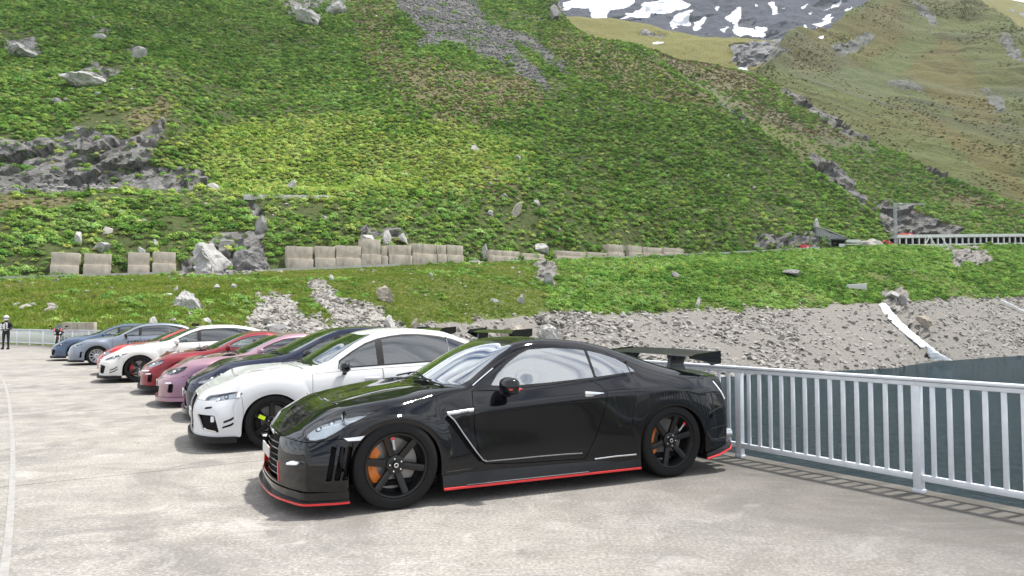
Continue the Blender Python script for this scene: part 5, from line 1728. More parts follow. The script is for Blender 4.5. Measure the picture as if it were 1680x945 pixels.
for sg in (-1, 1):
    # sill extension with a red lower edge
    def skirt(name, secs, mat, par):
        mb = MB(); vs_ = []
        for x, ytop, ybot, zt, zb in secs:
            vs_ += [(x, sg * .80, zt), (x, sg * ytop, zt), (x, sg * ybot, zb + .02), (x, sg * ybot, zb), (x, sg * .80, zb)]
        n = len(secs)
        fs_ = [(5 * i + k, 5 * i + (k + 1) % 5, 5 * i + 5 + (k + 1) % 5, 5 * i + 5 + k) for i in range(n - 1) for k in range(5)] + [tuple(range(5)), tuple(range(5 * n - 5, 5 * n))]
        mb.add(vs_, fs_); return mb.build(name, mat, par, smooth=30)
    sk_ = skirt('side_skirt', [(.392, .930, .945, .235, .130), (.7, .925, .955, .25, .130), (1.4, .925, .957, .24, .130), (2.1, .935, .957, .235, .130), (2.385, .945, .955, .235, .13)], M_carbon, car)
    mb = MB(); mb.bbox((1.39, sg * .948, .131), (1.99, .026, .020), .004); mb.build('red_edge', M_red, sk_)
    mb = MB(); mb.bbox((1.20, sg * .957, .150), (1.2, .006, .006), .002); mb.build('bright_edge', M_grey_alloy, sk_)
    rs_ = skirt('rear_corner_lip', [(3.19, .945, .950, .20, .145), (3.35, .94, .950, .235, .175), (3.52, .90, .915, .275, .215), (3.60, .84, .85, .295, .235)], M_carbon, car)
    mb = MB(); mb.tube([(3.19, sg * .950, .150), (3.35, sg * .950, .180), (3.52, sg * .915, .220), (3.60, sg * .85, .240)], .011, 6); mb.build('red_edge', M_red, rs_)
    # bright trim round the fender vent and along the foot of the door
    strip_on(GB, densify([(.453, .742), (.57, .752), (.688, .762)]), 'y', .030, .010, 'vent_badge', M_silver, car, sg)
    strip_on(GB, densify([(.46, .735), (.512, .685), (.60, .555), (.70, .415), (.765, .335), (.80, .322)]), 'y', .013, .010, 'vent_blade', M_silver, car, sg)
    strip_on(GB, densify([(.80, .322), (1.0, .320), (1.3, .322), (1.6, .320), (1.75, .316)]), 'y', .010, .008, 'door_blade', M_grey_alloy, car, sg)
    strip_on(GB, densify([(3.385, .905), (3.44, .81), (3.49, .725)], .02), 'y', .016, .006, 'rear_side_light', M_drl, car, sg)
    strip_on(GB, densify([(3.22, .60), (3.45, .655)], .03), 'y', .006, .003, 'bumper_seam', M_black, car, sg)
    strip_on(GB, densify([(3.24, .44), (3.55, .47)], .03), 'y', .006, .003, 'bumper_crease', M_black, car, sg)
    strip_on(GB, densify([(1.88, .253), (2.1, .262), (2.33, .262)], .03), 'y', .014, .006, 'sill_blade', M_chrome, car, sg)
    strip_on(GB, densify([(.43, .262), (.60, .268), (.72, .272)], .03), 'y', .007, .003, 'sill_line', M_black, car, sg)
    # bright strip at the foot of the windscreen pillar
    strip_on(GB, densify([(.735, .958), (.80, 1.0), (.90, 1.063), (.96, 1.10)], .03), 'y', .010, .003, 'pillar_trim', M_chrome, car, sg)
    mirror(car, 1.0, .965, .962, M_blackpaint, M_black, M_red, sg, 1.16)
    # tail lamps
    for yy_ in (.66, .45):
        mb = MB(); mb.lathe([(3.70, .0001), (3.735, .055), (3.730, .082), (3.66, .088)], 'x', c=(-.055 - .085 * (yy_ > .5), sg * yy_, .80), n=24); mb.build('tail_lamp', M_tail, car, smooth=40)
    mb = MB()
    for yy_ in (.52, .66): mb.lathe([(3.60, .045), (3.74, .048), (3.745, .054), (3.62, .056)], 'x', c=(0, sg * yy_, .33), n=20)
    mb.build('exhaust_tip', M_chrome, car, smooth=40)
    # wiper
    wiper(GB, car, .44, sg)
# rear wing
wg = MB(); vs_ = []
for y in np.linspace(-.76, .76, 15):
    dz_ = .012 * (1 - (y / .76) ** 2); sw = .05 * (1 - (y / .76) ** 2)
    vs_ += [(3.16 - sw, y, 1.155 + dz_), (3.24 - sw, y, 1.178 + dz_), (3.50 - sw, y, 1.196 + dz_), (3.525 - sw, y, 1.205 + dz_), (3.525 - sw, y, 1.180 + dz_), (3.30 - sw, y, 1.145 + dz_)]
fs_ = [(6 * i + k, 6 * i + (k + 1) % 6, 6 * i + 6 + (k + 1) % 6, 6 * i + 6 + k) for i in range(14) for k in range(6)]
wg.add(vs_, fs_); wing = wg.build('rear_wing', M_carbon, car, smooth=30)
for sg in (-1, 1):
    mb = MB(); mb.prism([(3.13, 1.165), (3.20, 1.185), (3.53, 1.215), (3.535, 1.085), (3.42, 1.068), (3.36, 1.10), (3.25, 1.12), (3.14, 1.14)], 'y', sg * .758, sg * .79); mb.build('end_plate', M_gloss, wing)
    mb = MB(); vs_ = []
    for z, x0, x1, w in ((1.0, 3.12, 3.36, .035), (1.06, 3.14, 3.33, .028), (1.11, 3.15, 3.34, .026), (1.165, 3.14, 3.38, .032)):
        vs_ += [(x0, sg * .42 - w, z), (x1, sg * .42 - w * .6, z), (x1, sg * .42 + w * .6, z), (x0, sg * .42 + w, z)]
    mb.add(vs_, [(4 * i + k, 4 * i + (k + 1) % 4, 4 * i + 4 + (k + 1) % 4, 4 * i + 4 + k) for i in range(3) for k in range(4)] + [(0, 1, 2, 3), (12, 13, 14, 15)]); mb.build('wing_stay', M_gloss, wing, smooth=40)
mb = MB(); mb.bbox((1.4, 0, .20), (4.2, 1.66, .05), .02); mb.bbox((1.4, 0, .30), (1.9, 1.60, .16), .03); mb.build('underbody', M_dark, car)
place_wheels(car, G, 'six20', G['R'], (.262, .292), (.935, .94), M_rimblack, M_orange)
interior(car, .80, .95, .78, M_seat, -1, 1.33)
mb = MB(); mb.bbox((1.16, .04, 1.245), (.03, .21, .065), .02); mb.tube([(1.15, 0.04, 1.29), (1.155, .04, 1.25)], .012, 6); mb.build('rear_view_mirror', M_silver, car, smooth=40)
mb = MB(); mb.bbox((1.50, -.30, 1.0), (.09, .40, .10), .03); mb.build('seat_belt_guide', M_dark, car, smooth=40)
# lettering on the wheels: white maker's letters behind a red dot on one spoke of each near wheel
for cx, ang, R_ in ((0.0, 99, .356), (2.78, 45, .354)):
    a = radians(ang); W_ = .262 if cx == 0 else .292
    Mr = Matrix.Translation(Vector((cx, -.938 + W_ * .1 - .006 + .0, R_))) @ Matrix.Rotation(-a, 4, 'Y') @ Matrix.Translation(Vector((.168, 0, 0))) @ Matrix.Rotation(pi / 2, 4, 'X')
    text_part('wheel_lettering', 'nismo', .034, M_white_p, car, Mr)
    mb = MB(); mb.bbox(Matrix.Rotation(-a, 3, 'Y') @ Vector((.222, 0, 0)) + Vector((cx, -.938 + W_ * .1 - .006, R_)), (.02, .004, .03), .001, Matrix.Rotation(-a, 3, 'Y')); mb.build('wheel_mark', M_red, car)
Mr = Matrix.Translation(Vector((.60, -.905, .752))) @ Matrix.Rotation(pi / 2, 4, 'X')
text_part('vent_lettering', 'GT-R', .032, M_gloss, car, Mr)
# ================================================================== the other parked cars
def gen(wb, hw, H, xf, xr, zh, cowl, ws, roof, rend, bbase, tail, belt, R, arch, hoodz=None, roof_y=.60, nose_round=3.2, hatch=False, flare=.0):
    """row curves of an ordinary car from a handful of side-view points (x from the front axle, z up)"""
    sF = xf + .24; sR = xr - .20
    cx, cz = cowl
    sA = cx + .24; sT = ws[0] + .14; sE = rend[0] + .02; sB = min(bbase[0] + .02, sR - .08)
    zf, zr = belt
    zs = lambda s: zf + (zr - zf) * max(0, min(1, (s - cx) / (bbase[0] - cx)))
    hz = hoodz or (zh + cz) / 2 + .035
    mid = wb * .5
    S = dict(corner=.3, ledge=.5, wb=wb, R=(R, R), arch=(arch, arch), lip=.035, sF=sF, sR=sR, wellw=hw - .03, level=2,
        stations=[sF + .12, sA, (sA + sT) / 2, sT, (sT + sE) / 2, sE] + [s for s in (mid - .25, mid + .1, mid + .45) if True])
    S['stations'] = sorted(set(round(x, 3) for x in S['stations']))
    A = arch[0] * 1.22
    ok = [s for s in S['stations'] if abs(s) > A and abs(s - wb) > A and sF + .05 < s < sR - .05]
    # keep at least 6 cm between columns
    out = []
    for s in sorted(ok + [sA]):
        if not out or s - out[-1] > .06: out.append(s)
        elif s == sA: out[-1] = s
    S['stations'] = out
    f = flare
    S['b0'] = [(sF, hw - .075, .18), (-arch[0], hw - .02 + f, .18), (0, hw - .01 + f, .2), (arch[0] * 1.3, hw - .03, .20), (mid, hw - .035, .20), (wb - arch[0] * 1.3, hw - .03, .2), (wb, hw - .01 + f, .2), (wb + arch[0], hw - .02 + f, .21), (sR, hw - .10, .27)]
    S['b1'] = [(sF, hw - .05, .32), (-arch[0], hw - .01 + f, .33), (0, hw + f, .33), (arch[0] * 1.3, hw - .02, .32), (mid, hw - .02, .33), (wb - arch[0] * 1.3, hw - .02, .33), (wb, hw + f, .34), (wb + arch[0], hw - .01 + f, .35), (sR, hw - .07, .42)]
    S['b2'] = [(sF, hw - .06, .48), (-arch[0], hw - .02 + f, .52), (0, hw - .005 + f, .56), (arch[0] * 1.3, hw - .03, .54), (mid, hw - .03, .56), (wb, hw - .005 + f, .60), (wb + arch[0], hw - .02 + f, .60), (sR, hw - .07, .64)]
    S['b3'] = [(sF, hw - .14, zh - .09), (-.3, hw - .07 + f, hz - .06), (0, hw - .035 + f * .7, hz - .02), (.4, hw - .05, (hz + zf) / 2 - .09), (cx + .3, hw - .045, zf - .11), (mid, hw - .04, zs(mid) - .12), (wb, hw - .03 + f * .6, zs(wb) - .13), (sR, hw - .10, min(zs(sR), tail[1]) - .14)]
    S['r4'] = [(sF, hw - .27, zh - .02), (-.3, hw - .17, hz), (0, hw - .13, hz + .04), (.4, hw - .12, (hz + zf) / 2 + .015), (cx + .3, hw - .105, zf), (mid, hw - .095, zs(mid)), (wb - .1, hw - .10, zs(wb)), (bbase[0] - .02, hw - .13, zs(bbase[0]) - .01), (sR, hw - .17, min(zs(sR), tail[1]) - .02)]
    y4 = lambda s: interp_row(S['r4'], s, 1)
    S['r5'] = [(sF, (hw - .27) * .86, zh), (-.3, y4(-.3) * .86, hz + .028), (0, y4(0) * .87, hz + .065), (.4, y4(.4) * .89, (hz + cz) / 2 + .03), (sA - .06, y4(sA) * .92, cz - .005), (sA, y4(sA) * .93, cz + .01), ((sA + sT) / 2, (y4(sA) * .93 + roof_y + .03) / 2 + .01, (cz + ws[1]) / 2 + .01), (sT, roof_y + .02, ws[1] - .035), ((sT + sE) / 2, roof_y, roof[1] - .05), (sE, roof_y + .0, rend[1] - .055)]
    if hatch:
        S['r5'] += [((sE + bbase[0]) / 2, roof_y + .05, (rend[1] + bbase[1]) / 2 - .03), (bbase[0], hw - .2, bbase[1] - .04), (sR, hw - .23, tail[1] - .005)]
    else:
        S['r5'] += [((sE + bbase[0]) / 2, roof_y + .04, (rend[1] + bbase[1]) / 2 - .035), (bbase[0], hw - .19, bbase[1] - .03), (sR, hw - .22, tail[1] - .01)]
    S['r7'] = [(sF, zh + .015, xf + .14), (sF + .12, zh + .06, sF + .08), (-.1, hz + .05, -.12), (.35, (hz + cz) / 2 + .055, .25), (sA - .06, cz - .012, cx - .04), (sA, cz + .005, cx), ((sA + sT) / 2, (cz + ws[1]) / 2 + .02, (cx + ws[0]) / 2), (sT, ws[1], ws[0]), ((sT + sE) / 2, roof[1], (ws[0] + rend[0]) / 2), (sE, rend[1], rend[0]), ((sE + bbase[0]) / 2, (rend[1] + bbase[1]) / 2 + .015, (rend[0] + bbase[0]) / 2), (bbase[0], bbase[1], bbase[0]), (sR, tail[1], tail[0])]
    S['r7'] = sorted(S['r7'])
    for k in ('r5', 'r7', 'r4', 'b3'):
        q = []
        for e in sorted(S[k]):
            if not q or e[0] - q[-1][0] > .025: q.append(e)
        S[k] = q
    S['front'] = dict(b0=(xf + .0, .18, 3.6), b1=(xf - .005, .31, 3.6), b2=(xf, .46, nose_round + .2), b3=(xf + .035, zh - .15, nose_round), r4=(xf + .10, zh - .045, nose_round - .4))
    S['rear'] = dict(b0=(xr - .10, .30, 3.6), b1=(xr - .01, .43, 3.6), b2=(xr, .64, 3.6), b3=(xr - .03, tail[1] - .12, 3.2), r4=(tail[0] + .02, tail[1] - .005, 3.0))
    S['rowcrease'] = dict(r4=[(cx + .1, bbase[0] - .2, .45)]); S['colcrease'] = [(sA, .6)]
    S['meta'] = dict(cx=cx, cz=cz, ws=ws, roof=roof, rend=rend, bbase=bbase, tail=tail, zs=zs, hw=hw, sA=sA, sT=sT, sE=sE, xf=xf, xr=xr, zh=zh, hz=hz, roof_y=roof_y)
    return S

def dress(S, car, mat, doors=2, glass=None, rglass=None, lamp=None, lampmat=None, trim=None, handle=None, wheel='multi', wheelm=None, cal=None, hoodmat=None, roofmat=None, grille=None, seat=None, mirror_mat=None, lip=None, winfrac=None, mir_x=0.0, tyre=(.235, .235), seats_side=-1, plate=True, doorx=None):
    """cut the skin of a generated car into panels and add what is bolted on"""
    B = Body(S); m = S['meta']; hw = m['hw']; wb = S['wb']
    cx, cz = m['cx'], m['cz']; zs = m['zs']
    r5z = lambda s: interp_row(S['r5'], s, 2)
    ax0, az0 = m['sA'] + .10, zs(m['sA'] + .1) + .035
    # side glass outline under the pillar and roof rail
    top = []
    xe = m['bbase'][0] - .10
    for s in np.linspace(m['sA'] + .16, xe - .12, 12): top.append((float(s), r5z(float(s)) - .035))
    top = [p for p in top if p[1] > zs(p[0]) + .06]
    xw0 = m['sA'] + .16; xl = top[-1][0]
    glassline = [(xw0 - .02, zs(xw0) + .02)] + top + [(xl + .10, zs(xl) + .085), (xl + .07, zs(xl) + .03)]
    upf = lambda c, n: abs(c.y) > .35 and abs(n.y) > .12 and c.z > zs(c.x) - .03 and c.z < m['roof'][1] - .03
    B.cut(glassline, (0, 2), 2, upf)
    xb = wb * .52 if doors == 4 else None
    xB1 = winfrac or (1.55 if doors == 2 else wb * .50)
    def seg(x0, x1):
        """piece of the glass outline between two pillars"""
        g = shrink(glassline, .018)
        def clip(poly, xlim, keep_less):
            o_ = []
            for i in range(len(poly)):
                a = poly[i]; b = poly[(i + 1) % len(poly)]
                ia = (a[0] <= xlim) if keep_less else (a[0] >= xlim); ib = (b[0] <= xlim) if keep_less else (b[0] >= xlim)
                if ia: o_.append(a)
                if ia != ib:
                    t_ = (xlim - a[0]) / (b[0] - a[0]); o_.append((xlim, a[1] + (b[1] - a[1]) * t_))
            return o_
        return clip(clip(g, x0, False), x1, True)
    cuts_ = [(-9, xB1 - .03), (xB1 + .05, 9)]
    if doors == 4:
        xC = min(xl - .12, wb - .08)
        cuts_ = [(-9, xB1 - .035), (xB1 + .055, xC - .012), (xC + .012, 9)]
    for i, (a, b) in enumerate(cuts_):
        p = seg(a, b)
        if len(p) >= 3: B.cut(p, (0, 2), 3 + i, upf)
    # doors
    lo = .235
    fs_ = lambda c, n: abs(c.y) > .4 and abs(n.y) > .3
    xd = doorx or S['arch'][0][0] + .105
    d1 = [(xd + .005, zs(xd) - .015), (xd, .62), (xd + .01, .36), (xd + .08, lo), (xB1 + .01, lo), (xB1 + .03, .5), (xB1 + .02, zs(xB1) - .005)]
    B.cut(d1, (0, 2), 11, lambda c, n: fs_(c, n) and c.z < zs(c.x) - .008)
    if doors == 4:
        xr_ = wb - S['arch'][1][0] - .05
        d2 = [(xB1 + .025, zs(xB1) - .005), (xB1 + .035, .5), (xB1 + .015, lo), (xr_ - .08, lo), (xr_, .36), (xr_ + .06, .62), (xr_ + .22, .78), (xr_ + .26, zs(xr_) - .005)]
        B.cut(d2, (0, 2), 12, lambda c, n: fs_(c, n) and c.z < zs(c.x) - .008)
    topf = lambda c, n: n.z > .25 and c.z > m['zh'] - .15
    h = [(m['xf'] + .17, 0), (m['xf'] + .19, .25), (m['xf'] + .26, hw * .52), (m['xf'] + .42, hw * .66), (0, hw * .74), (cx - .05, hw * .80), (cx + .10, hw * .76), (cx - .05, hw * .4), (cx - .07, 0)]
    h = h + [(x, -y) for x, y in h[-2:0:-1]]
    B.cut(h, (0, 1), 6, topf)
    y5 = lambda s: interp_row(S['r5'], s, 1)
    w = [(cx + .025, 0), (cx + .05, .35), (cx + .15, .60), (m['sA'] + .04, y5(m['sA']) - .06), ((m['sA'] + m['sT']) / 2, y5((m['sA'] + m['sT']) / 2) - .055), (m['sT'] - .03, y5(m['sT']) - .06), (m['ws'][0] + .01, .25), (m['ws'][0] - .01, 0)]
    w = w + [(x, -y) for x, y in w[-2:0:-1]]
    B.cut(w, (0, 1), 7, lambda c, n: topf(c, n) and c.z > cz)
    rw = [(m['rend'][0] + .06, 0), (m['rend'][0] + .08, .42), (m['rend'][0] + .14, m['roof_y'] - .08), (m['bbase'][0] - .12, hw - .34), (m['bbase'][0] - .02, hw - .40), (m['bbase'][0] - .01, 0)]
    if rw[-1][0] - rw[0][0] > .1:
        rw = rw + [(x, -y) for x, y in rw[-2:0:-1]]
        B.cut(rw, (0, 1), 8, lambda c, n: n.z > .12 and c.z > m['bbase'][1] - .05)
    if roofmat:
        rf = [(m['ws'][0] + .03, 0), (m['ws'][0] + .10, m['roof_y'] - .05), (m['rend'][0], m['roof_y'] - .05), (m['rend'][0] + .03, 0)]
        rf = rf + [(x, -y) for x, y in rf[-2:0:-1]]
        B.cut(rf, (0, 1), 16, lambda c, n: n.z > .3 and c.z > m['ws'][1] - .1)
    if lamp: B.cut(rounded(lamp, .012, 2), (0, 2), 9, lambda c, n: abs(c.y) > .28 and c.x < 0)
    bf = [(m['xf'] - .3, m['zh'] - .13), (m['xf'] + .3, m['zh'] - .115), (-.36, m['hz'] - .23), (-.34, .5), (-.34, 0), (m['xf'] - .3, 0)]
    B.cut(bf, (0, 2), 10, lambda c, n: c.x < -.25)
    for i, (poly, ax, mat_) in enumerate(grille or ()):
        B.cut(poly, ax, 20 + i, (lambda c, n: c.x < -.45))
    B.finish()
    B.part('body', mat, car, [0], gap=.001)
    for sg in (-1, 1):
        for pid in (11, 12):
            d = B.part('door', mat, car, pid, side=sg, gap=.005)
            if d:
                hx = (xB1 - .12) if pid == 11 else wb - .30
                hb = B.bvh().ray_cast(Vector((hx, sg * 2, zs(hx) - .125)), Vector((0, -sg, 0)))
                if hb[0] is not None:
                    mb = MB(); mb.bbox((hx, hb[0].y + sg * .012, hb[0].z), (.20, .026, .034), .011); mb.build('handle', handle or mat, d, smooth=40)
        for i in range(len(cuts_)):
            B.part('side_window', (glass if i == 0 else rglass) or M_glass, car, 3 + i, side=sg, gap=0, flange=0, sink=.004)
        B.part('window_trim', trim or M_black, car, 2, side=sg, gap=0, flange=.006, sink=.001)
        if lamp:
            B.part('headlight_lens', M_lens, car, 9, side=sg, gap=.002, flange=0)
            B.part('headlight', lampmat or M_lampin, car, 9, side=sg, gap=.004, flange=0, sink=.04)
            lx = sum(p[0] for p in lamp) / len(lamp); lz = sum(p[1] for p in lamp) / len(lamp)
            hb = B.bvh().ray_cast(Vector((lx, sg * 2, lz)), Vector((0, -sg, 0)))
            if hb[0] is not None:
                for dxl in (-.05, .035):
                    bm = bmesh.new(); bmesh.ops.create_uvsphere(bm, u_segments=14, v_segments=8, radius=.030)
                    mb = MB(); mb.bm(bm, hb[0] + Vector((dxl + .012, -sg * .035, dxl * .35))); mb.build('projector', M_chrome, car, smooth=60)
        mirror(car, m['sA'] + .20 + mir_x, hw + .035, zs(m['sA']) + .055, mirror_mat or mat, M_black, None, sg, 1.0)
        mb = MB(); mb.bbox((m['xr'] - .07, sg * (hw - .25), m['tail'][1] - .13), (.10, .30, .13), .03, Matrix.Rotation(-sg * radians(18), 3, 'Z')); mb.build('tail_lamp', M_tail, car, smooth=40)
        wiper(B, car, cx + .03, sg)
        mb = MB(); mb.bbox((wb / 2, sg * (hw - .045), .175), (wb - 2 * S['arch'][0][0] - .06, .08, .07), .02); mb.build('side_skirt', M_black if mat is not None else M_black, car, smooth=40)
    B.part('bonnet', hoodmat or mat, car, 6, gap=.0055)
    B.part('windscreen', M_glass, car, 7, gap=0, flange=0, sink=.002)
    B.part('rear_window', M_glass_dark, car, 8, gap=0, flange=0, sink=.002)
    B.part('front_bumper', mat, car, 10, gap=.0035)
    if roofmat: B.part('roof_panel', roofmat, car, 16, gap=.002)
    for i, (poly, ax, mat_) in enumerate(grille or ()):
        for sg in ((-1, 1) if ax == (0, 2) else (None,)):
            B.part('bumper_opening' if mat_ is M_dark else 'bumper_trim', mat_, car, 20 + i, side=sg, gap=0, flange=0 if mat_ is M_dark else .01, sink=.035 if mat_ is M_dark else -.004)
    mb = MB(); mb.bbox((wb / 2, 0, .20), (wb + 1.2, hw * 1.72, .05), .02); mb.build('underbody', M_dark, car)
    if plate:
        mb = MB(); mb.bbox((m['xf'] - .012, 0, .40), (.012, .44, .10), .004); mb.build('number_plate', M_plate, car)
    if lip: splitter(B, car, -.40, .115, .185, lip[0], lip[1])
    place_wheels(car, S, wheel, S['R'], tyre, (hw - .005 + .0, hw - .005), wheelm or M_silver, cal or M_redcal)
    interior(car, cx + .36, zs(cx + .3), hw - .16, seat or M_seat, seats_side, m['roof'][1] - .05)
    mb = MB(); mb.bbox((m['ws'][0] - .02, 0, m['ws'][1] - .09), (.03, .21, .065), .02); mb.build('rear_view_mirror', M_black, car, smooth=40)
    return B

def wing_part(car, x, z, span, chord, mat, stays=.38, zdeck=.98, plates=True, h=.10):
    """boot-mounted wing with stays and end plates"""
    mb = MB(); vs_ = []
    ys = np.linspace(-span, span, 13)
    for y in ys:
        vs_ += [(x, y, z - .01), (x + chord * .3, y, z + .022), (x + chord, y, z + .035), (x + chord, y, z + .018), (x + chord * .4, y, z - .012)]
    mb.add(vs_, [(5 * i + k, 5 * i + (k + 1) % 5, 5 * i + 5 + (k + 1) % 5, 5 * i + 5 + k) for i in range(12) for k in range(5)])
    w_ = mb.build('rear_wing', mat, car, smooth=30)
    for sg in (-1, 1):
        if plates:
            mb = MB(); mb.prism([(x - .02, z - .02), (x + .03, z + .04), (x + chord + .02, z + .06), (x + chord + .02, z - .04), (x + chord * .5, z - h)], 'y', sg * span, sg * (span + .022)); mb.build('end_plate', mat, w_)
        mb = MB(); mb.prism([(x + .03, zdeck - .03), (x + chord * .75, zdeck - .03), (x + chord * .8, z), (x + .08, z)], 'y', sg * stays - .014, sg * stays + .014); mb.build('wing_stay', mat, w_)
    return w_

GRP = 'cars parked in a row on the dam'
def at_wheel(x, y, hw, ang):
    """axle origin of a car whose near front wheel stands at (x, y)"""
    n_ = Vector((-sin(ang), cos(ang)))
    return (x + n_.x * hw, y + n_.y * hw, 0)
PW = paint('white_car_paint', (.60, .61, .625), rough=.45, coat=.7)
PW2 = paint('warm_white_car_paint', (.64, .63, .605), rough=.45, coat=.7)
PNAVY = paint('navy_car_paint', (.006, .010, .030), flake=.1, rough=.3, coat=.8)
PRED = paint('metallic_red_paint', (.20, .008, .016), flake=.15, metal=.35, rough=.38)
PRED2 = paint('bright_red_paint', (.40, .008, .008), rough=.35)
PPURP = paint('pink_flip_paint', (.29, .165, .245), flake=.15, metal=.45, rough=.38, hue2=(.36, .21, .21))
PSILV = paint('silver_grey_paint', (.19, .215, .26), flake=.15, metal=.5, rough=.38)
PBLUE = paint('grey_blue_paint', (.065, .10, .165), flake=.15, metal=.4, rough=.38)
A0 = radians(25.8)

# white sport saloon
car = thing('sport_saloon', 'white four-door sport saloon with black mirrors and lime wheel decal, second from the camera', 'car', at_wheel(-2.84, 8.52, .885, radians(26.5)), radians(26.5), GRP)
S = gen(2.65, .90, 1.475, -.86, 3.65, .715, (.40, .965), (1.15, 1.36), (1.75, 1.44), (2.25, 1.40), (2.95, 1.14), (3.5, 1.07), (.89, .995), .322, (.352, .335), hoodz=.865, roof_y=.575, nose_round=5.0)
dress(S, car, PW, 4, M_glass, M_glass_dark, [(-.745, .560), (-.735, .617), (-.69, .651), (-.56, .675), (-.426, .697), (-.345, .682), (-.42, .60), (-.504, .545), (-.624, .527)], M_lampin, M_black, PW, 'te37', M_rimblack, M_black,
      grille=[(rounded([(-.76, .255), (-.60, .235), (-.65, .428), (-.82, .432)], .015, 2), (0, 2), M_dark), ([(-.36, .20), (.36, .20), (.40, .34), (.30, .62), (-.30, .62), (-.40, .34)], (1, 2), M_dark),
              ([(-.55, .345), (-.47, .372), (-.395, .43), (-.40, .445), (-.475, .39), (-.55, .362)], (0, 2), M_black), ([(-.56, .285), (-.47, .31), (-.385, .37), (-.39, .385), (-.475, .328), (-.56, .30)], (0, 2), M_black),
              ([(-.745, .50), (-.68, .515), (-.67, .53), (-.735, .52)], (0, 2), M_black)], mirror_mat=M_gloss, lip=(.03, M_black), hoodmat=PW)
for sg in (-1, 1):
    mb = MB(); mb.bbox((-.665, sg * .775, .385), (.04, .04, .07), .01); mb.build('fog_lamp', M_drl, car, smooth=40)
mb = MB(); mb.bbox((-.02, 0, .985), (.01, .01, .01), .002)
mb = MB(); mb.prism([(-.25, .875), (.0, .955), (.22, .965), (.30, .945), (.25, .91)], 'y', -.27, .27); mb.build('bonnet_scoop', PW, car, smooth=50)
wing_part(car, 3.22, 1.36, .78, .30, M_gloss, .55, 1.10, True, .10)

# dark navy hatchback
a = radians(26)
car = thing('navy_hatchback', 'dark navy hatchback with black bonnet between white saloon and pink coupe', 'car', at_wheel(-4.02, 11.0, .915, a), a, GRP)
HB = dict(wb=2.70, hw=.925, H=1.43, xf=-.92, xr=3.62, zh=.68, cowl=(.40, 1.0), ws=(1.30, 1.385), roof=(1.8, 1.435), rend=(2.75, 1.35), bbase=(3.30, 1.10), tail=(3.50, 1.05), belt=(.94, 1.03), R=.335, arch=(.37, .355), hoodz=.855, roof_y=.585, hatch=True, nose_round=4.2)
S = gen(**HB)
dress(S, car, PNAVY, 4, M_glass, M_glass_dark, [(-.78, .585), (-.74, .63), (-.55, .69), (-.36, .735), (-.20, .75), (-.30, .70), (-.50, .635), (-.66, .585)], M_lampin, M_gloss, PNAVY, 'dark5', M_rimblack, M_redcal,
      grille=[([(-.50, .22), (.50, .22), (.44, .40), (-.44, .40)], (1, 2), M_dark), ([(-.55, .46), (.55, .46), (.50, .56), (-.50, .56)], (1, 2), M_dark)], hoodmat=M_gloss, mirror_mat=M_gloss, lip=(.03, M_gloss), roofmat=M_gloss)
wing_part(car, 3.18, 1.37, .70, .26, M_gloss, .60, 1.12)

# two small coupes of one kind: pink-violet and metallic red
CO = dict(wb=2.57, hw=.888, H=1.32, xf=-.84, xr=3.40, zh=.64, cowl=(.42, .925), ws=(1.20, 1.265), roof=(1.5, 1.305), rend=(1.95, 1.27), bbase=(2.78, 1.02), tail=(3.26, .985), belt=(.90, .98), R=.318, arch=(.355, .345), hoodz=.80, roof_y=.545)
LAMP86 = [(-.70, .575), (-.67, .625), (-.56, .675), (-.42, .715), (-.36, .715), (-.42, .65), (-.52, .595), (-.62, .565)]
for (x, y, ang, nm, lb, pm, wm, dark, lipm) in ((-5.40, 12.75, 26, 'pink_coupe', 'pink violet low coupe with dark headlights and bronze wheels, beside the navy hatchback', PPURP, M_bronze, True, PPURP), (-6.88, 14.95, 26, 'red_coupe', 'metallic red low coupe with white bumper strip between pink coupe and white hatchback', PRED, M_grey_alloy, False, M_black)):
    a = radians(ang)
    car = thing(nm, lb, 'car', at_wheel(x, y, .88, a), a, GRP)
    S = gen(**CO)
    dress(S, car, pm, 2, M_glass, M_glass, LAMP86, M_lampdk if dark else M_lampin, M_black, pm, 'bronze' if dark else 'silver9', wm, M_redcal,
          grille=[([(-.40, .20), (.40, .20), (.48, .36), (-.48, .36)], (1, 2), M_dark), (rounded([(-.68, .27), (-.60, .27), (-.59, .42), (-.66, .42)], .02, 2), (0, 2), M_dark)], lip=(.04, lipm), mirror_mat=pm, doorx=.62)
    for sg in (-1, 1):
        mb = MB(); mb.bbox((-.665, sg * .79, .435), (.11, .04, .022), .008, Matrix.Rotation(sg * radians(30), 3, 'Z')); mb.build('running_light', M_drl, car, smooth=40)
        mb = MB(); mb.tube([(.22, sg * .60, .885), (.32, sg * .63, .90), (.44, sg * .66, .91)], [.012, .03, .012], 8); mb.build('bonnet_vent', M_black, car, smooth=40)
        if not dark:
            mb = MB(); mb.bbox((-.72, sg * .74, .50), (.14, .05, .030), .008, Matrix.Rotation(sg * radians(35), 3, 'Z')); mb.build('bumper_strip', M_white_p, car, smooth=40)
    wing_part(car, 2.92, 1.03, .62, .20, pm, .5, .98, False)

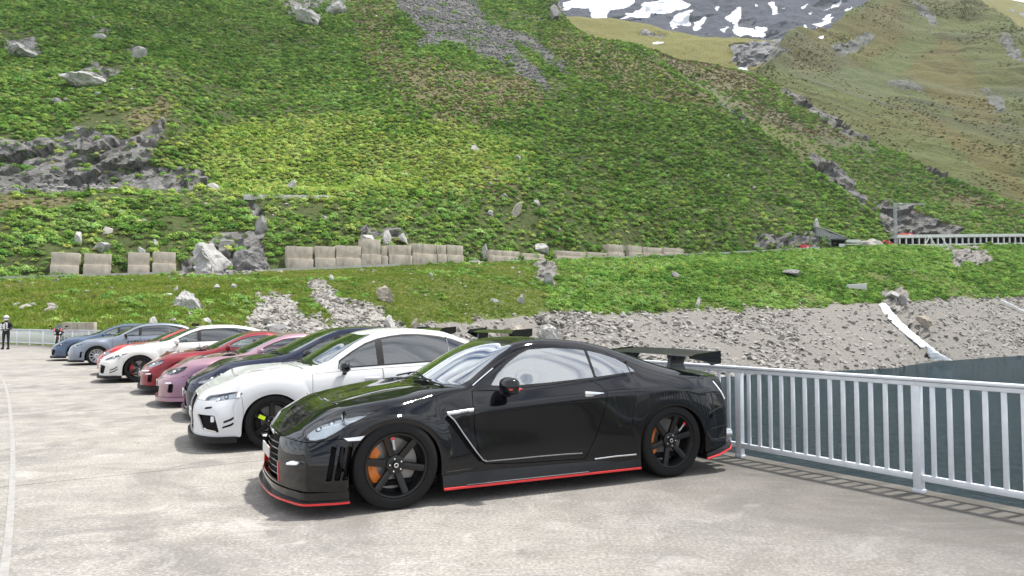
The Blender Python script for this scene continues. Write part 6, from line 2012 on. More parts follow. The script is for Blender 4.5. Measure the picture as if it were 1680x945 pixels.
# white hot hatch
a = radians(26)
car = thing('white_hatchback', 'white hot hatchback with black fender vent, red calipers and dark wheels', 'car', at_wheel(-9.28, 17.75, .915, a), a, GRP)
S = gen(**HB)
OPEN = [([(-.42, .20), (.42, .20), (.40, .36), (-.40, .36)], (1, 2), M_dark), ([(-.50, .46), (.50, .46), (.46, .54), (-.46, .54)], (1, 2), M_dark), (rounded([(-.88, .24), (-.78, .24), (-.74, .42), (-.86, .46)], .02, 2), (0, 2), M_dark),
        ([(-.64, .315), (-.55, .34), (-.475, .40), (-.48, .415), (-.555, .36), (-.64, .332)], (0, 2), M_black), ([(-.65, .255), (-.55, .28), (-.465, .34), (-.47, .355), (-.555, .298), (-.65, .27)], (0, 2), M_black)]
LAMPC = [(-.76, .56), (-.74, .60), (-.58, .66), (-.40, .705), (-.24, .735), (-.34, .69), (-.48, .63), (-.62, .575)]
B_ = dress(S, car, PW2, 4, M_glass, M_glass_dark, LAMPC, M_lampin, M_black, PW2, 'typer', M_rimblack, M_redcal, grille=OPEN, mirror_mat=PW2, lip=(.045, M_black), tyre=(.245, .245))
def fvent(car, sg, pts_, y):
    mb = MB(); mb.prism(pts_, 'y', sg * (y - .06), sg * y); mb.build('fender_vent', M_black, car)
for sg in (-1, 1): fvent(car, sg, [(.56, .52), (.60, .52), (.66, .76), (.60, .76), (.56, .66)], .915)
wing_part(car, 3.20, 1.39, .72, .28, PW2, .60, 1.12)

# small red coupe set back behind the white hatch
a = radians(26)
car = thing('red_sports_car', 'bright red low car tucked behind the white hatchback, only its nose and roof showing', 'car', at_wheel(-10.85, 20.2, .86, a), a, GRP)
S = gen(**dict(CO, zh=.66, H=1.28))
dress(S, car, PRED2, 2, M_glass, M_glass_dark, [(-.70, .56), (-.68, .62), (-.58, .67), (-.46, .70), (-.50, .62), (-.60, .565)], M_lampin, M_black, PRED2, 'dark7', M_grey_alloy, M_redcal, grille=[([(-.45, .20), (.45, .20), (.40, .34), (-.40, .34)], (1, 2), M_dark)], mirror_mat=PRED2, doorx=.62)
for sg in (-1, 1):
    mb = MB(); mb.bbox((-.70, sg * .74, .44), (.05, .06, .05), .015); mb.build('running_light', M_drl, car, smooth=40)

# silver-grey rally hatch with flared fenders
a = radians(27)
car = thing('silver_hatchback', 'silver grey hatchback with flared fenders, silver multi-spoke wheels and dark side lettering', 'car', at_wheel(-14.4, 24.7, .90, a), a, GRP)
S = gen(2.62, .895, 1.475, -.90, 3.50, .73, (.45, 1.0), (1.25, 1.40), (1.7, 1.468), (2.70, 1.40), (3.28, 1.10), (3.38, 1.05), (.96, 1.03), .325, (.36, .35), hoodz=.86, roof_y=.57, hatch=True, flare=.025)
B_ = dress(S, car, PSILV, 4, M_glass, M_glass_dark, [(-.75, .58), (-.73, .64), (-.60, .70), (-.45, .73), (-.50, .66), (-.62, .59)], M_lampin, M_black, PSILV, 'multi', M_silver, M_black, grille=[([(-.40, .22), (.40, .22), (.44, .40), (-.44, .40)], (1, 2), M_dark), ([(-.34, .50), (.34, .50), (.28, .62), (-.28, .62)], (1, 2), M_dark), ([(-.52, .27), (-.46, .27), (-.43, .47), (-.49, .47)], (0, 2), M_dark)], lip=(.03, M_black), mirror_mat=M_gloss)
mb = MB(); mb.prism([(-.25, .875), (.0, .945), (.20, .95), (.28, .93), (.25, .90)], 'y', -.27, .27); mb.build('bonnet_scoop', PSILV, car, smooth=50)
for sg in (-1,):
    for k in range(9):
        mb = MB(); mb.bbox((.95 + k * .105, sg * .868, .80 + .004 * k), (.07, .012, .05 if k % 3 else .07), .003, Matrix.Rotation(radians(8), 3, 'Y')); mb.build('side_graphic', M_lampdk, car)
wing_part(car, 3.0, 1.44, .56, .34, M_gloss, .50, 1.38, False)

# grey-blue hatch at the far end
a = radians(28)
car = thing('grey_blue_hatchback', 'grey blue hatchback with red calipers, farthest car of the row beside the motorcycle', 'car', at_wheel(-16.7, 27.4, .92, a), a, GRP)
S = gen(**HB)
dress(S, car, PBLUE, 4, M_glass, M_glass_dark, LAMPC, M_lampdk, M_black, PBLUE, 'typer', M_rimblack, M_redcal, grille=OPEN[:3], mirror_mat=PBLUE, lip=(.04, M_black))
for sg in (-1, 1): fvent(car, sg, [(.56, .55), (.60, .55), (.66, .76), (.60, .76), (.56, .68)], .915)
wing_part(car, 3.20, 1.39, .72, .28, M_gloss, .60, 1.12)
# ================================================================== road, walls and buildings on the bank
def surf(L, px, py):
    """nearest visible point of a hillside to a place in view"""
    d = (L.px - px) ** 2 + (L.py - py) ** 2 + (L.P[..., 1] * .002)
    i = np.unravel_index(np.argmin(d), d.shape)
    return Vector(L.P[i])
rpx = np.arange(-280, 1990, 12.0)
ry = pchip(BC, [q[0] for q in road], rpx); rd = pchip(BC, [q[1] for q in road], rpx)
RO = at_np(rpx, ry, rd)
RI = RO.copy(); RI[:, 1] += 9.0; RI[:, 0] *= (rd + 9.0) / rd
M_asph = stone_mat('road_asphalt', (.10, .10, .10), (.17, .165, .16), sc=1.0)
mb = MB(); vs_ = []
for a, b in zip(RO, RI): vs_ += [(a[0], a[1], a[2] + .12), (b[0], b[1] - .4, b[2] + .12)]
mb.add(vs_, [(2 * i, 2 * i + 1, 2 * i + 3, 2 * i + 2) for i in range(len(RO) - 1)])
tag(mb.build('mountain_road', M_asph), kind='structure')
t = NT('weathered_concrete')
st = t.noise(.42, 6, .75, vec=t.mapping(t.pos(), (1, 1, .16)))
n1 = t.noise(.5, 5, .6)
c = t.mix(t.ramp(n1, [(0.3, 0.0), (0.7, 1.0)]), (.37, .325, .265), (.53, .475, .40))
c = t.mix(t.ramp(st, [(0.52, 0.0), (0.74, .75)]), c, (.10, .09, .08))
t.set(color=c, rough=.9, spec=.2); t.bump(n1, .4, .1)
M_wconc = t.m
t = NT('pale_concrete'); n1 = t.noise(.8, 5, .6)
t.set(color=t.mix(n1, (.42, .41, .39), (.60, .59, .57)), rough=.85); M_pconc = t.m
def road_pt(px, off=0.0, z=0.0):
    y = float(pchip(BC, [q[0] for q in road], px)); d = float(pchip(BC, [q[1] for q in road], px))
    p = at(px, y, d); q = Vector((p.x * (d + off) / d, d + off, p.z + z)); return q
# concrete retaining blocks standing along the inner edge of the road
BLK = [(76, 123, 414), (130, 175, 416), (203, 239, 414), (243, 282, 413), (465, 509, 404), (512, 546, 404), (546, 588, 403), (588, 620, 392), (621, 631, 403), (633, 671, 402), (672, 711, 400), (712, 727, 402), (728, 755, 402), (797, 849, 411), (853, 890, 416), (908, 958, 412), (960, 994, 414), (994, 1020, 401), (1028, 1050, 403), (1052, 1084, 406), (1086, 1120, 407)]
ORD = ['first', 'second', 'third', 'fourth', 'fifth', 'sixth', 'seventh', 'eighth', 'ninth', 'tenth', 'eleventh', 'twelfth', 'thirteenth', 'fourteenth', 'fifteenth', 'sixteenth', 'seventeenth', 'eighteenth', 'nineteenth', 'twentieth', 'last']
NOTE = ['with a grassy ledge', 'plain and pale', 'with dark water streaks', 'with a mossy ledge', 'beside the rock gully', '', '', 'tallest of the row', 'narrow one', '', '', 'narrow one', '', 'low and pale', 'lowest and short', '', '', 'small square one', '', '', '']
rb = random.Random(5)
for i, (x0, x1, yt) in enumerate(BLK):
    a = road_pt(x0, 8.2); b = road_pt(x1, 8.2)
    w = (b - a).length; mid = (a + b) / 2; ang = atan2(b.y - a.y, b.x - a.x)
    dd = mid.y; ztop = at((x0 + x1) / 2, yt, dd).z
    hgt = max(2.5, ztop - mid.z)
    blk = thing('retaining_block', '%s concrete retaining block from the left along the mountain road%s' % (ORD[i], (', ' + NOTE[i]) if NOTE[i] else ''), 'concrete block', (mid.x, mid.y + 2.2, mid.z - .3), ang, 'concrete blocks along the mountain road')
    hl = hgt * rb.uniform(.48, .56)
    mb = MB(); mb.bbox((0, 0, hl / 2), (w, 5.0, hl + .6), .12); mb.build('lower_block', M_wconc, blk, smooth=30)
    mb = MB(); mb.bbox((rb.uniform(-.1, .1), .45, hl + (hgt - hl) / 2 + .2), (w * rb.uniform(.94, .99), 4.6, hgt - hl + .2), .10); mb.build('upper_block', M_wconc, blk, smooth=30)
# low parapet wall and guard rails on the outer edge of the road
def edge_wall(p0, p1, h, th, name, label, cat, mat, n=30):
    a = road_pt(p0); o = thing(name, label, cat, tuple(a))
    mb = MB(); vs_ = []
    for k in range(n + 1):
        p = road_pt(p0 + (p1 - p0) * k / n) - a
        vs_ += [(p.x, p.y, p.z - .8), (p.x, p.y, p.z + h), (p.x, p.y + th, p.z + h), (p.x, p.y + th, p.z - .8)]
    mb.add(vs_, [(4 * i + k, 4 * i + (k + 1) % 4, 4 * i + 4 + (k + 1) % 4, 4 * i + 4 + k) for i in range(n) for k in range(4)] + [(0, 1, 2, 3), (4 * n, 4 * n + 1, 4 * n + 2, 4 * n + 3)])
    mb.build('wall', mat, o); 
    mb = MB(); vs_ = []
    for k in range(n + 1):
        p = road_pt(p0 + (p1 - p0) * k / n) - a
        vs_ += [(p.x, p.y - .12, p.z + h), (p.x, p.y - .12, p.z + h + .16), (p.x, p.y + th + .12, p.z + h + .16), (p.x, p.y + th + .12, p.z + h)]
    mb.add(vs_, [(4 * i + k, 4 * i + (k + 1) % 4, 4 * i + 4 + (k + 1) % 4, 4 * i + 4 + k) for i in range(n) for k in range(4)])
    mb.build('coping', mat, o)
edge_wall(-60, 300, .75, .3, 'parapet_wall', 'pale low wall edging the mountain road at far left below the first blocks', 'wall', M_pconc)
edge_wall(440, 655, .7, .3, 'parapet_wall', 'pale low wall edging the mountain road below the long row of blocks', 'wall', M_pconc)
edge_wall(955, 1345, 1.0, .4, 'parapet_wall', 'long pale wall edging the mountain road left of the building site', 'wall', M_pconc, 50)
# stone-faced buttress under the road
p = road_pt(837, -.6)
mb = MB(); mb.bbox((p.x, p.y, p.z - 2.2), (7.5, 1.6, 5.0), .2); o = mb.build('stone_buttress', M_rock, smooth=30); tag(o, 'small grey stone buttress under the mountain road at its middle', 'wall')
# wall of concrete blocks on the bank beyond the far end of the railing
p = at(128, 541, 62)
w_ = thing('barrier_wall', 'short wall of beige concrete blocks beyond the railing at far left', 'wall', (p.x, p.y, p.z - .4))
for k in range(4):
    mb = MB(); mb.bbox((-.9 + k * .72 - .1, 0, .55), (.70, .5, 1.0), .03); mb.build('block', M_wconc, w_, smooth=30)

# ---------------------------------------------------------------- avalanche gallery, portal building and building site on the right
ga = at(1476, 402, 440); gb = at(1720, 398, 482)
gd = (gb - ga); L_ = gd.length; ang = atan2(gd.y, gd.x)
gal = thing('avalanche_gallery', 'long white concrete avalanche gallery with a row of dark openings', 'gallery', (ga.x, ga.y, ga.z - .8), ang)
M_gal = flat('white_gallery_concrete', (.66, .66, .65), .8, var=.12, nscale=.6)
slope_z = gd.z / L_
ncol = int(L_ / 5.2)
for k in range(ncol + 1):
    x = k * L_ / ncol
    mb = MB(); mb.bbox((x, 0, 3.0 + slope_z * x), (.8, .8, 4.2), .05); mb.build('column', M_gal, gal)
def beam(z0_, z1_, y0_, y1_, name, mat):
    mb = MB(); mb.add([(-3, y0_, z0_), (-3, y1_, z0_), (-3, y1_, z1_), (-3, y0_, z1_), (L_, y0_, z0_ + gd.z), (L_, y1_, z0_ + gd.z), (L_, y1_, z1_ + gd.z), (L_, y0_, z1_ + gd.z)], [(0, 1, 2, 3), (4, 7, 6, 5), (0, 4, 5, 1), (1, 5, 6, 2), (2, 6, 7, 3), (3, 7, 4, 0)])
    mb.build(name, mat, gal)
beam(5.1, 7.0, -.9, 12, 'roof_slab', M_gal); beam(-.6, 1.0, -.6, .6, 'base_wall', M_gal); beam(-.6, 5.09, 5.5, 7.0, 'back_wall', M_dark)  # back wall coloured near black to paint the shade inside the openings
# bridge slab and struts at its near end
M_red_m = flat('red_machine_paint', (.62, .05, .045), .45)
p = at(1475, 404, 432)
br = thing('bridge_slab', 'pale bridge slab with struts at the near end of the gallery', 'bridge', (p.x, p.y, p.z))
mb = MB(); mb.bbox((14, 0, -.2), (34, 3, .9), .1); mb.build('deck', M_pconc, br)
for x, r_ in ((16, .5), (20, -.5), (27, -.55)):
    mb = MB(); mb.bbox((x, -1.7, 2.4), (.5, .5, 6.4), .05, Matrix.Rotation(r_, 3, 'Y')); mb.build('strut', M_gal, br)
# portal building
p = at(1340, 406, 412); M_grey = flat('grey_render', (.25, .26, .265), .85, var=.15, nscale=.5)
pb_ = thing('portal_building', 'grey tunnel portal building with a slanting roof beside the mountain road', 'building', (p.x, p.y, p.z))
k = 412 / F_PX
mb = MB(); mb.prism([(0, -1), (24 * k, -1), (24 * k, 23 * k), (13 * k, 30 * k), (0, 34 * k)], 'y', 0, 9); mb.build('wall', M_grey, pb_)
mb = MB(); mb.prism([(24 * k, 12 * k), (47 * k, 12 * k), (47 * k, 17 * k), (24 * k, 24 * k)], 'y', 0, 9); mb.build('porch_wall', M_grey, pb_)
mb = MB(); mb.prism([(-.4, 35.2 * k), (13 * k, 31.4 * k), (47.5 * k, 17.4 * k), (47.5 * k, 16.4 * k), (13 * k, 30.2 * k), (-.4, 34 * k)], 'y', -.5, 9.4); mb.build('roof', M_pconc, pb_)
mb = MB(); mb.bbox((36 * k, -.6, 13 * k), (25 * k, 3.0, .8), .1); mb.build('porch_canopy', M_lampdk, pb_)
mb = MB(); mb.bbox((35 * k, 4.5, 5.5 * k), (21 * k, 8, 12.5 * k), .05); mb.build('doorway', M_dark, pb_)
mb = MB(); mb.bbox((41 * k, -.4, 3 * k), (10 * k, .6, 6 * k), .05); mb.build('door_panel', M_gal, pb_)
for q in range(7):
    mb = MB(); mb.bbox((1.2 + q * 1.1, -.05, 13 * k), (.12, .12, 26 * k - q * .15), .02); mb.build('wall_rib', M_pconc, pb_)
# white site panels
p = at(1400, 398, 418)
mb = MB(); mb.bbox((0, 0, 0), (9.5, .5, 1.7), .05); mb.bbox((0, 0, -1.9), (9.0, .3, .6), .05); o = mb.build('site_panels', M_gal); o.location = (p.x, p.y, p.z + .9); tag(o, 'white site hoarding right of the grey portal building', 'hoarding')
# gravel heap
bm = bmesh.new(); bmesh.ops.create_icosphere(bm, subdivisions=4, radius=1)
for v in bm.verts:
    n = v.co.copy(); f = 1 + .12 * sin(n.x * 7 + n.y * 3) + .08 * sin(n.y * 11 + 1)
    v.co = Vector((n.x * 8.0 * f, n.y * 5 * f, max(-.3, n.z) * 4.2 * f * (1 - .35 * hypot(n.x, n.y))))
mb = MB(); p = at(1428, 404, 424); mb.bm(bm); o = mb.build('gravel_heap', M_scree, smooth=80); o.location = (p.x, p.y, p.z); tag(o, 'pale gravel heap between portal building and red excavator', 'gravel heap')
def container(px, py, D, sx, sy, sz, label, ang=0.0):
    p = at(px, py, D); c_ = thing('container', label, 'container', (p.x, p.y, p.z), ang, None)
    mb = MB(); mb.bbox((0, 0, sz / 2), (sx, sy, sz), .05); mb.build('box', M_red_m, c_)
    n = int(sx / .5)
    for q in range(n):
        mb = MB(); mb.bbox((-sx / 2 + .25 + q * sx / n, -sy / 2 - .03, sz / 2), (.22, .08, sz * .86), .01); mb.build('rib', M_red_m, c_)
    mb = MB(); mb.bbox((sx * .25, -sy / 2 - .06, sz * .55), (sx * .22, .05, sz * .2), .01); mb.build('sign_plate', M_white_p, c_)
container(1320, 410, 396, 5.4, 2.4, 2.7, 'small red container beside the road left of the portal building')
container(1486, 388, 446, 7.5, 2.6, 1.9, 'red container on the roof at the near end of the gallery')
# excavator
p = at(1459, 405, 426)
ex = thing('excavator', 'red tracked excavator working beside the gravel heap', 'excavator', (p.x, p.y, p.z), radians(12))
for sg in (-1, 1):
    mb = MB(); mb.prism([(-2.0, .3), (-1.7, 0), (1.7, 0), (2.0, .3), (2.0, .6), (1.7, .85), (-1.7, .85), (-2, .6)], 'y', sg * 1.1 - .3, sg * 1.1 + .3); mb.build('track', M_black, ex)
mb = MB(); mb.bbox((.5, 0, 1.6), (3.2, 2.4, 1.3), .2); mb.build('upper_body', M_red_m, ex, smooth=40)
mb = MB(); mb.bbox((-.6, -.7, 2.4), (1.4, 1.0, 1.6), .15); mb.build('cab', M_red_m, ex, smooth=40)
mb = MB(); mb.bbox((-.62, -.72, 2.6), (1.2, 1.04, .8), .08); mb.build('cab_window', M_glass_dark, ex)
mb = MB(); mb.tube([(-.8, .2, 1.9), (-2.4, .2, 4.0), (-4.2, .2, 3.2)], [.35, .32, .25], 8); mb.build('boom', M_red_m, ex, smooth=50)
mb = MB(); mb.tube([(-4.2, .2, 3.3), (-4.9, .2, 1.2)], [.25, .18], 8); mb.build('stick', M_red_m, ex, smooth=50)
mb = MB(); mb.prism([(-5.4, .2), (-4.4, .1), (-4.4, 1.1), (-5.0, 1.3)], 'y', -.3, .7); mb.build('bucket', M_black, ex)
# tower crane
p = at(1470, 402, 436)
kz = 436 / F_PX; M_crane = flat('crane_steel', (.42, .44, .46), .5, metal=.3)
cr_ = thing('tower_crane', 'slim grey tower crane with a long thin jib above the building site', 'crane', (p.x, p.y, p.z))
H_ = 68 * kz
for q, (x, y) in enumerate(((-.6, -.6), (.6, -.6), (.6, .6), (-.6, .6))):
    mb = MB(); mb.box((x, y, H_ / 2), (.24, .24, H_)); mb.build('mast_leg', M_crane, cr_)
mb = MB()
nb = 16
for q in range(nb):
    z_ = H_ * q / nb; z2 = H_ * (q + 1) / nb; s = 1 if q % 2 else -1
    for y in (-.6, .6): mb.tube([(-.6 * s, y, z_), (.6 * s, y, z2)], .07, 4)
    for x in (-.6, .6): mb.tube([(x, -.6 * s, z_), (x, .6 * s, z2)], .07, 4)
mb.build('lattice', M_crane, cr_)
mb = MB(); mb.box((9.0, 0, H_ + .2), (19.5, .35, .28)); mb.box((9.0, 0, H_ - .5), (19.0, .14, .14))
for q in range(14): mb.tube([(q * 1.35, 0, H_ + .2 - .7 * (q % 2)), (q * 1.35 + 1.35, 0, H_ + .2 - .7 * ((q + 1) % 2))], .06, 4)
mb.build('jib', M_crane, cr_)
mb = MB(); mb.tube([(0, 0, H_ - .5), (-2.7, 0, H_ + 2.9)], .16, 6); mb.tube([(-2.7, 0, H_ + 2.9), (0, 0, H_ + .5)], .08, 4); mb.build('counter_jib', M_crane, cr_)
mb = MB(); mb.bbox((3.4, 0, H_ + .3), (2.2, .7, .6), .08); mb.build('trolley', M_gal, cr_)
# ruined concrete piece on the shore
p = surf(bank, 1404, 474)
mb = MB(); mb.bbox((0, 0, .6), (8.5, 1.2, 3.2), .15, Matrix.Rotation(-.06, 3, 'Y')); o = mb.build('concrete_remnant', M_pconc, smooth=30); o.location = p; tag(o, 'pale concrete remnant lying in the grass left of the stream', 'concrete')

# ---------------------------------------------------------------- the stream falling into the lake
t = NT('white_water')
n1 = t.noise(1.2, 5, .7, vec=t.mapping(t.pos(), (1, 1, .35)))
t.set(color=t.mix(t.ramp(n1, [(0.3, 0.0), (0.6, 1.0)]), (.62, .68, .72), (.90, .92, .93)), rough=.5); t.bump(n1, .8, .4)
M_foam = t.m
def stream(pts, name, label):
    vs_ = []; fs_ = []
    D_ = np.array([surf(bank, x, y).y for x, y, w in pts])
    Ds = np.convolve(np.pad(D_, 1, mode='edge'), [.25, .5, .25], 'valid') - 1.3
    P = [(at(x, y, d), w) for (x, y, w), d in zip(pts, Ds)]
    Q = []
    for (a, wa), (b, wb_) in zip(P[:-1], P[1:]):
        for k in range(8): Q.append((a.lerp(b, k / 8), wa + (wb_ - wa) * k / 8))
    Q.append(P[-1]); r = random.Random(3)
    for i, (p, w) in enumerate(Q):
        m_ = 7
        for k in range(m_):
            u = k / (m_ - 1) * 2 - 1
            vs_.append((p.x + u * w * .5 + r.uniform(-.25, .25), p.y - .9 - (1 - u * u) * .4 + r.uniform(-.15, .15), p.z + .1 + (1 - u * u) * .3 + r.uniform(-.12, .12)))
    for i in range(len(Q) - 1):
        for k in range(6): fs_.append((i * 7 + k, i * 7 + k + 1, i * 7 + 8 + k, i * 7 + 7 + k))
    mb = MB(); mb.add(vs_, fs_); o = mb.build(name, M_foam, smooth=180); tag(o, label, 'stream'); return o
stream([(1446, 499, 2.6), (1455, 513, 3.4), (1468, 528, 3.6), (1484, 543, 3.4), (1501, 557, 3.4), (1517, 570, 3.8), (1530, 581, 4.4), (1545, 592, 7.0)], 'mountain_stream', 'white mountain stream tumbling down the bare shore into the lake')
stream([(1640, 493, 1.2), (1655, 500, 1.3), (1670, 508, 1.4), (1690, 516, 1.5)], 'side_stream', 'thin white stream on the bare shore at the far right')

# ---------------------------------------------------------------- boulders and outcrops one can pick out
BOULD = [ # layer, px, py(base), w px, h px, material, label
    (bank, 310, 508, 46, 54, 0, 'big pale boulder with a pointed top in the grass above the silver hatchback'), (bank, 632, 496, 38, 50, 1, 'tall round brownish boulder in the grass above the white saloon'),
    (bank, 254, 545, 24, 34, 0, 'leaning grey slab at the foot of the bank above the silver hatchback'), (bank, 900, 468, 30, 42, 0, 'stack of pale rock on the bank right below the mountain road'),
    (bank, 906, 560, 44, 52, 0, 'tall fissured rock at the shore right of the white saloon wing'), (bank, 846, 560, 66, 46, 1, 'pale warm rock face at the shore behind the white saloon wing'),
    (bank, 640, 540, 24, 36, 0, 'upright grey rock at the foot of the bank behind the white saloon roof'), (bank, 680, 540, 16, 32, 1, 'slim leaning rock at the foot of the bank right of an upright rock'),
    (bank, 288, 476, 15, 12, 0, 'small pale block left of the big pointed boulder, upper one'), (bank, 278, 486, 16, 10, 0, 'flat pale block left of the big pointed boulder, lower one'),
    (bank, 26, 502, 15, 11, 0, 'small white stone in the grass above the motorcyclist'), (bank, 335, 530, 20, 16, 0, 'pale block low on the bank right of the leaning slab'), (bank, 284, 527, 16, 12, 0, 'small pale block low on the bank near the leaning slab'),
    (bank, 357, 474, 12, 12, 0, 'small split stone right of the big pointed boulder'), (bank, 384, 472, 14, 14, 0, 'grey stone in the grass beyond the split stone'), (bank, 545, 460, 12, 12, 0, 'small stone in the grass under the long row of blocks'),
    (bank, 812, 495, 14, 12, 0, 'grey stone in the grass halfway to the shore rocks'), (bank, 855, 497, 15, 18, 0, 'pointed stone in the grass left of the shore rocks'), (bank, 1462, 490, 24, 18, 0, 'pale rock above the top of the stream, left one'),
    (bank, 1484, 496, 26, 24, 0, 'pale rock above the top of the stream, right one'), (bank, 1518, 536, 34, 36, 1, 'warm brown rock rib along the right side of the stream'), (bank, 1145, 505, 12, 24, 0, 'slim rock at the top of the bare shore in the bushes'),
    (bank, 1300, 452, 40, 14, 2, 'dark low outcrop in the bushes under the red container'), (bank, 1108, 458, 22, 18, 2, 'small dark outcrop in the bushes below the long road wall'),
    (hill, 352, 446, 92, 64, 0, 'great pale slab outcrop beside the mountain road left of the gully'), (hill, 412, 446, 60, 60, 2, 'dark fissured outcrop in the gully beside the mountain road'), (hill, 425, 380, 22, 40, 2, 'steep dark rock in the upper part of the gully'),
    (hill, 130, 402, 15, 32, 0, 'upright pale slab above the first concrete blocks'), (hill, 168, 415, 30, 26, 0, 'pale outcrop right behind the second concrete block'), (hill, 236, 412, 16, 18, 0, 'grey block above the third concrete block'), (hill, 256, 404, 15, 18, 0, 'grey block above the fourth concrete block'),
    (hill, 62, 372, 11, 10, 0, 'small pale stone on the slope above the first concrete block'), (hill, 605, 396, 34, 26, 0, 'broken pale outcrop behind the tallest concrete block'), (hill, 636, 396, 22, 28, 0, 'tall pale rock right of the tallest concrete block'), (hill, 660, 396, 20, 22, 0, 'pale rock above the ninth concrete block'),
    (hill, 778, 250, 16, 18, 0, 'white boulder in the middle of the sunny scrub belt'), (hill, 806, 352, 18, 16, 0, 'white boulder above the middle of the mountain road'), (hill, 852, 355, 20, 30, 1, 'pale warm crag above the middle of the mountain road'), (hill, 880, 335, 14, 14, 0, 'white boulder right of the pale warm crag'),
    (hill, 890, 412, 30, 20, 0, 'slanting grey slabs beside the mountain road near its middle'), (hill, 482, 312, 20, 24, 0, 'white boulder at the foot of the sunny scrub slope'), (hill, 349, 312, 28, 18, 0, 'square pale block at the right end of the dark cliff'),
    (hill, 850, 262, 12, 18, 0, 'small white boulder right of the sunny scrub belt'), (hill, 664, 288, 13, 12, 0, 'small white boulder low in the sunny scrub belt'), (hill, 795, 422, 14, 32, 0, 'narrow upright rock between road blocks near the middle'), (hill, 1342, 376, 18, 30, 0, 'pale rock spire above the grey portal building'),
    (hill, 40, 95, 56, 34, 0, 'large grey outcrop on the upper slope at far left'), (hill, 166, 64, 28, 16, 0, 'flat grey slab outcrop high on the left slope'), (hill, 228, 97, 30, 24, 0, 'broken pale outcrop high on the left slope'), (hill, 150, 142, 70, 34, 0, 'long broken outcrop in the middle of the left slope'),
    (hill, 505, 36, 56, 48, 0, 'large grey crag at the top edge of the slope'), (hill, 553, 22, 46, 34, 0, 'grey crag right of the large one at the top edge'), (hill, 912, 28, 28, 40, 2, 'dark crag on the skyline beside the snowy mountain'), (hill, 95, 172, 18, 14, 2, 'dark small outcrop on the left slope below the long one'),
]
MR = [M_rock, M_rock_warm, M_rock_dark]
for i, (L, px, py, w, h, mi, lab) in enumerate(BOULD):
    b = surf(L, px, py); k = b.y / F_PX
    W, H = w * k, h * k
    r = random.Random(100 + i)
    bm = bmesh.new(); bmesh.ops.create_icosphere(bm, subdivisions=4 if w * h > 900 else 3, radius=1)
    big = w * h > 1200
    pl = []
    for _ in range(15 if not big else 22):
        n = Vector((r.gauss(0, 1) + .35, r.gauss(0, 1), r.gauss(0, .8))).normalized(); pl.append((n, r.uniform(.38, .80)))
    co = np.array([v.co[:] for v in bm.verts])
    steps = cellnoise(co * np.array([2.4, 2.4, 1.3]) @ np.array([[.8, 0, -.6], [0, 1, 0], [.6, 0, .8]]) + i * 3.1, 900 + i) if big else None
    fine = cellnoise(co * np.array([4.5, 4.5, 2.6]) @ np.array([[.8, 0, -.6], [0, 1, 0], [.6, 0, .8]]) + i * 1.7, 950 + i)
    for j, v in enumerate(bm.verts):
        for n, d in pl:
            q = v.co.dot(n) - d
            if q > 0: v.co -= n * q
        v.co *= 1 + fine[j] * (.03 if not big else .07) + (steps[j] * .15 if big else 0)
        if v.co.z > 0: v.co.x *= 1 - .25 * v.co.z; v.co.y *= 1 - .2 * v.co.z
        v.co = Vector((v.co.x * W * .58, v.co.y * W * .56, v.co.z * H * .58))
    sh = r.uniform(-.3, .3)
    for v in bm.verts: v.co.x += sh * v.co.z
    mb = MB(); mb.bm(bm)
    o = mb.build('outcrop' if big else 'boulder', MR[mi])
    o.location = (b.x, b.y, b.z + H * .16); o.rotation_euler = (0, 0, r.uniform(-.4, .4))
    tag(o, lab, 'rock outcrop' if big else 'boulder', 'rocks one can pick out on the slopes')
# small conifer on the ledge at the left
p = surf(hill, 147, 322)
fir = thing('fir_tree', 'small dark lone fir on the ledge below the cliff', 'tree', (p.x, p.y, p.z - .2))
mb = MB(); mb.tube([(0, 0, 0), (0, 0, 2.5), (.05, 0, 4.8)], [.12, .08, .02], 7); mb.build('trunk', M_rock_dark, fir)
mb = MB(); r = random.Random(4)
for q in range(420):
    z = .35 + 4.4 * r.random() ** 1.25; R_ = (4.9 - z) * .30 * r.uniform(.3, 1.05); a = r.uniform(0, 6.283)
    p0 = Vector((cos(a) * R_, sin(a) * R_, z - R_ * .35)); d = Vector((cos(a), sin(a), -.45)) * .28; s = Vector((-sin(a), cos(a), 0)) * .10
    mb.add([p0 - d * .6, p0 + s, p0 + d, p0 - s], [(0, 1, 2, 3)])
mb.build('crown', leaf_mat('fir_needles', [(.012, .025, .008), (.02, .035, .012), (.03, .045, .015), (.04, .05, .02)]), fir, fix=False)

# pale retaining wall of the old path on the upper terrace
ta = surf(hill, 398, 326); tb_ = surf(hill, 540, 327)
d_ = tb_ - ta; wl_ = thing('terrace_wall', 'long low pale wall of the old path on the terrace above the road', 'wall', tuple(ta), atan2(d_.y, d_.x))
for k in range(9):
    L9 = hypot(d_.x, d_.y) / 9
    mb = MB(); mb.bbox((L9 * (k + .5), -1.0, .5 + d_.z * (k + .5) / 9), (L9 - .08, .8, 2.2), .06); mb.build('wall_panel', M_pconc, wl_, smooth=30)
for i, (px, py, w, h, lab) in enumerate(((112, 309, 46, 9, 'flat pale rock slabs on the terrace edge below the dark cliff, left ones'), (185, 308, 38, 8, 'flat pale rock slabs on the terrace edge below the dark cliff, right ones'))):
    b = surf(hill, px, py); k = b.y / F_PX
    vs3, fs3 = rock_mesh(700 + i, 3, 14, (w * k * .6, 2.4, h * k * .6))
    mb = MB(); mb.add(vs3, fs3); o = mb.build('rock_slab', M_rock); o.location = b; tag(o, lab, 'rock slab')
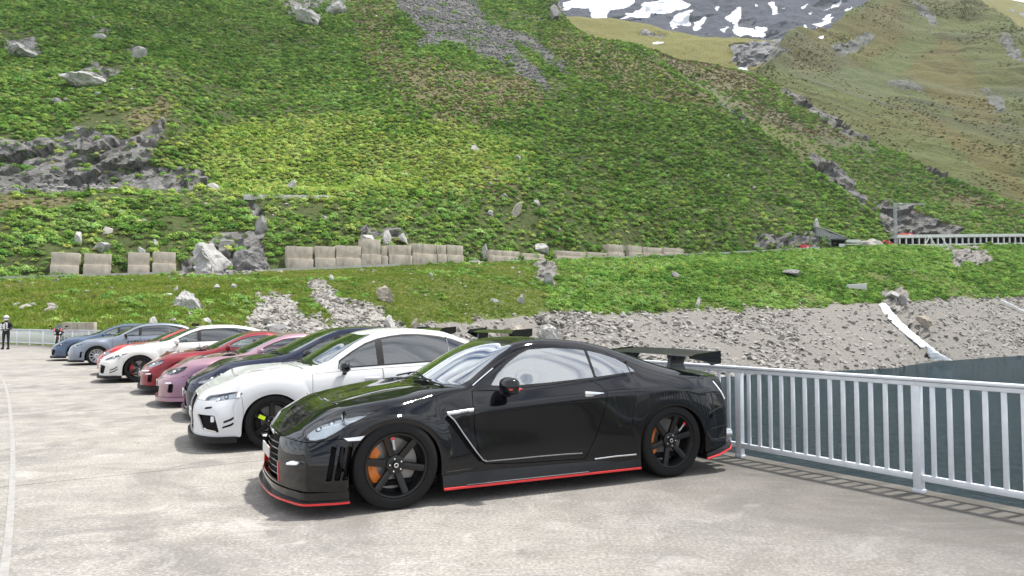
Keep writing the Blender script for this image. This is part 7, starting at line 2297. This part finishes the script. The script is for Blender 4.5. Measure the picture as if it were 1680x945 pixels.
# ================================================================== motorcycles, rider and a car on the road
M_bkred = flat('red_fairing', (.40, .02, .025), .25, coat=1.0)
def make_bike(label, loc, rz, group=None):
    b = thing('motorcycle', label, 'motorcycle', loc, rz, group)
    for nm, x in (('front_wheel', -.72), ('rear_wheel', .72)):
        mb = MB(); w = .055 if x < 0 else .085
        mb.lathe([(-w * .6, .235), (-w, .27), (-w * .7, .30), (0, .315), (w * .7, .30), (w, .27), (w * .6, .235), (-w * .6, .235)], 'y', c=(x, 0, .315), n=32); wh = mb.build(nm, M_rubber, b, smooth=40)
        mb = MB(); mb.lathe([(-.02, .24), (-.03, .225), (.03, .225), (.02, .24)], 'y', c=(x, 0, .315), n=32)
        for k in range(5):
            a = 2 * pi * k / 5; mb.tube([(x, 0, .315), (x + .23 * cos(a), 0, .315 + .23 * sin(a))], .018, 6)
        mb.build('rim', M_grey_alloy, wh, smooth=40)
        mb = MB(); mb.lathe([(-.052, .08), (-.052, .15), (-.046, .15)], 'y', c=(x, 0, .315), n=24); mb.build('brake_disc', M_disc, wh)
    for sg in (-1, 1):
        mb = MB(); mb.tube([(-.72, sg * .09, .315), (-.58, sg * .09, .72), (-.47, sg * .09, .98)], [.032, .026, .024], 8); mb.build('fork_leg', M_chrome, b, smooth=50)
        mb = MB(); mb.lathe([(-.86, .0001), (-.855, .055), (-.84, .068), (-.80, .072)], 'x', c=(.16, sg * .105, .86), n=20); mb.build('headlight', M_drl, b, smooth=40)
        mb = MB(); mb.tube([(-.42, sg * .06, 1.02), (-.40, sg * .28, 1.06), (-.33, sg * .38, 1.04)], .016, 8); mb.build('handlebar', M_black, b, smooth=50)
        mb = MB(); mb.tube([(-.40, sg * .30, 1.06), (-.42, sg * .36, 1.20)], .009, 6); mb.bbox((-.42, sg * .40, 1.23), (.05, .14, .085), .02); mb.build('mirror', M_black, b, smooth=40)
        mb = MB(); mb.tube([(.1, sg * .13, .35), (.45, sg * .17, .36), (.95, sg * .19, .55)], [.04, .05, .06], 10); mb.build('exhaust', M_grey_alloy, b, smooth=50)
    bm = bmesh.new(); bmesh.ops.create_uvsphere(bm, u_segments=20, v_segments=14, radius=1)
    for v in bm.verts: v.co = Vector((v.co.x * .28, v.co.y * (.235 + .03 * v.co.x), v.co.z * .25 - .06 * v.co.x))
    mb = MB(); mb.bm(bm, (-.47, 0, .88)); mb.build('fairing', M_gloss, b, smooth=60)
    mb = MB(); mb.prism([(-.70, .98), (-.52, 1.13), (-.30, 1.10), (-.40, 1.0)], 'y', -.20, .20); mb.build('fairing_top', M_bkred, b, smooth=50)
    mb = MB(); mb.add([(-.58, -.16, 1.08), (-.58, .16, 1.08), (-.38, .13, 1.34), (-.38, -.13, 1.34)], [(0, 1, 2, 3)]); o = mb.build('windscreen', M_glass, b); o.modifiers.new('s', 'SOLIDIFY').thickness = .006
    mb = MB(); mb.bbox((-.66, 0, .62), (.26, .12, .05), .02, Matrix.Rotation(.5, 3, 'Y')); mb.build('front_mudguard', M_bkred, b, smooth=40)
    mb = MB(); mb.bbox((0, 0, .48), (.52, .36, .42), .07); mb.build('engine', M_grey_alloy, b, smooth=40)
    bm = bmesh.new(); bmesh.ops.create_uvsphere(bm, u_segments=16, v_segments=10, radius=1)
    for v in bm.verts: v.co = Vector((v.co.x * .30, v.co.y * .17, v.co.z * .16 + .03 * v.co.x))
    mb = MB(); mb.bm(bm, (-.08, 0, .90)); mb.build('tank', M_bkred, b, smooth=60)
    mb = MB(); mb.bbox((.42, 0, .84), (.72, .26, .10), .045, Matrix.Rotation(-.08, 3, 'Y')); mb.build('seat', M_black, b, smooth=40)
    mb = MB(); mb.bbox((.90, 0, .90), (.26, .16, .10), .03, Matrix.Rotation(-.3, 3, 'Y')); mb.build('tail_unit', M_bkred, b, smooth=40)
    mb = MB(); mb.tube([(-.45, 0, .92), (-.1, .12, .66), (.3, .12, .5), (.72, .10, .33)], .03, 8); mb.tube([(-.45, 0, .92), (-.1, -.12, .66), (.3, -.12, .5), (.72, -.10, .33)], .03, 8); mb.build('frame', M_black, b, smooth=40)
    mb = MB(); mb.tube([(.05, -.14, .25), (.12, -.34, .02)], .014, 6); mb.build('side_stand', M_black, b)
    return b
def copy_tree(o, parent=None):
    c = o.copy(); col.objects.link(c)
    if parent is not None: c.parent = parent
    for ch in list(o.children): copy_tree(ch, c)
    return c
pm = at(97, 571, 41.5); pm.z = 0
bike = make_bike('black and red motorcycle with two round headlights parked by the railing at far left', (pm.x, pm.y, 0), radians(114))
for px, lab in ((613, 'tiny motorcycle riding on the mountain road in front of the concrete blocks'),):
    p = road_pt(px, 4.0, .14)
    b2 = copy_tree(bike); b2.location = p; b2.rotation_euler = (0, 0, radians(5)); tag(b2, lab, 'motorcycle')

def skin_figure(name, pts, edges, radii, mat, parent, root=0, sub=2):
    me = bpy.data.meshes.new(name); me.from_pydata(pts, edges, []); me.update()
    o = bpy.data.objects.new(name, me); col.objects.link(o)
    o.modifiers.new('skin', 'SKIN')
    bpy.context.view_layer.objects.active = o
    if not me.skin_vertices: 
        with bpy.context.temp_override(object=o, active_object=o): bpy.ops.mesh.customdata_skin_add()
    for i, r in enumerate(radii):
        me.skin_vertices[0].data[i].radius = (r, r) if not isinstance(r, tuple) else r
        me.skin_vertices[0].data[i].use_root = (i == root)
    s = o.modifiers.new('sub', 'SUBSURF'); s.levels = sub; s.render_levels = sub
    dg = bpy.context.evaluated_depsgraph_get(); dg.update()
    m2 = bpy.data.meshes.new_from_object(o.evaluated_get(dg)); bpy.data.objects.remove(o)
    m2.materials.clear(); shade(m2)
    return link(name, m2, mat, parent)
M_cloth = flat('black_riding_trousers', (.012, .012, .014), .75)
M_skin = flat('skin', (.50, .32, .24), .55)
M_jack = flat('white_riding_jacket', (.66, .66, .65), .6)
M_helm = flat('white_helmet_shell', (.75, .77, .72), .2, coat=1.0)
pp = at(9, 574, 38.6); pp.z = 0
per = thing('person', 'person in white and black riding jacket and helmet standing at the far left edge', 'person', (pp.x, pp.y, 0), radians(20))
# body: pelvis, spine, head, legs, arms as one continuous figure (faces -y)
P_ = [(0, 0, .95), (0, .01, 1.12), (0, .01, 1.30), (0, .01, 1.44), (0, 0, 1.52), (0, -.02, 1.64), (0, -.02, 1.72),
      (.10, 0, .90), (.115, -.02, .50), (.12, .02, .10), (.13, -.12, .045), (-.10, 0, .90), (-.11, 0, .50), (-.12, .03, .10), (-.14, -.10, .045),
      (.19, .01, 1.42), (.26, .02, 1.16), (.16, -.18, 1.05), (.08, -.24, 1.07), (-.19, .01, 1.42), (-.27, .02, 1.16), (-.17, -.18, 1.05), (-.09, -.24, 1.07)]
E_ = [(0, 1), (1, 2), (2, 3), (3, 4), (4, 5), (5, 6), (0, 7), (7, 8), (8, 9), (9, 10), (0, 11), (11, 12), (12, 13), (13, 14), (3, 15), (15, 16), (16, 17), (17, 18), (3, 19), (19, 20), (20, 21), (21, 22)]
R_ = [(.16, .12), (.14, .11), (.17, .12), (.14, .10), .055, .085, .07, .095, .062, .05, .045, .095, .062, .05, .045, .065, .048, .035, .035, .065, .048, .035, .035]
body = skin_figure('body', P_, E_, R_, M_cloth, per)
skin_figure('jacket', [P_[i] for i in (0, 1, 2, 3, 4)], [(0, 1), (1, 2), (2, 3), (3, 4)], [(.178, .135), (.165, .13), (.19, .14), (.165, .12), .07], M_jack, body)
for s, ids in ((1, (15, 16, 17)), (-1, (19, 20, 21))):
    a, b_, c_ = [Vector(P_[i]) for i in ids]
    skin_figure('sleeve', [a, a.lerp(b_, .5), b_, c_], [(0, 1), (1, 2), (2, 3)], [.082, .072, .064, .05], M_cloth if s > 0 else M_jack, body)
    h0_ = Vector(P_[18 if s > 0 else 22]); fp = [c_, h0_]; fe = [(0, 1)]; fr = [.034, .040]
    for k in range(5):
        base = len(fp); off = Vector((-.0 * s, 0, 0))
        d = Vector((-s * .045, -.03 + 0.0 * k, .035 - .02 * k)) if k < 4 else Vector((s * .01, -.045, .02))
        fp += [h0_ + d, h0_ + d + Vector((-s * (.035 - .004 * k), -.02, -.012))]; fe += [(1, base), (base, base + 1)]; fr += [.011, .009]
    skin_figure('glove', fp, fe, fr, M_black, body)
bm = bmesh.new(); bmesh.ops.create_uvsphere(bm, u_segments=24, v_segments=16, radius=1)
for v in bm.verts: v.co = Vector((v.co.x * .128, v.co.y * .155 - (.02 if v.co.z < -.2 else 0), v.co.z * .148))
mb = MB(); mb.bm(bm, (0, -.02, 1.70)); hel = mb.build('helmet', M_helm, body, smooth=60)
bm = bmesh.new(); bmesh.ops.create_uvsphere(bm, u_segments=24, v_segments=12, radius=1)
bmesh.ops.delete(bm, geom=[v for v in bm.verts if v.co.y > -.25 or abs(v.co.z) > .48], context='VERTS')
for v in bm.verts: v.co = Vector((v.co.x * .132, v.co.y * .162, v.co.z * .13 - .005))
mb = MB(); mb.bm(bm, (0, -.02, 1.70)); mb.build('visor', M_gloss, hel, smooth=60, fix=False)
mb = MB(); mb.tube([(-.128, -.02, 1.75), (-.07, -.02, 1.825), (0, -.02, 1.85), (.07, -.02, 1.825), (.128, -.02, 1.75)], .016, 8); mb.build('helmet_stripe', flat('green_helmet_paint', (.10, .45, .06), .3, coat=1.0), hel, smooth=60)
for sg in (-1, 1):
    mb = MB(); mb.bbox((sg * .128, -.06, .05), (.115, .29, .10), .04); mb.build('boot', M_black, body, smooth=40)
mb = MB(); mb.bbox((0, -.115, 1.25), (.03, .06, .34), .015); mb.build('jacket_stripe', M_black, body, smooth=40)
mb = MB(); mb.bbox((.13, -.03, 1.28), (.09, .20, .30), .04); mb.build('jacket_panel', M_black, body, smooth=40)

# a small white car far off on the road
p = road_pt(778, 4.5, .14)
fc = thing('distant_car', 'tiny white car on the mountain road near its middle', 'car', tuple(p), radians(4))
mb = MB(); mb.prism([(-2.1, .3), (-2.1, .72), (-1.9, .80), (-1.0, .92), (1.9, .98), (2.15, .9), (2.15, .3)], 'y', -.86, .86); mb.build('body', PW2, fc, smooth=30)
mb = MB(); mb.prism([(-1.0, .90), (-.3, 1.42), (1.2, 1.46), (1.9, .97)], 'y', -.74, .74); mb.build('cabin', M_glass_dark, fc, smooth=30)
mb = MB(); mb.prism([(-.34, 1.42), (-.25, 1.47), (1.15, 1.50), (1.25, 1.45)], 'y', -.74, .74); mb.build('roof', PW2, fc, smooth=30)
for x in (-1.35, 1.35):
    for y in (-.80, .80):
        mb = MB(); mb.lathe([(-.1, .0001), (-.1, .18), (-.1, .32), (.1, .32), (.1, .18), (.1, .0001)], 'y', c=(x, y, .32), n=16); mb.build('wheel', M_rubber, fc, smooth=40)

# ================================================================== mountain air
t = NT('mountain_air')
pv = t.new('ShaderNodeVolumePrincipled')
pv.inputs['Color'].default_value = (.80, .88, 1.0, 1); pv.inputs['Density'].default_value = .00003; pv.inputs['Anisotropy'].default_value = .2
t.l.new(pv.outputs[0], t.n['Material Output'].inputs['Volume']); t.n.remove(t.b)
mb = MB(); mb.box((0, 2000, 1400), (13000, 12000, 2922))
o = mb.build('haze', t.m); tag(o, kind='stuff')

# fair-weather clouds far above the valley; they throw the soft shade seen on parts of the slopes
t = NT('cloud_vapour')
d_ = t.new('ShaderNodeBsdfDiffuse'); d_.inputs[0].default_value = (.92, .93, .95, 1); tl_ = t.new('ShaderNodeBsdfTranslucent'); tl_.inputs[0].default_value = (.92, .93, .95, 1)
tr_ = t.new('ShaderNodeBsdfTransparent'); m1 = t.new('ShaderNodeMixShader'); m2 = t.new('ShaderNodeMixShader')
m1.inputs[0].default_value = .5; t.l.new(d_.outputs[0], m1.inputs[1]); t.l.new(tl_.outputs[0], m1.inputs[2])
t.l.new(t.ramp(t.noise(.012, 5, .6), [(.30, .20), (.65, .60)]), m2.inputs[0])
t.l.new(tr_.outputs[0], m2.inputs[1]); t.l.new(m1.outputs[0], m2.inputs[2]); t.l.new(m2.outputs[0], t.n['Material Output'].inputs[0]); t.n.remove(t.b)
def cloud_over(target, rx, ry, seed, z=3150):
    c = Vector(target) + sdir * ((z - target[2]) / sdir.z)
    r = random.Random(seed); mb = MB()
    bm = bmesh.new(); bmesh.ops.create_icosphere(bm, subdivisions=5, radius=1)
    co = np.array([v.co[:] for v in bm.verts]); f = 1 + .45 * fbm(co * 1.6 + seed * 7.1, 5, seed)
    for v, k in zip(bm.verts, f): v.co = Vector((v.co.x * rx * k, v.co.y * ry * k, v.co.z * 60 * k))
    mb.bm(bm, c); o = mb.build('cloud', t.m, smooth=180); tag(o, kind='structure')
cloud_over(tuple(surf(hill, 250, 40)), 150, 110, 3)
cloud_over(tuple(surf(hill, 1080, 250)), 90, 70, 5)
cloud_over(tuple(surf(spur, 1500, 300)), 110, 60, 9)
